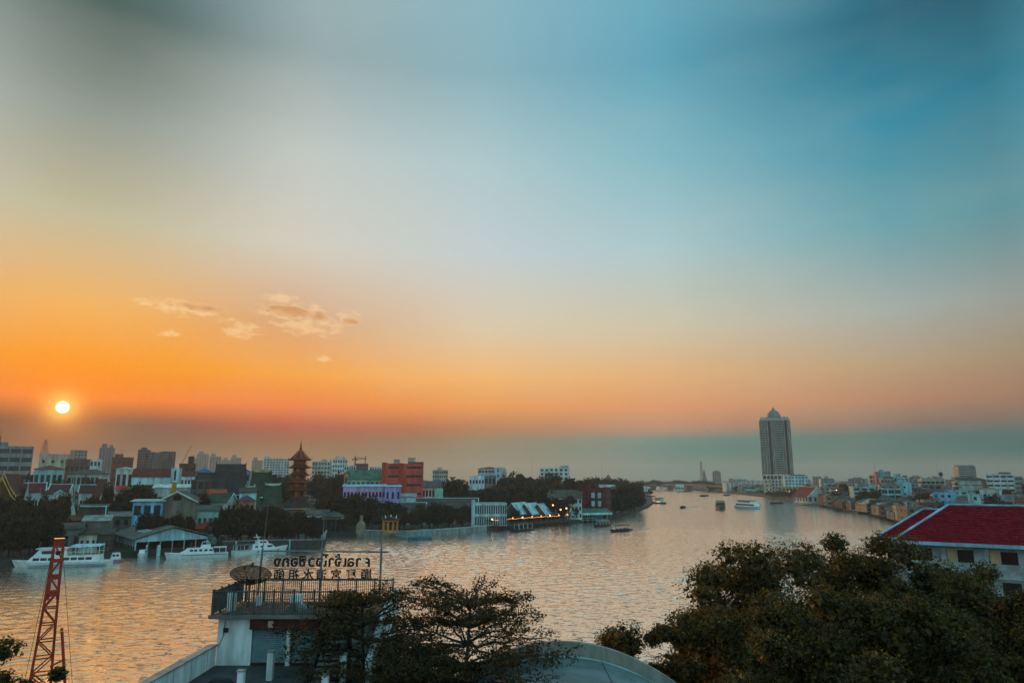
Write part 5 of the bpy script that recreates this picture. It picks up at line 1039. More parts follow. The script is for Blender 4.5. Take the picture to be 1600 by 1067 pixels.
B(1512, 1534, 772, 430, 'pale mint narrow house beside the grey-roofed row', 'mint_house', 'house', 8, -8, (170,206,196), fl=3, nc=1, ww=.2)
B(1430, 1460, 783, 430, 'green-grey balconied flats above the red roof corner', 'flats', 'building', 8, -10, (130,156,146), fl=2, nc=5, ww=.6, roof='shed', rc=(84,96,90), rise=.8)
B(1420, 1452, 793, 405, 'pale mint low house on the right waterfront', 'low_house', 'house', 7, -14, (140,176,164), fl=2, nc=4, ww=.5, roof='shed', rc=(96,110,104), rise=.7)
B(1418, 1446, 762, 520, 'brown tenement with stained balconies right of the stair wing', 'tenement', 'building', 12, -8, (112,84,76), fl=4, nc=4, ww=.7, wh=.5, band=(96,104,98))
B(1440, 1470, 757, 530, 'grey tenement with rusted awnings above the light blue shophouse', 'tenement', 'building', 12, -8, (112,112,108), fl=5, nc=3, ww=.6, wh=.5)
B(1340, 1356, 783, 560, 'low white kiosk over the water on the right bank', 'water_kiosk', 'kiosk', 6, -10, (190,186,176), 'gx', (70,64,60), fl=1, nc=3, rise=1.6)
B(1362, 1380, 787, 520, 'yellow-walled riverside house with a dark roof', 'yellow_house', 'house', 8, -16, (206,164,86), 'hip', (66,72,76), fl=2, nc=3, rise=2.4)
B(1378, 1402, 786, 490, 'dark timber stilt house right of the yellow riverside house', 'stilt_house', 'house', 9, -18, (78,70,62), 'gx', (72,74,70), fl=2, nc=3, rise=2.4)
B(1400, 1424, 792, 465, 'grey tin-roofed stilt house near the red roof corner', 'stilt_house', 'house', 9, -20, (96,92,84), 'gx', (96,98,90), fl=2, nc=3, rise=2)
def stilt_pier():
    a, b = onz(1318, 797.5), onz(1346, 801.5); L = (b-a).length; t = thing('waterfront_terrace', 'low floating terrace with white railings before the glass restaurant', 'terrace', (a.x, a.y-2, 0), math.atan2(b.y-a.y, b.x-a.x))
    MB().box(0, L, -3, 3, -.3, 1.0).build('pontoon', WOOD, t); MB().box(0, L, -2.95, -2.85, 1.9, 2.05).build('rail', WHITE, t)
    for i in range(14): MB().box(L*i/13.2, L*i/13.2+.14, -2.98, -2.84, 1.0, 1.95).build('rail_post', WHITE, t)
stilt_pier()
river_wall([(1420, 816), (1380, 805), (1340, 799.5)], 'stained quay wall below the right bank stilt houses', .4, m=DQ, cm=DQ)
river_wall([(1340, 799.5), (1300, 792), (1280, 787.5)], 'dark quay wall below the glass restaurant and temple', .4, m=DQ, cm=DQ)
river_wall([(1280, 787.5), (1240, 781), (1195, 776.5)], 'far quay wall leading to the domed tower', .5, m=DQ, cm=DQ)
mast(1365, 715, 900, 'thin radio mast left of the tall blue-grey block', 2, lattice=False)
mast(1463, 719, 900, 'thin radio mast over the long beige block', 2, lattice=False)
mast(1320, 747, 700, 'dark floodlight pole above the right bank roofs', 1.2, lattice=False, name='floodlight_pole')
p = atY(1475, 739, 640); t = thing('water_tank', 'round dark water tank on the roof of the long beige block', 'tank', (p.x, 645, atY(1475, 748, 640).z-.6)); hh = p.z-(atY(1475, 748, 640).z-.6)
MB().tube([(0, 0, 0), (0, 0, hh*.6)], .5, 8).build('stem', IRON, t); MB().lathe([(.4, hh*.45), (1.7, hh*.7), (1.7, hh), (.4, hh*1.2)], 12).build('tank_ball', paint((52,64,62)), t)
for i, (x, y, D, l) in enumerate(((1257, 772, 676, 'bright lamp on the red-roofed landing shed'), (1262, 774, 674, 'second bright lamp beside the riverside temple'), (1299, 774, 634, 'white lamp on the slim white shophouse'), (1307, 766, 634, 'warm lamp on the orange-brown shophouse'), (1233, 768, 925, 'amber lamp on the tawny gallery'))):
    p = atY(x, y, D-2); t = thing('wall_lamp', l, 'lamp', (p.x, D-2, GZ)); h = p.z-GZ
    MB().tube([(0, 0, 0), (0, 0, h)], .07, 5).build('post', IRON, t); MB().lathe([(.05, h-.1), (.4, h+.15), (.4, h+.4), (.05, h+.6)], 6).build('lamp_globe', LAMPW, t)
# ================================================================ bridge and far bank
def bridge():
    a, b = onz(1004, 764.2, 0), onz(1176, 770.5, 0); L = (b-a).length; t = thing('river_bridge', 'long low concrete bridge crossing the far river', 'bridge', (a.x, a.y, 0), math.atan2(b.y-a.y, b.x-a.x)); m = paint((96,98,94))
    n = 16
    for i in range(n):
        u0, u1 = i/n, (i+1)/n; z = lambda u: 6.0+4.2*math.sin(u*math.pi)
        MB().hexa([(L*u0, -7, z(u0)), (L*u1-.1, -7, z(u1)), (L*u1-.1, 7, z(u1)), (L*u0, 7, z(u0))], [(L*u0, -7, z(u0)+2.4), (L*u1-.1, -7, z(u1)+2.4), (L*u1-.1, 7, z(u1)+2.4), (L*u0, 7, z(u0)+2.4)]).build('deck_span', m, t)
        MB().hexa([(L*u0, -7.3, z(u0)+2.4), (L*u1-.1, -7.3, z(u1)+2.4), (L*u1-.1, -7.1, z(u1)+2.4), (L*u0, -7.1, z(u0)+2.4)], [(L*u0, -7.3, z(u0)+3.5), (L*u1-.1, -7.3, z(u1)+3.5), (L*u1-.1, -7.1, z(u1)+3.5), (L*u0, -7.1, z(u0)+3.5)]).build('parapet', m, t)
    for i in (2, 5, 8, 11, 14): u = i/n; z = 6.0+4.2*math.sin(u*math.pi); MB().box(L*u-2.2, L*u+2.2, -6, 6, -3, z).build('pier', m, t)
bridge()
mast(1095, 718, 2300, 'tall red lattice transmission mast above the far bridge', 10, col=paint((120,96,90)))
def prang():
    D = 2500; p = atY(1100, 734, D); h = p.z-GZ; t = thing('temple_prang', 'slender stone temple spire in the haze beyond the bridge', 'temple spire', (p.x, D, GZ)); m = paint((96,98,92)); k = PXM(D)
    MB().lathe([(7*k, 0), (6.4*k, h*.18), (5*k, h*.2), (4.6*k, h*.34), (3.6*k, h*.36), (3.2*k, h*.5)], 8).build('terrace', m, t)
    MB().lathe([(2.6*k, h*.5), (2.4*k, h*.62), (2*k, h*.75), (1.3*k, h*.88), (.6*k, h*.95), (.2*k, h)], 10).build('spire', m, t)
prang()
B(1113, 1126, 737, 2300, 'lone hazy tower block right of the temple spire', 'hazy_tower', 'building', 30, 0, (120,126,126), fl=15, nc=4, style='b', top=((.2,.8,4,(120,126,126)),))
B(1139, 1145, 747, 2300, 'small hazy block between the lone tower and the domed tower', 'hazy_block', 'building', 24, 0, (130,134,132), fl=7, nc=3, style='b')
B(1154, 1178, 756, 1250, 'white riverside houses at the right end of the bridge', 'white_house', 'house', 14, 0, (190,190,184), fl=3, nc=6, top=((0,.3,3,(190,190,184)),))
B(1166, 1196, 764, 1080, 'teal-roofed waterside sheds left of the domed tower', 'waterside_shed', 'shed', 14, 0, (120,136,130), 'gx', (130,160,156), fl=2, nc=6, rise=3)
B(1056, 1068, 757, 1300, 'white long-roofed pier house at the left end of the bridge', 'pier_house', 'house', 10, 0, (206,206,200), 'gx', (196,196,190), fl=1, nc=5, rise=3)
# ================================================================ the rest of the crowded town, house by house
PAL = [((196,196,190), 'off-white'), ((150,144,134), 'grey'), ((176,160,136), 'beige'), ((120,104,92), 'brown'), ((150,186,184), 'pale teal'), ((178,150,120), 'tan'), ((128,140,138), 'blue-grey'), ((110,76,64), 'rust-brown'), ((206,206,204), 'white')]
RPAL = [((88,80,72), 'grey'), ((112,60,44), 'rusty'), ((70,70,66), 'dark'), ((150,150,142), 'pale'), ((120,44,36), 'red'), ((60,84,72), 'green')]
SEEN = {}
DPAL = [((96,84,72), 'brown'), ((76,66,58), 'dark brown'), ((110,108,100), 'grey'), ((130,120,102), 'beige'), ((84,92,88), 'green-grey'), ((150,146,134), 'pale')]
def filler(x0, x1, D0, D1, n, hmin, hmax, zone, pal=None, far=False):
    for i in range(n):
        px = x0+(x1-x0)*(i+random.random()*.9)/n; D = D0+(D1-D0)*random.random(); D = max(D, shore_y(px)+4)
        h = random.uniform(hmin, hmax); w = random.uniform(9, 20)*(1.5 if far else 1); wp = w/PXM(D)
        py = 747-(h+GZ-CAMH)/D*FPX*.97
        c, cn_ = random.choice(pal or PAL); r_, rn = random.choice(RPAL); kind = random.random()
        fl = max(1, round(h/3.4)); nc = max(2, int(w/4.5))
        if kind < .5 or h > 13: rt, nm, lab = 'flat', 'town_house', '%s flat-roofed %s-storey house %s' % (cn_, ['one','two','three','four','five','six','seven','eight','nine','ten','eleven','twelve','thirteen'][min(fl, 13)-1], zone)
        else: rt = random.choice(['gx', 'hip', 'gy']); nm = 'town_house'; lab = '%s house with a %s %s roof %s' % (cn_, rn, {'gx': 'side-gabled', 'hip': 'hipped', 'gy': 'front-gabled'}[rt], zone)
        B(px-wp/2, px+wp/2, py, D, lab, nm, 'house', random.uniform(9, 15), random.uniform(-22, 22), c, rt, r_, fl=fl, nc=nc if D < 900 else max(2, nc-1), ww=random.uniform(.4, .7), wh=random.uniform(.35, .5), group='houses '+zone, vis=('front',), clutter=D < 1000,
          top=((.1+.4*random.random(), .75, random.uniform(.8, 2.2), (140,140,136)),) if rt == 'flat' and random.random() < .45 else ())
filler(-10, 120, 345, 520, 12, 6, 12, 'behind the maroon temples')
filler(120, 300, 345, 520, 15, 6, 12, 'behind the gilded temple')
filler(300, 450, 450, 620, 9, 7, 13, 'behind the Chinese temple roofs')
filler(-10, 300, 540, 900, 26, 8, 19, 'below the left towers')
filler(300, 620, 640, 1000, 22, 10, 20, 'around the pagoda skyline')
filler(620, 860, 560, 950, 22, 9, 18, 'right of the coral block')
filler(-20, 900, 1100, 2200, 44, 12, 26, 'on the hazy left bank', far=True)
filler(860, 1060, 1000, 2200, 14, 8, 18, 'beyond the wooded point', far=True)
filler(1140, 1300, 1100, 2000, 14, 10, 22, 'hazy near the domed tower', far=True)
filler(1262, 1345, 680, 900, 13, 6, 14, 'behind the riverside temple')
filler(1330, 1440, 560, 820, 18, 8, 17, 'near the grid-windowed block')
filler(1425, 1610, 470, 640, 18, 8, 15, 'behind the long red roof')
filler(1300, 1620, 850, 1500, 26, 12, 25, 'on the right skyline', far=True)
filler(1450, 1620, 400, 460, 8, 6, 10, 'above the red roof ridge')
filler(1255, 1330, 640, 690, 7, 4, 8, 'along the temple quay', DPAL)
filler(1286, 1432, 300, 320, 24, 4, 8, 'along the right quay', DPAL)
filler(1380, 1440, 470, 520, 7, 6, 11, 'behind the stilt houses', DPAL)
filler(1140, 1200, 1120, 1250, 6, 6, 12, 'left of the domed tower')
# ================================================================ trees of both banks
ORD = 'first second third fourth fifth sixth seventh eighth ninth tenth eleventh twelfth thirteenth fourteenth fifteenth sixteenth seventeenth eighteenth nineteenth twentieth'.split()
def row(lst, label, group, bush=0):
    lst = sorted(lst)
    for i, (px, y, D, w, k) in enumerate(lst): tree(px, y, D, w, k, '%s, %s from left' % (label, ORD[i]), group)
def scrub(x0, x1, n, yt, back, label, group):      # low bushes that close the gaps under the crowns
    for i in range(n):
        px = x0+(x1-x0)*(i+.5)/n+random.uniform(-2, 2); D = shore_y(px)+back+random.random()*4; g = onz(px, 900, GZ)
        yb = 747+(CAMH-GZ)/D*FPX*.98; hpx = random.uniform(4.0, 6.5)/PXM(D)
        tree(px, yb-hpx, D, random.uniform(5, 8)/PXM(D), random.choice((0, 1, 3, 5)), '%s, %s from left' % (label, ORD[i]), group, name='low_bush')
scrub(-10, 84, 9, 0, 5, 'low dark bush under the far left waterside trees', 'bushes at far left waterside')
scrub(345, 505, 16, 0, 5, 'low dark bush behind the dark river wall', 'bushes behind the dark river wall')
scrub(515, 740, 18, 0, 14, 'low bush behind the pale promenade wall', 'bushes behind the promenade')
scrub(948, 1018, 12, 0, .5, 'low bush on the shore of the wooded point', 'bushes on the wooded point')
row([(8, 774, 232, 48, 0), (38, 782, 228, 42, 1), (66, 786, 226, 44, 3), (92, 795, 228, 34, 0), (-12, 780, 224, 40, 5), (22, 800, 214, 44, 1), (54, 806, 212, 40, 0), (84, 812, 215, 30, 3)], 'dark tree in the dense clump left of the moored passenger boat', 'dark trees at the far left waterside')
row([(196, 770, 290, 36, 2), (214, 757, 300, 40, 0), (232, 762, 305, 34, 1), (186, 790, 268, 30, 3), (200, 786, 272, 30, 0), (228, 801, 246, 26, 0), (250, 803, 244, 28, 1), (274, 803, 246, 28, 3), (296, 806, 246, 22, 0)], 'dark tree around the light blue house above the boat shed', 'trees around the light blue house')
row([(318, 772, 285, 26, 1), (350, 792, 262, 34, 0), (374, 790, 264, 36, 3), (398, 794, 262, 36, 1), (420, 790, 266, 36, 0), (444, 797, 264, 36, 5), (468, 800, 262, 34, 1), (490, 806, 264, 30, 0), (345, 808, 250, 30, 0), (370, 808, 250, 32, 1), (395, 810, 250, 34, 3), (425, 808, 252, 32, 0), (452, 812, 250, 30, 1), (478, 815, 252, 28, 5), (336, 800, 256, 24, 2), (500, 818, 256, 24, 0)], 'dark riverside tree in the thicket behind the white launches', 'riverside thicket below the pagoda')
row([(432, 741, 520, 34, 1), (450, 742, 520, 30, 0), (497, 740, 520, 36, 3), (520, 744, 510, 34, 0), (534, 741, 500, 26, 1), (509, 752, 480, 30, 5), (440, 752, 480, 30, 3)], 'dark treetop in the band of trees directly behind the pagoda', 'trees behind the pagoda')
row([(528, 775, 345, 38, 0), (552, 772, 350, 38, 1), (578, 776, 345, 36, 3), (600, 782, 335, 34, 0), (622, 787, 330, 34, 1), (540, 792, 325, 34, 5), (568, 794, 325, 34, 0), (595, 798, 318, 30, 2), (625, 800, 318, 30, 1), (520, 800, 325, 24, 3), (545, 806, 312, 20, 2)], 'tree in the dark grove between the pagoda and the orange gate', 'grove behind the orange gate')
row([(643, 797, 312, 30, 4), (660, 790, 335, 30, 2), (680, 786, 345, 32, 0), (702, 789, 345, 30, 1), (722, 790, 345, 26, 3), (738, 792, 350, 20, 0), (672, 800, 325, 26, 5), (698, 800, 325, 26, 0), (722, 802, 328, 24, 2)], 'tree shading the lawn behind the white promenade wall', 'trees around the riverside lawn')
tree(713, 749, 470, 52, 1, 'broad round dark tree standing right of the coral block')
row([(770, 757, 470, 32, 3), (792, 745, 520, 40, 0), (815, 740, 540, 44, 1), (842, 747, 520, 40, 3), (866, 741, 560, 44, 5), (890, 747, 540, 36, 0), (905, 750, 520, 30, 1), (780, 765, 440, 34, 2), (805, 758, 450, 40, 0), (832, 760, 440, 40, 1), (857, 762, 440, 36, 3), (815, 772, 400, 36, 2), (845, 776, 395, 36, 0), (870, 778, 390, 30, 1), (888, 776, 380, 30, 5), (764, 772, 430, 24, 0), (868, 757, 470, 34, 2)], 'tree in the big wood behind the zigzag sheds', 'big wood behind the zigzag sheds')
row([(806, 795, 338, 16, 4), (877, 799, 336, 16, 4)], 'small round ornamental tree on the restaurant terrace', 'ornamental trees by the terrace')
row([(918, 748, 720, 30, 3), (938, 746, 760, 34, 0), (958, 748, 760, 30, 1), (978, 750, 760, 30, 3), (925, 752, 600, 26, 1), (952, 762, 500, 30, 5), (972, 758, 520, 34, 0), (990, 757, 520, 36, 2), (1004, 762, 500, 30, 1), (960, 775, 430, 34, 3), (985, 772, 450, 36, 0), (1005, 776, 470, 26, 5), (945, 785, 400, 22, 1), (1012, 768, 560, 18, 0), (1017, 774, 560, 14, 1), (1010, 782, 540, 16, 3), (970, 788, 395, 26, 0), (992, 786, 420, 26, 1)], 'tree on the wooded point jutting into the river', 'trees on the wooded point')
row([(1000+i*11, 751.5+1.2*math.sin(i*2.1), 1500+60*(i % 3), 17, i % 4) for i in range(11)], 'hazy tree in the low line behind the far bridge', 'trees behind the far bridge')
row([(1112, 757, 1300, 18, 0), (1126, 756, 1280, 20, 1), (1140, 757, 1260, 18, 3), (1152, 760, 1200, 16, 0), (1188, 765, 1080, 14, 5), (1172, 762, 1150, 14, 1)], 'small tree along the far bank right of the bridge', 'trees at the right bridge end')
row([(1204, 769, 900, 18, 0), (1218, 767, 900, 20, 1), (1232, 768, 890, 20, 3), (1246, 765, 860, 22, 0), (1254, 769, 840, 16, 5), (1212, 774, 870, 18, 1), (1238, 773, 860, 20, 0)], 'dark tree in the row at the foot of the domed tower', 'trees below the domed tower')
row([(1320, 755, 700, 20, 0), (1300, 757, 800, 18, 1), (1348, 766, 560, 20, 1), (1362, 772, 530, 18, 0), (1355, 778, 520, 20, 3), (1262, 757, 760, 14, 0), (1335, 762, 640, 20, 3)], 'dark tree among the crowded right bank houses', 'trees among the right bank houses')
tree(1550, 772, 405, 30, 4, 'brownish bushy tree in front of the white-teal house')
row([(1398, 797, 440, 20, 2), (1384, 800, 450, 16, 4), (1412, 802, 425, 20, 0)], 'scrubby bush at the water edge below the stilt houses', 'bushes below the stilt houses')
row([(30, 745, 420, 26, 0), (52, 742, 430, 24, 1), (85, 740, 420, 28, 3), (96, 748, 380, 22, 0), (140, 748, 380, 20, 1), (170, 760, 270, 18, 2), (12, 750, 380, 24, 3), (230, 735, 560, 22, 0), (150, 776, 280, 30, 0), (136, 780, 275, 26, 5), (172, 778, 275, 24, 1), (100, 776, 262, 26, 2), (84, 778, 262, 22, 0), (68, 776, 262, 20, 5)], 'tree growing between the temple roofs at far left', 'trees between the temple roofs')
scrub(1198, 1262, 8, 0, 1, 'low bush on the quay below the domed tower', 'bushes below the domed tower')
scrub(1345, 1425, 10, 0, 1, 'low bush along the right bank quay', 'bushes along the right quay')
def strew(x0, x1, D0, D1, n, h0, h1, label, group):
    P = sorted((x0+(x1-x0)*(i+random.random())/n, D0+(D1-D0)*random.random(), random.uniform(h0, h1)) for i in range(n))
    for i, (px, D, h) in enumerate(P):
        D = max(D, shore_y(px)+6); tree(px, 747-(h+GZ-CAMH)/D*FPX*.97, D, random.uniform(8, 14)/PXM(D), random.randrange(6), '%s, %s from left' % (label, ORD[i]), group)
strew(0, 200, 330, 560, 18, 9, 14, 'tree showing between roofs behind the maroon temples', 'town trees behind the maroon temples')
strew(200, 430, 310, 560, 20, 9, 14, 'tree showing between roofs left of the pagoda', 'town trees left of the pagoda')
strew(640, 780, 440, 640, 14, 10, 15, 'tree showing behind the long grey roofs', 'town trees behind the long grey roofs')
strew(500, 640, 400, 480, 12, 8, 12, 'tree around the lilac and pink row', 'town trees around the lilac row')
strew(1300, 1600, 450, 800, 18, 7, 13, 'tree showing between the right bank houses', 'town trees on the right bank')
# birds
BIRD = mat('dark_bird_feathers', (.02, .02, .02), .9, 0)
for i, (x, y, l) in enumerate(((497, 666, 'topmost dark bird flying over the pagoda'), (516, 670, 'right-hand dark bird flying above the pagoda'), (487, 693, 'lowest dark bird flying near the pagoda spire'), (1104, 673, 'lone dark bird left of the domed tower'))):
    p = atY(x, y, 170); t = thing('flying_bird', l, 'bird', p, random.random()*3, 'birds over the river'); s = .45
    MB().lathe([(.01, -.5*s), (.09*s, -.25*s), (.12*s, .05*s), (.08*s, .3*s), (.02*s, .5*s)], 6).build('body', BIRD, t).rotation_euler = (R(90), 0, 0)
    for q in (-1, 1): MB()._add([(0, -.15*s, 0), (q*.5*s, -.1*s, .22*s), (q*1.0*s, .1*s, .1*s), (q*.5*s, .14*s, .2*s), (0, .15*s, .0), (0, 0, -.04)], [(0, 1, 3, 4), (1, 2, 3), (0, 5, 1), (5, 4, 3), (5, 3, 1)]).build('wing', BIRD, t)
# ================================================================ near bank
# --- shrine rooftop with terrace, sign, railings
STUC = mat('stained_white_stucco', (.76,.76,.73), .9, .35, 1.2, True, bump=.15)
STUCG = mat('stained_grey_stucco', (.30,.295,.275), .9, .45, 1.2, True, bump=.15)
MAROON = mat('maroon_beam_paint', (.085,.018,.016), .8, .3, 2)
SHUT = mat('teal_roller_shutter', (.16,.25,.27), .55, .2, 1.5, wave=('Z', 6.0, .03))
DKFLOOR = mat('dark_roof_screed', (.055,.060,.064), .85, .35, .8, bump=.2)
RAILM = mat('weathered_rail_paint', (.085,.080,.074), .7, .4, 4)
def shrine():
    YF, YB = 36.5, 40.0; zf = atY(336, 960, YF).z; zl = atY(360, 1040, YF).z; xl = atY(341, 975, YF).x; xr = atY(612, 960, 40).x; xt = atY(333, 960, YF).x
    t = thing('shrine_rooftop', 'white rooftop building with a railed terrace, shutters and outside stair by the river', 'building', ((xl+xr)/2, YF, 2.0)); o = t.location; A = lambda v: v-o.x; Bq = lambda v: v-o.y; Z = lambda v: v-2.0
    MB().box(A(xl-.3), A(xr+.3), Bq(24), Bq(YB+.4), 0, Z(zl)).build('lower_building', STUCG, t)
    ubox('lower_roof_floor', DKFLOOR, t, A(xl), A(xr), Bq(24.2), Bq(YF-.01), Z(zl), Z(zl)+.03)
    pz = atY(342, 1010, YF-.3).z
    MB().box(A(xl-.3), A(xl), Bq(24), Bq(YF-.02), Z(zl)-.01, Z(pz)).build('lower_parapet', STUC, t); MB().box(A(xl-.36), A(xl+.06), Bq(24), Bq(YF-.03), Z(pz), Z(pz)+.07).build('parapet_coping', STUCG, t)
    for k in range(6): ubox('panel_joint', IRON, t, A(xl)-.002, A(xl)+.004, Bq(27+k*1.7), Bq(27.02+k*1.7), Z(zl), Z(pz)-.02)
    x1 = atY(393, 1000, YF).x
    MB().box(A(xl), A(x1), 0, Bq(YB), Z(zl), Z(zf)-.12).build('left_wall', STUC, t)
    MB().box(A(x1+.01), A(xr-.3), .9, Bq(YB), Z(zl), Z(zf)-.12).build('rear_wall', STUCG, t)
    ly0, ly1 = atY(420, 981, YF).z, zf-.12
    lint = ubox('maroon_lintel', MAROON, t, A(x1-.02), A(atY(545, 970, YF).x), -.35, .5, Z(ly0), Z(ly1))
    ubox('lintel_lamp', paint((190,150,130)), t, A(atY(427, 975, YF).x)-.12, A(atY(427, 975, YF).x)+.12, -.42, -.35, Z(ly0)+.1, Z(ly1)-.1)
    xs = [393.5, 448, 455, 500]
    for a, b in ((394, 447.5), (456, 505)):
        s = ubox('shutter', SHUT, t, A(atY(a, 1000, YF).x), A(atY(b, 1000, YF).x), .1, .16, Z(zl)+.12, Z(ly0)+.2)
    ubox('shutter_sill', MAROON, t, A(x1), A(atY(505, 1000, YF).x), .0, .3, Z(zl)+.03, Z(zl)+.14)
    ubox('shutter_post', STUC, t, A(atY(448.5, 1000, YF).x), A(atY(455, 1000, YF).x), -.12, .12, Z(zl)+.02, Z(ly0))
    # terrace slab and clutter
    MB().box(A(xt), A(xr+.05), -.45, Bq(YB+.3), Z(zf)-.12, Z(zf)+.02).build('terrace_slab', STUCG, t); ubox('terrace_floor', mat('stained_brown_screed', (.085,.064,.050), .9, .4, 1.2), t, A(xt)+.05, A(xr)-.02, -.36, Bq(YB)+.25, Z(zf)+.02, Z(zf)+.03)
    ubox('slab_edge', paint((120,116,108)), t, A(xt)-.04, A(xr)+.05, -.5, -.45, Z(zf)-.1, Z(zf)+.06)
    for (px, py, hh, ww, Y) in ((361, 956, .95, .34, 37.4), (466, 944, .6, .36, 38.8), (456, 946, .55, .2, 39.2), (404, 940, .5, .26, 39)):
        p = atY(px, py, Y); ubox('terrace_pillar', STUC, t, A(p.x)-ww/2, A(p.x)+ww/2, Bq(Y)-ww/2, Bq(Y)+ww/2, Z(zf)+.02, Z(zf)+hh)
    rg = np.random.default_rng(5); mb = MB()
    for i in range(60):
        p = atY(462+rg.normal()*6, 952, 37.6); s = .05+.09*rg.random(); x, y = A(p.x)+rg.normal()*.1, Bq(37.6)+rg.normal()*.3; z = Z(zf)+.02+.3*rg.random()*math.exp(-((x-A(atY(462, 952, 37.6).x))/.35)**2)
        mb.box(x-s, x+s, y-s, y+s*.7, z-s*.5, z+s)
    r_ = mb.build('rubble_heap', STUCG, t); r_['kind'] = 'stuff'
    # railings: each baluster a piece
    def rail(name, a, b, n, h=1.12, every=9):
        a, b = Vector(a), Vector(b); r = MB(); d = (b-a).normalized()
        top = MB().bar(a+Vector((0, 0, h)), b+Vector((0, 0, h)), .035).bar(a+Vector((0, 0, .10)), b+Vector((0, 0, .10)), .025).build(name, RAILM, t)
        bm_ = MB().box(-.014, .014, -.014, .014, .08, h).mesh('baluster', RAILM); pm_ = MB().box(-.04, .04, -.04, .04, -.02, h+.1).mesh('rail_post', RAILM)
        for i in range(n+1):
            q = a+(b-a)*i/n; link('rail_post' if i % every == 0 else 'baluster', pm_ if i % every == 0 else bm_, top, q)
    zr = Z(zf)+.02
    rail('front_railing', (A(xt)+.1, -.4, zr), (A(atY(560, 955, YF).x), -.4, zr), 64)
    rail('left_railing', (A(xt)+.1, -.28, zr), (A(xt)+.1, Bq(YB)+.1, zr), 40)
    rail('river_railing', (A(xt)+.22, Bq(YB)+.15, zr), (A(xr), Bq(YB)+.15, zr), 72, 1.12)
    # right-hand sloping stair wall
    pb = atY(612, 922, 40); MB().prism([(Bq(33.2), Z(zl)), (Bq(40.5), Z(zl)), (Bq(40.5), Z(pb.z)), (Bq(39.4), Z(pb.z)-.15), (Bq(37.0), Z(zf)+.2), (Bq(33.2), Z(zl)+1.0)], A(xr), A(xr)+.28, 'x').build('stair_side_wall', STUC, t)
    MB().box(A(atY(548, 1000, YF).x), A(xr)-.01, .3, .88, Z(zl), Z(zf)-.12).build('right_wall', STUC, t)
    # stair: separate treads, stringers and handrails
    n = 13; xa, xb = A(atY(505, 1010, 35).x), A(atY(541, 1010, 35).x)
    for i in range(n):
        f = i/(n-1); y = -3.3+2.9*f; z = Z(zl)+(zf-zl)*(i+1)/n; ubox('stair_tread', STUCG, t, xa, xb, y, y+.27, z-.07, z)
    for x in (xa-.06, xb+.06):
        MB().hexa([(x-.05, -3.4, Z(zl)), (x+.05, -3.4, Z(zl)), (x+.05, -.42, Z(zf)-.35), (x-.05, -.42, Z(zf)-.35)], [(x-.05, -3.4, Z(zl)+.3), (x+.05, -3.4, Z(zl)+.3), (x+.05, -.42, Z(zf)), (x-.05, -.42, Z(zf))]).build('stringer', IRON, t)
        MB().bar((x, -3.4, Z(zl)+1.0), (x, -.42, Z(zf)+.95), .025).build('handrail', RAILM, t)
        for k in range(6): f = k/5; MB().bar((x, -3.4+2.98*f, Z(zl)+.1+(zf-zl)*f), (x, -3.4+2.98*f, Z(zl)+1.0+(zf-zl-.05)*f), .018).build('handrail_post', RAILM, t)
    # free-standing square posts on the lower roof
    for (px, py, top, w) in ((421, 1063, 1018, .26), (375, 1085, 1048, .26), (535, 1070, 1022, .26), (507, 1090, 1053, .26)):
        p = onz(px, py, zl); pt = atY(px, top, p.y); ubox('roof_post', STUC, t, A(p.x)-w/2, A(p.x)+w/2, Bq(p.y)-w/2, Bq(p.y)+w/2, Z(zl)+.03, Z(pt.z)); ubox('post_cap', STUCG, t, A(p.x)-w/2-.03, A(p.x)+w/2+.03, Bq(p.y)-w/2-.03, Bq(p.y)+w/2+.03, Z(pt.z), Z(pt.z)+.06)
    MB().tube([(A(xl)+.35, -.02, Z(zf)-.3), (A(xl)+.3, -.04, Z(zl)+1.4), (A(xl)+.1, -.03, Z(zl)+.9)], .02, 5).build('loose_cable', IRON, t); ubox('junction_box', IRON, t, A(xl)+.3, A(xl)+.52, -.1, -.002, Z(zf)-.8, Z(zf)-.6)
    MB().tube([(A(xl)+1.2, -.7, Z(zl)+.1), (A(xl)+1.5, -.8, Z(zl)+.25), (A(xl)+2.1, -.7, Z(zl)+.2), (A(xl)+2.4, -.6, Z(zl)+.1)], [.12, .22, .2, .06], 7).build('tarpaulin_bundle', IRON, t).location = (0, -3.0, 0)
    return zf, xt, xr, YB
ZF, XT, XR, YB_ = shrine()
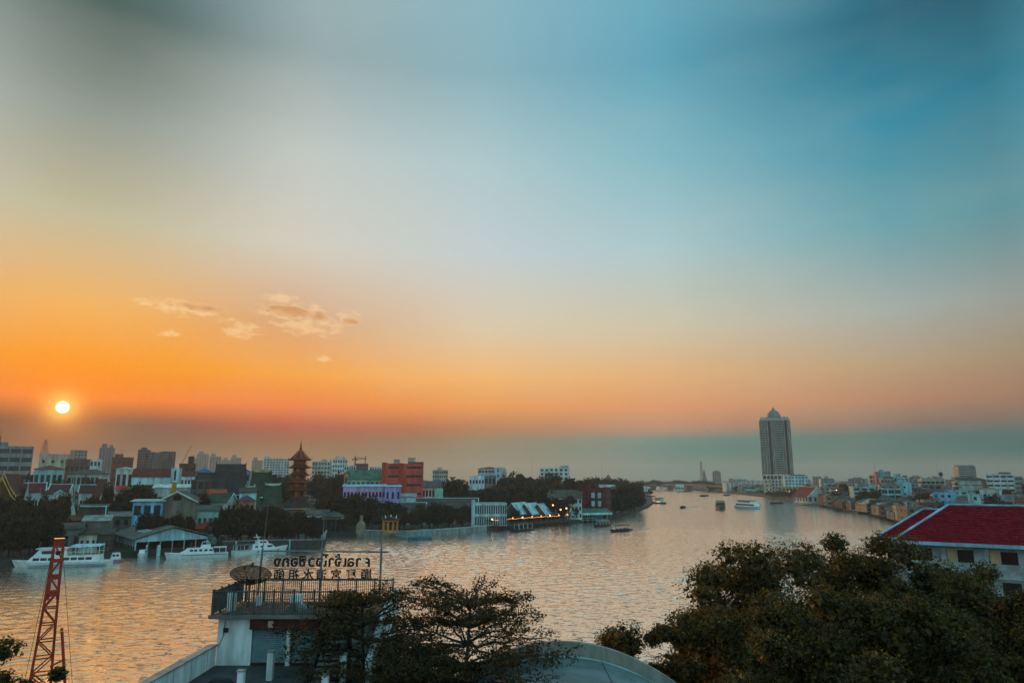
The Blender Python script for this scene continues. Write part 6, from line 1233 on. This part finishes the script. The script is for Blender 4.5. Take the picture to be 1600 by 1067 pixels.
def sign():
    Y = YB_+.1; x0, x1 = atY(408, 862, Y).x, atY(606, 862, Y).x; z1 = atY(500, 861, Y).z; z2 = atY(500, 905, Y).z
    t = thing('rooftop_sign', 'rooftop sign of dark Thai and Chinese letters on pipes, seen from behind', 'sign', (x0, Y+.2, ZF)); A = lambda v: v-x0; Z = lambda v: v-ZF
    MB().bar((0, 0, Z(z1)), (A(x1), 0, Z(z1)-.05), .045).build('top_pipe', STEEL, t); MB().bar((A(atY(420, 905, Y).x), 0, Z(z2)), (A(atY(590, 905, Y).x), 0, Z(z2)), .03).build('lower_pipe', IRON, t); MB().bar((A(atY(425, 886, Y).x), .05, Z(atY(500, 889, Y).z)), (A(atY(585, 886, Y).x), .05, Z(atY(500, 889, Y).z)), .012).build('middle_wire', IRON, t)
    for i, (px, pt) in enumerate(((402, 790), (499, 808), (593, 806))):
        x = A(atY(px, 905, Y).x); zt = Z(atY(px, pt, Y).z); ln = (atY((417, 505, 597)[i], pt, Y).x-x0)-x
        MB().tube([(x, 0, 0.02), (x+ln*.45, 0, Z(z1)+.15)], .06, 8).build('sign_post', STEEL, t); MB().tube([(x+ln*.45, 0, Z(z1)), (x+ln, 0, zt)], [.028, .012], 6).build('lightning_rod', STEEL, t)
    for px in (520, 535, 546, 562, 572, 430, 450, 470, 490): x = A(atY(px, 862, Y).x); MB().bar((x, 0, Z(z1)), (x, 0, Z(z1)-.16), .012).build('hanger', STEEL, t)
    LET = mat('dark_sign_letter_metal', (.030, .022, .016), .6, .3, 3)
    def row_(chars, xs, py0, py1, bold, scale=None):
        for ch, px in zip(chars, xs):
            if ch == ' ': continue
            me = GLYPH[ch].copy()
            if not len(me.vertices): continue
            co = np.empty(len(me.vertices)*3, np.float32); me.vertices.foreach_get('co', co); co = co.reshape(-1, 3); mn, mx = co.min(0), co.max(0)
            z0, z1_ = atY(px, py1, Y).z, atY(px, py0, Y).z; s = scale or (z1_-z0)/(mx[1]-mn[1])
            co[:, 0] -= (mn[0]+mx[0])/2; co[:, 2] -= (mn[2]+mx[2])/2
            if scale is None: co[:, 1] -= mn[1]
            co[:, :2] *= s; me.vertices.foreach_set('co', co.ravel()); me.materials.clear(); me.materials.append(LET)
            o = link('letter', me, t, (A(atY(px, (py0+py1)/2, Y).x), 0, Z(z0))); o.rotation_euler = (R(90), 0, math.pi)      # faces the river, so it reads backwards from here
    tx = [571, 559, 547, 537.5, 527, 516, 507, 497.5, 485, 471, 458, 445, 432]
    bs = (atY(500, 871, Y).z-atY(500, 885, Y).z)/.62
    row_(THAI, tx, 871, 885, .03, bs)
    row_(HAN, [571, 547, 523.5, 500.5, 479.5, 457, 434], 889.5, 907, .018)
    for px in (434, 457, 479.5, 500.5, 523.5, 547, 571): x = A(atY(px, 900, Y).x); MB().bar((x, .05, Z(z2)), (x, .05, Z(atY(px, 889, Y).z)), .012).build('letter_stay', IRON, t)
sign()
def dish():
    Y = 38.4; c = atY(391.5, 899, Y); t = thing('satellite_dish', 'dark mesh satellite dish on a pole at the terrace corner', 'satellite dish', (c.x, Y, ZF+.02)); h = c.z-ZF-.02
    dm = bpy.data.materials.new('dark_mesh_dish'); dm.use_nodes = True; n = dm.node_tree; b = n.nodes['Principled BSDF']; b.inputs['Base Color'].default_value = (.045,.036,.028,1); b.inputs['Roughness'].default_value = .6
    tcn = n.nodes.new('ShaderNodeTexCoord'); ck = n.nodes.new('ShaderNodeTexChecker'); ck.inputs['Scale'].default_value = 70; n.links.new(tcn.outputs['Object'], ck.inputs['Vector']); n.links.new((NX(n, ck.outputs['Fac'])*.45+.55).k, b.inputs['Alpha'])
    Rd = 1.03; M = Matrix.Translation((0, 0, h-.12)) @ Matrix.Rotation(R(-7), 4, 'Y') @ Matrix.Rotation(R(-32), 4, 'X')
    N_ = 32; v = []; f = []
    for i in range(9):
        r = Rd*i/8
        for k in range(N_): a = 2*math.pi*k/N_; v.append((r*math.cos(a), r*math.sin(a), .40*(r/Rd)**2-.2))
    for i in range(8):
        for k in range(N_): f.append((i*N_+k, i*N_+(k+1) % N_, (i+1)*N_+(k+1) % N_, (i+1)*N_+k))
    m = MB(); m.v = v; m.f = f; m.build('reflector', dm, t, True).matrix_local = M
    for k in range(12):
        a = 2*math.pi*k/12; MB().tube([(Rd*q*math.cos(a), Rd*q*math.sin(a), .40*q*q-.215) for q in (.05, .3, .55, .8, 1)], .016, 4).build('rib', IRON, t).matrix_local = M
    MB().tube([(Rd*math.cos(a), Rd*math.sin(a), .2) for a in np.linspace(0, 2*math.pi, 33)], .018, 4).build('rim', IRON, t).matrix_local = M
    for k in range(3): a = k*2.094+.4; MB().bar((Rd*.9*math.cos(a), Rd*.9*math.sin(a), .12), (.06*math.cos(a), .06*math.sin(a), .72), .012).build('feed_strut', IRON, t).matrix_local = M
    MB().lathe([(.07, .66), (.07, .82)], 8).build('feed_horn', IRON, t).matrix_local = M; MB().tube([(0, 0, 0), (0, 0, h-.3)], .05, 8).build('pole', IRON, t); MB().box(-.16, .16, -.16, .16, h-.45, h-.22).build('mount', IRON, t)
dish()
# --- barrel-vaulted roof
def barrel():
    Y = 35.0; c = atY(876, 1000, Y); hwid = 7.6; t = thing('barrel_roofed_hall', 'hall with a barrel roof of grey-teal sheet and a curved concrete parapet', 'building', (c.x, Y, 2.0)); zt = c.z-2.0; par = lambda x: -x*x/15.6; n = 40
    xs = [-hwid+2*hwid*i/n for i in range(n+1)]
    con = mat('curved_parapet_concrete', (.31,.285,.24), .9, .35, .9, True, bump=.2); sh = mat('grey_teal_roof_sheet', (.15,.19,.195), .6, .28, .7, wave=('Y', 1.3, .03))
    poly = [(x, zt+par(x)) for x in xs] + [(hwid, zt+par(hwid)-2.2), (-hwid, zt+par(hwid)-2.2)]
    for i in range(n):      # parapet built of curved blocks
        a, b = xs[i], xs[i+1]
        if i % 5 == 0: seg = MB()
        seg.hexa([(a, -.28, zt+par(a)-1.2), (b, -.28, zt+par(b)-1.2), (b, 0, zt+par(b)-1.2), (a, 0, zt+par(a)-1.2)], [(a, -.28, zt+par(a)), (b-.006*(i % 5 == 4), -.28, zt+par(b)), (b-.006*(i % 5 == 4), 0, zt+par(b)), (a, 0, zt+par(a))])
        if i % 5 == 4: seg.build('parapet_block', con, t)
    off = .66
    for j in range(9):      # roof sheets
        y0, y1 = -.285-1.5*j, -.285-1.5*(j+1); mb = MB()
        for i in range(n):
            a, b = xs[i], xs[i+1]; d = .008*(j % 2)
            mb.hexa([(a, y1+.01, zt+par(a)-off-.1-d), (b, y1+.01, zt+par(b)-off-.1-d), (b, y0, zt+par(b)-off-.1-d), (a, y0, zt+par(a)-off-.1-d)], [(a, y1+.01, zt+par(a)-off-d), (b, y1+.01, zt+par(b)-off-d), (b, y0, zt+par(b)-off-d), (a, y0, zt+par(a)-off-d)])
        mb.build('roof_sheet', sh, t)
    fl = MB(); fl.tube([(x, -.36, zt+par(x)-off+.03) for x in xs], .055, 6); fl.build('flashing', paint((150,170,168)), t)
    MB().tube([(1.9, -.4-1.0*k, zt+par(1.9)-off+.03) for k in range(13)], .03, 5).build('sheet_seam', paint((120,140,142)), t)
    MB().box(-hwid+.2, hwid-.2, -14, -.3, 0, zt+par(hwid)-off-.4).build('hall_wall', STUCG, t)
    mb = MB()
    for i in range(n): a, b = xs[i], xs[i+1]; mb.hexa([(a, -.25, zt+par(hwid)-2), (b, -.25, zt+par(hwid)-2), (b, -.06, zt+par(hwid)-2), (a, -.06, zt+par(hwid)-2)], [(a, -.25, zt+par(a)-1.1), (b, -.25, zt+par(b)-1.1), (b, -.06, zt+par(b)-1.1), (a, -.06, zt+par(a)-1.1)])
    mb.build('end_wall', STUCG, t)
barrel()
# --- long red-tiled roof on the right
def red_building():
    A0 = atY(1410, 845, 80); rot = R(-35); t = thing('red_roofed_school', 'large white building with a dark red tiled hip roof and pale blue ridges', 'building', (A0.x, A0.y, 2.0), rot); ze = A0.z-2.0
    tile = mat('dark_red_roof_tile', (.23,.012,.019), .95, .4, 2.5, bump=.2, spec=.08); rid = paint((150,196,216)); wl = mat('mottled_white_wall', (.42,.43,.42), .9, .35, .9, bump=.2); be = paint((206,168,130))
    def wing(ox, oy, oz, L, hw_, rise, hipl, name):
        R_ = []
        def face(P0, P1, Q0, Q1, nc, nr, nm):     # eave P0-P1, top Q0-Q1: courses of stepped tiles
            P0, P1, Q0, Q1 = map(Vector, (P0, P1, Q0, Q1)); nrm = (P1-P0).cross(Q0-P0).normalized(); v = []; f = []
            if nrm.z < 0: nrm = -nrm
            for r in range(nr):
                a0, a1 = P0.lerp(Q0, r/nr), P1.lerp(Q1, r/nr); b0, b1 = P0.lerp(Q0, (r+1.12)/nr), P1.lerp(Q1, (r+1.12)/nr); k = max(2, int(nc*((a1-a0).length/(P1-P0).length)))
                if (a1-a0).length < .1: continue
                o_ = len(v)
                for i in range(k*2+1):
                    u = i/(k*2); w = .05 if i % 2 else .0; p, q = a0.lerp(a1, u), b0.lerp(b1, u)
                    v += [tuple(p+nrm*(.035+w*.6)), tuple(q+nrm*(-.005+w*.4)), tuple(p-nrm*.03)]
                for i in range(k*2): j = o_+i*3; f += [(j, j+3, j+4, j+1), (j+2, j+5, j+3, j)]
            m = MB(); m.v = v; m.f = f; o = m.build(nm, tile, t); o['kind'] = 'stuff'; o.location = (ox, oy, oz)
        e = .9; z0, z1 = 0, rise
        a, b, c, d = (-e, -e, z0), (L, -e, z0), (L, 2*hw_+e, z0), (-e, 2*hw_+e, z0); r0, r1 = (hipl, hw_, z1), (L, hw_, z1)
        face(a, b, r0, r1, int(L/.30), 15, 'roof_tiles'); face(d, a, r0, r0, int((2*hw_)/.30), 15, 'roof_tiles'); face(c, d, r1, r0, int(L/.6), 15, 'roof_tiles')
        MB()._add([a, b, c, d, r0, r1], [(0, 1, 5, 4), (2, 3, 4, 5), (3, 0, 4), (1, 2, 5), (3, 2, 1, 0)]).build('roof_base', MAROON, t, loc=(ox, oy, oz-.08))
        for p, q in ((a, r0), (d, r0), (r0, r1)): MB().tube([p, q], .13, 6).build('ridge_cap', rid, t, loc=(ox, oy, oz+.10))
        MB().box(-e-.15, L, -e-.18, -e, -.22, .12).build('gutter', rid, t, loc=(ox, oy, oz)); MB().box(-e-.18, -e, -e-.02, 2*hw_+e, -.22, .12).build('gutter', rid, t, loc=(ox, oy, oz))
    L, hw_ = 34, 5.0
    wing(0, 0, ze, L, hw_, 3.75, 4.4, 'main'); wing(-3.2, 11.4, ze-.5, 16, 4.4, 3.3, 4.0, 'rear')
    mb = MB(); H_ = ze-.15; op = facade(mb, L, 0, 2*hw_, 0, H_, 5, 9, 3, .42, .42, .3, .42); w = mb.build('wall', wl, t, loc=(L/2, 0, 0)); WIN = mat('red_brown_window', (.045,.020,.018), .4, .3, 2)
    for (s, a, b, z0, z1) in op:
        if s == 'front':
            wd = ubox('window', WIN, t, L/2+a, L/2+b, .22, .26, z0, z1); ubox('mullion', MAROON, wd, -.02, .02, -1.2, -.6, -.5, .5); ubox('transom', MAROON, wd, -.5, .5, -1.25, -.65, -.03, .03)
        elif s == 'left': ubox('window', WIN, t, .22, .26, a, b, z0, z1)
    for k in range(10): ubox('pilaster', wl, t, L*k/9-.22+(.2 if k == 0 else 0), L*k/9+.22, -.22, .0, 0, H_)
    for k in range(1, 5): ubox('floor_ledge', wl, t, -.3, L, -.5, -.225, H_*k/5-.12, H_*k/5)
    for k in range(9): ubox('beige_panel', be, t, L*k/9+.3, L*k/9+1.25, -.03, -.005, H_-1.7, H_-.3)
    ubox('end_panel', be, t, -.03, -.004, .3, 2*hw_-.3, H_-2.4, H_-.2); MB().box(-3.2, 13, 11.4, 20, 0, ze-.7).build('rear_wall', wl, t)
red_building()
# --- red lattice mast
def red_mast():
    Y = 50; c = atY(92, 849, Y); t = thing('red_lattice_mast', 'rusty red lattice crane mast standing on the near bank', 'crane', (c.x, Y, 2.0), R(33)); h = c.z-2.0
    hx = lambda z: .25+.50*(1-z/h)+(.35*(1-z/h)**2)
    zs = [h*(1-i/17) for i in range(18)]
    for sx in (-1, 1):
        for sy in (-1, 1): MB().tube([(sx*hx(z)-.25*(1-z/h), sy*hx(z), z) for z in zs], .075, 5).build('leg', RUST, t)
    for i in range(17):
        z0, z1 = zs[i+1], zs[i]; a, b = hx(z0), hx(z1); oa, ob = -.25*(1-z0/h), -.25*(1-z1/h)
        for (p, q) in (((-a+oa, -a, z0), (b+ob, -b, z1)) if i % 2 else ((a+oa, -a, z0), (-b+ob, -b, z1)), ((-a+oa, a, z0), (b+ob, b, z1)) if i % 2 else ((a+oa, a, z0), (-b+ob, b, z1)), ((-a+oa, -a, z0), (-b+ob, b, z1)), ((a+oa, a, z0), (b+ob, -b, z1)), ((-a+oa, -a, z0), (a+oa, -a, z0)), ((-a+oa, a, z0), (a+oa, a, z0)), ((-a+oa, -a, z0), (-a+oa, a, z0)), ((a+oa, -a, z0), (a+oa, a, z0))): MB().bar(p, q, .042).build('strut', RUST, t)
    MB().box(-.30, .30, -.32, .32, h-.25, h+.35).build('head_box', RUST, t); MB().box(-.36, -.18, -.40, -.32, h-3.6, h-.25).box(.18, .36, -.40, -.32, h-3.6, h-.25).build('head_plate', RUST, t)
    for k in range(3): MB().box(-.3, .3, -.42, -.33, h-1.2-k*1.1, h-.95-k*1.1).build('head_rung', RUST, t)
    MB().lathe([(.14, -.05), (.14, .05)], 12).build('sheave', IRON, t).matrix_local = Matrix.Translation((0, -.36, h-.6)) @ Matrix.Rotation(R(90), 4, 'X')
    for (x, y) in ((.7, -.8), (2.6, -1.0), (-1.5, -.6)): MB().bar((.2 if x > 0 else -.3, -.3, h), (x, y, 3), .014).build('hoist_cable', IRON, t)
    z0 = atY(98, 985, Y).z-2.0
    for sy in (-.6, .6):
        MB().tube([(.75, sy, z0), (2.6, sy*2, 0)], .09, 5).build('stay_leg', RUST, t)
    for k in range(4): f = .15+.22*k; z = z0*(1-f); MB().bar((.75+1.85*f, -.6*(1+f), z), (.3, -.9, z-.3), .06).build('stay_brace', RUST, t)
    MB().box(1.5, 1.75, -1.2, -.95, z0*.55, z0*.55+.5).box(.95, 1.25, -1.1, -.85, z0*.55-.3, z0*.55+.1).build('pulley_block', IRON, t); MB().box(-2.2, 3.4, -2.2, 2.2, 0, .7).build('base_frame', RUST, t)
red_mast()
# --- near trees
def grow(mb, tips, p, d, L, r, lvl, rg, spread, flat, segs=4):
    pts = [p]; rad = [r]; q = p.copy(); dd = d.copy()
    for i in range(segs):
        dd = (dd+Vector(rg.normal(size=3))*.13+Vector((0, 0, .05 if flat < .5 else -.02))).normalized(); q = q+dd*L/segs; pts.append(q.copy()); rad.append(r*(1-.55*(i+1)/segs))
        if lvl <= 1: tips.append((q.copy(), lvl))
    mb.tube(pts, rad, 5 if lvl > 1 else 4, False)
    if lvl == 0: return
    nb = {4: 5, 3: 5, 2: 4, 1: 4}[lvl]
    for k in range(nb):
        i = int(rg.integers(max(1, segs-2), segs+1)) if lvl > 3 else int(rg.integers(1, segs+1)); a = 2*math.pi*(k/nb)+rg.random(); side = Vector((math.cos(a), math.sin(a), 0)); ax = dd if abs(dd.z) > .5 else Vector((dd.x, dd.y, 0)).normalized()
        if abs(dd.z) > .6: nd = (side*spread+dd*.55)
        else: nd = (dd*.75+dd.cross(Vector((0, 0, 1)))*(1 if k % 2 else -1)*spread*.8+Vector((0, 0, rg.normal()*.28+.12)))
        nd.z *= (1-flat); nd.normalize(); grow(mb, tips, pts[i], nd, L*rg.uniform(.55, .78), rad[i]*.62, lvl-1, rg, spread, flat, segs)
def near_tree(px, ytop, Y, label, wpx, seed, lvl=4, spread=.9, flat=.45, leaf=.15, per=14, cl=.3, trunk=.55, m=None, name='leafy_tree', group=None, droop=.3):
    base = atY(px, ytop, Y); H_ = base.z-2.0; t = thing(name, label, 'tree', (base.x, Y, 2.0), 0, group); rg = np.random.default_rng(seed); mb = MB(); tips = []
    grow(mb, tips, Vector((0, 0, -.1)), Vector((0, 0, 1)), trunk*H_, H_*.014, lvl, rg, spread, flat, 5)
    T = np.array([q[0] for q in tips]); sz = (H_-.4)/np.percentile(T[:, 2], 94); sx_ = (wpx*PXM(Y)/2)/np.percentile(np.hypot(T[:, 0], T[:, 1]), 96); sc = np.array([sx_, sx_, sz])
    cx, cy = np.median(T[:, 0])*sx_, np.median(T[:, 1])*sx_; t.location.x -= cx; t.location.y -= cy; mb.v = [(v[0]*sx_, v[1]*sx_, v[2]*sz) for v in mb.v]; T = T*sc; mb.build('trunk', BARK, t)
    T = T[T[:, 2] > H_*.45]; P = np.repeat(T, per, 0)+rg.normal(size=(len(T)*per, 3))*np.array([cl, cl, cl*.5]); co, q = leaves(P, leaf, rg, droop, .3, .5)
    me = quadmesh('crown', co, q); me.materials.append(m or LEAFT); link('crown', me, t); return t
def massed_tree(px, ytop, Y, wpx, label, seed, n=16000, leaf=.14, cz=.6, group=None, lobes=80, size=(.16, .30)):
    p = atY(px, ytop, Y); h = p.z-2.0; w = wpx*PXM(Y)/2; t = thing('broad_tree', label, 'tree', (p.x, Y, 2.0), 0, group)
    P, P2, rg = clump_points(n*3, w*1.06, h*.46, h*.60, seed, lobes, size); kz = h/np.percentile(P[:, 2], 99.6); P[:, 2] *= kz; P2[:, 2] *= kz; co, q = leaves(P, leaf, rg, .15, .15, .6); c2, q2 = leaves(P2, leaf*2.6, rg, .1, .1, .8); me = quadmesh('crown', np.concatenate([co, c2]), np.concatenate([q, q2+len(co)])); me.materials.append(LEAFN); link('crown', me, t)
    mb = MB(); tips = []; grow(mb, tips, Vector((0, 0, -.1)), Vector((0, 0, 1)), h*.42, h*.022, 3, rg, .9, .2, 5); mb.build('trunk', BARK, t); return t
def layered_tree(px, ytop, Y, wpx, label, seed, layers=8, limbs=7, per=9, dx=0.0, low=.50, leaf=.13, cl=.13):
    """slender trunk with near-horizontal tiers of limbs; leaf tufts sit along the twigs"""
    base = atY(px, ytop, Y); H_ = base.z-2.0; Rm = wpx*PXM(Y)/2; sh = dx*PXM(Y); t = thing('leafy_tree', label, 'tree', (base.x-sh, Y, 2.0)); rg = np.random.default_rng(seed); mb = MB(); T = []
    tr = [Vector((sh*(f**1.5)+.12*math.sin(f*5+seed), .1*math.sin(f*4), H_*f*.91)) for f in np.linspace(0, 1, 9)]; mb.tube(tr, [H_*.013*(1-.85*f)+.012 for f in np.linspace(0, 1, 9)], 7)
    for l in range(layers):
        f = l/(layers-1); zf_ = low+(.93-low)*f; z = H_*zf_; R_ = Rm*(.70+.42*f if f < .72 else 1.0-(f-.72)*1.5)
        for k in range(limbs):
            a = 2*math.pi*(k+rg.random()*.8)/limbs+l*.7; r1 = R_*rg.uniform(.72, 1.08); u = Vector((math.cos(a), math.sin(a), 0)); c = tr[min(8, int(zf_*8))].copy(); c.z = z-H_*.03
            n = 6; pts = []; rise = rg.uniform(.0, .05)*H_; bend = rg.normal()*.18
            for i in range(n+1): g = i/n; q = c+(u+Vector((-u.y, u.x, 0))*bend*g)*r1*g; q.z += rise*math.sin(g*1.7)+rg.normal()*.06; pts.append(q)
            mb.tube(pts, [.055*(1-.8*i/n)+.008 for i in range(n+1)], 4, False)
            for i in range(2, n+1):
                for s_ in (-1, 1):
                    if rg.random() < .12: continue
                    d = (u*.55+Vector((-u.y, u.x, 0))*s_*rg.uniform(.4, 1.0)+Vector((0, 0, rg.uniform(-.12, .34)))).normalized(); ln = R_*rg.uniform(.16, .34); e = pts[i]+d*ln; m_ = pts[i]+d*ln*.5+Vector((0, 0, rg.normal()*.05))
                    mb.tube([pts[i], m_, e], [.018, .012, .006], 3, False); T += [m_, e, (m_+e)/2, e+Vector(rg.normal(size=3))*.12]
    mb.build('trunk', BARK, t); T = np.array(T); P = np.repeat(T, per, 0)+rg.normal(size=(len(T)*per, 3))*np.array([cl, cl, cl*.6]); co, q = leaves(P, leaf, rg, .25, .25, .5); me = quadmesh('crown', co, q); me.materials.append(LEAFT); link('crown', me, t); return t
layered_tree(566, 884, 34.4, 225, 'spindly tree spreading over the shrine stair and terrace', 21, 9, 9, 9, -28, .60)
layered_tree(732, 880, 33.0, 275, 'layered sparse tree with bare lower branches before the barrel roof', 34, 11, 10, 11, 14, .48)
layered_tree(655, 985, 30.5, 190, 'dense low treetop below the spindly tree by the shrine stair', 35, 8, 9, 12, 0, .55)
massed_tree(1180, 848, 47, 300, 'left broad tree of the big dark clump on the right', 41, 17000)
massed_tree(1365, 838, 50, 230, 'tallest broad tree in front of the red tiled roof', 42, 17000)
massed_tree(1500, 886, 46, 250, 'broad tree below the white school wall', 43, 15000)
massed_tree(1590, 925, 40, 190, 'broad tree at the right bottom corner', 44, 13000)
massed_tree(1090, 925, 40, 190, 'lower broad tree beside the barrel roof', 45, 11000)
massed_tree(1290, 915, 38, 300, 'front broad tree in the middle of the dark clump', 46, 15000)
massed_tree(1440, 935, 36, 240, 'front broad tree under the red tiled roof', 47, 15000)
massed_tree(1180, 985, 33, 200, 'low broad tree at the bottom edge right of the barrel roof', 48, 12000)
massed_tree(1370, 1030, 29, 240, 'nearest broad tree at the bottom edge of the dark clump', 49, 12000)
massed_tree(970, 970, 42, 110, 'feathery bush peeping over the barrel roof parapet', 50, 4000, .13, lobes=22, size=(.3, .5))
massed_tree(1030, 990, 40, 80, 'dark shrub between the barrel roof and the big trees', 51, 4000, .13, lobes=22, size=(.3, .5))
massed_tree(22, 1000, 36, 150, 'leafy treetop in the bottom left corner by the red mast', 52, 4000, .14, lobes=30, size=(.22, .42))
massed_tree(88, 1045, 34, 60, 'small leafy treetop in front of the red mast foot', 53, 1500, .14, lobes=14, size=(.3, .5))
# ================================================================ labels that would otherwise repeat get their place in the row
_by = {}
for o in S.objects:
    if o.parent is None and 'label' in o: _by.setdefault(o['label'], []).append(o)
for l, os_ in _by.items():
    if len(os_) > 1:
        os_.sort(key=lambda o: o.location.x / max(1, o.location.y))
        for i, o in enumerate(os_):
            o['label'] = '%s, %s from left' % (l, ORD[i])
            if 'group' not in o: o['group'] = l
# ================================================================ evening haze over the town
hm = bpy.data.materials.new('evening_haze'); hm.use_nodes = True; hn = hm.node_tree
for x in list(hn.nodes):
    if x.type == 'BSDF_PRINCIPLED': hn.nodes.remove(x)
pv = hn.nodes.new('ShaderNodeVolumePrincipled'); pv.inputs['Density'].default_value = 0.00014
pv.inputs['Color'].default_value = (0.66, 0.68, 0.67, 1); pv.inputs['Anisotropy'].default_value = 0.25
hn.links.new(pv.outputs[0], hn.nodes['Material Output'].inputs['Volume'])
hz = MB().box(-6900, 6900, -6900, 6900, -3.2, 150).build('haze', hm); hz['kind'] = 'stuff'
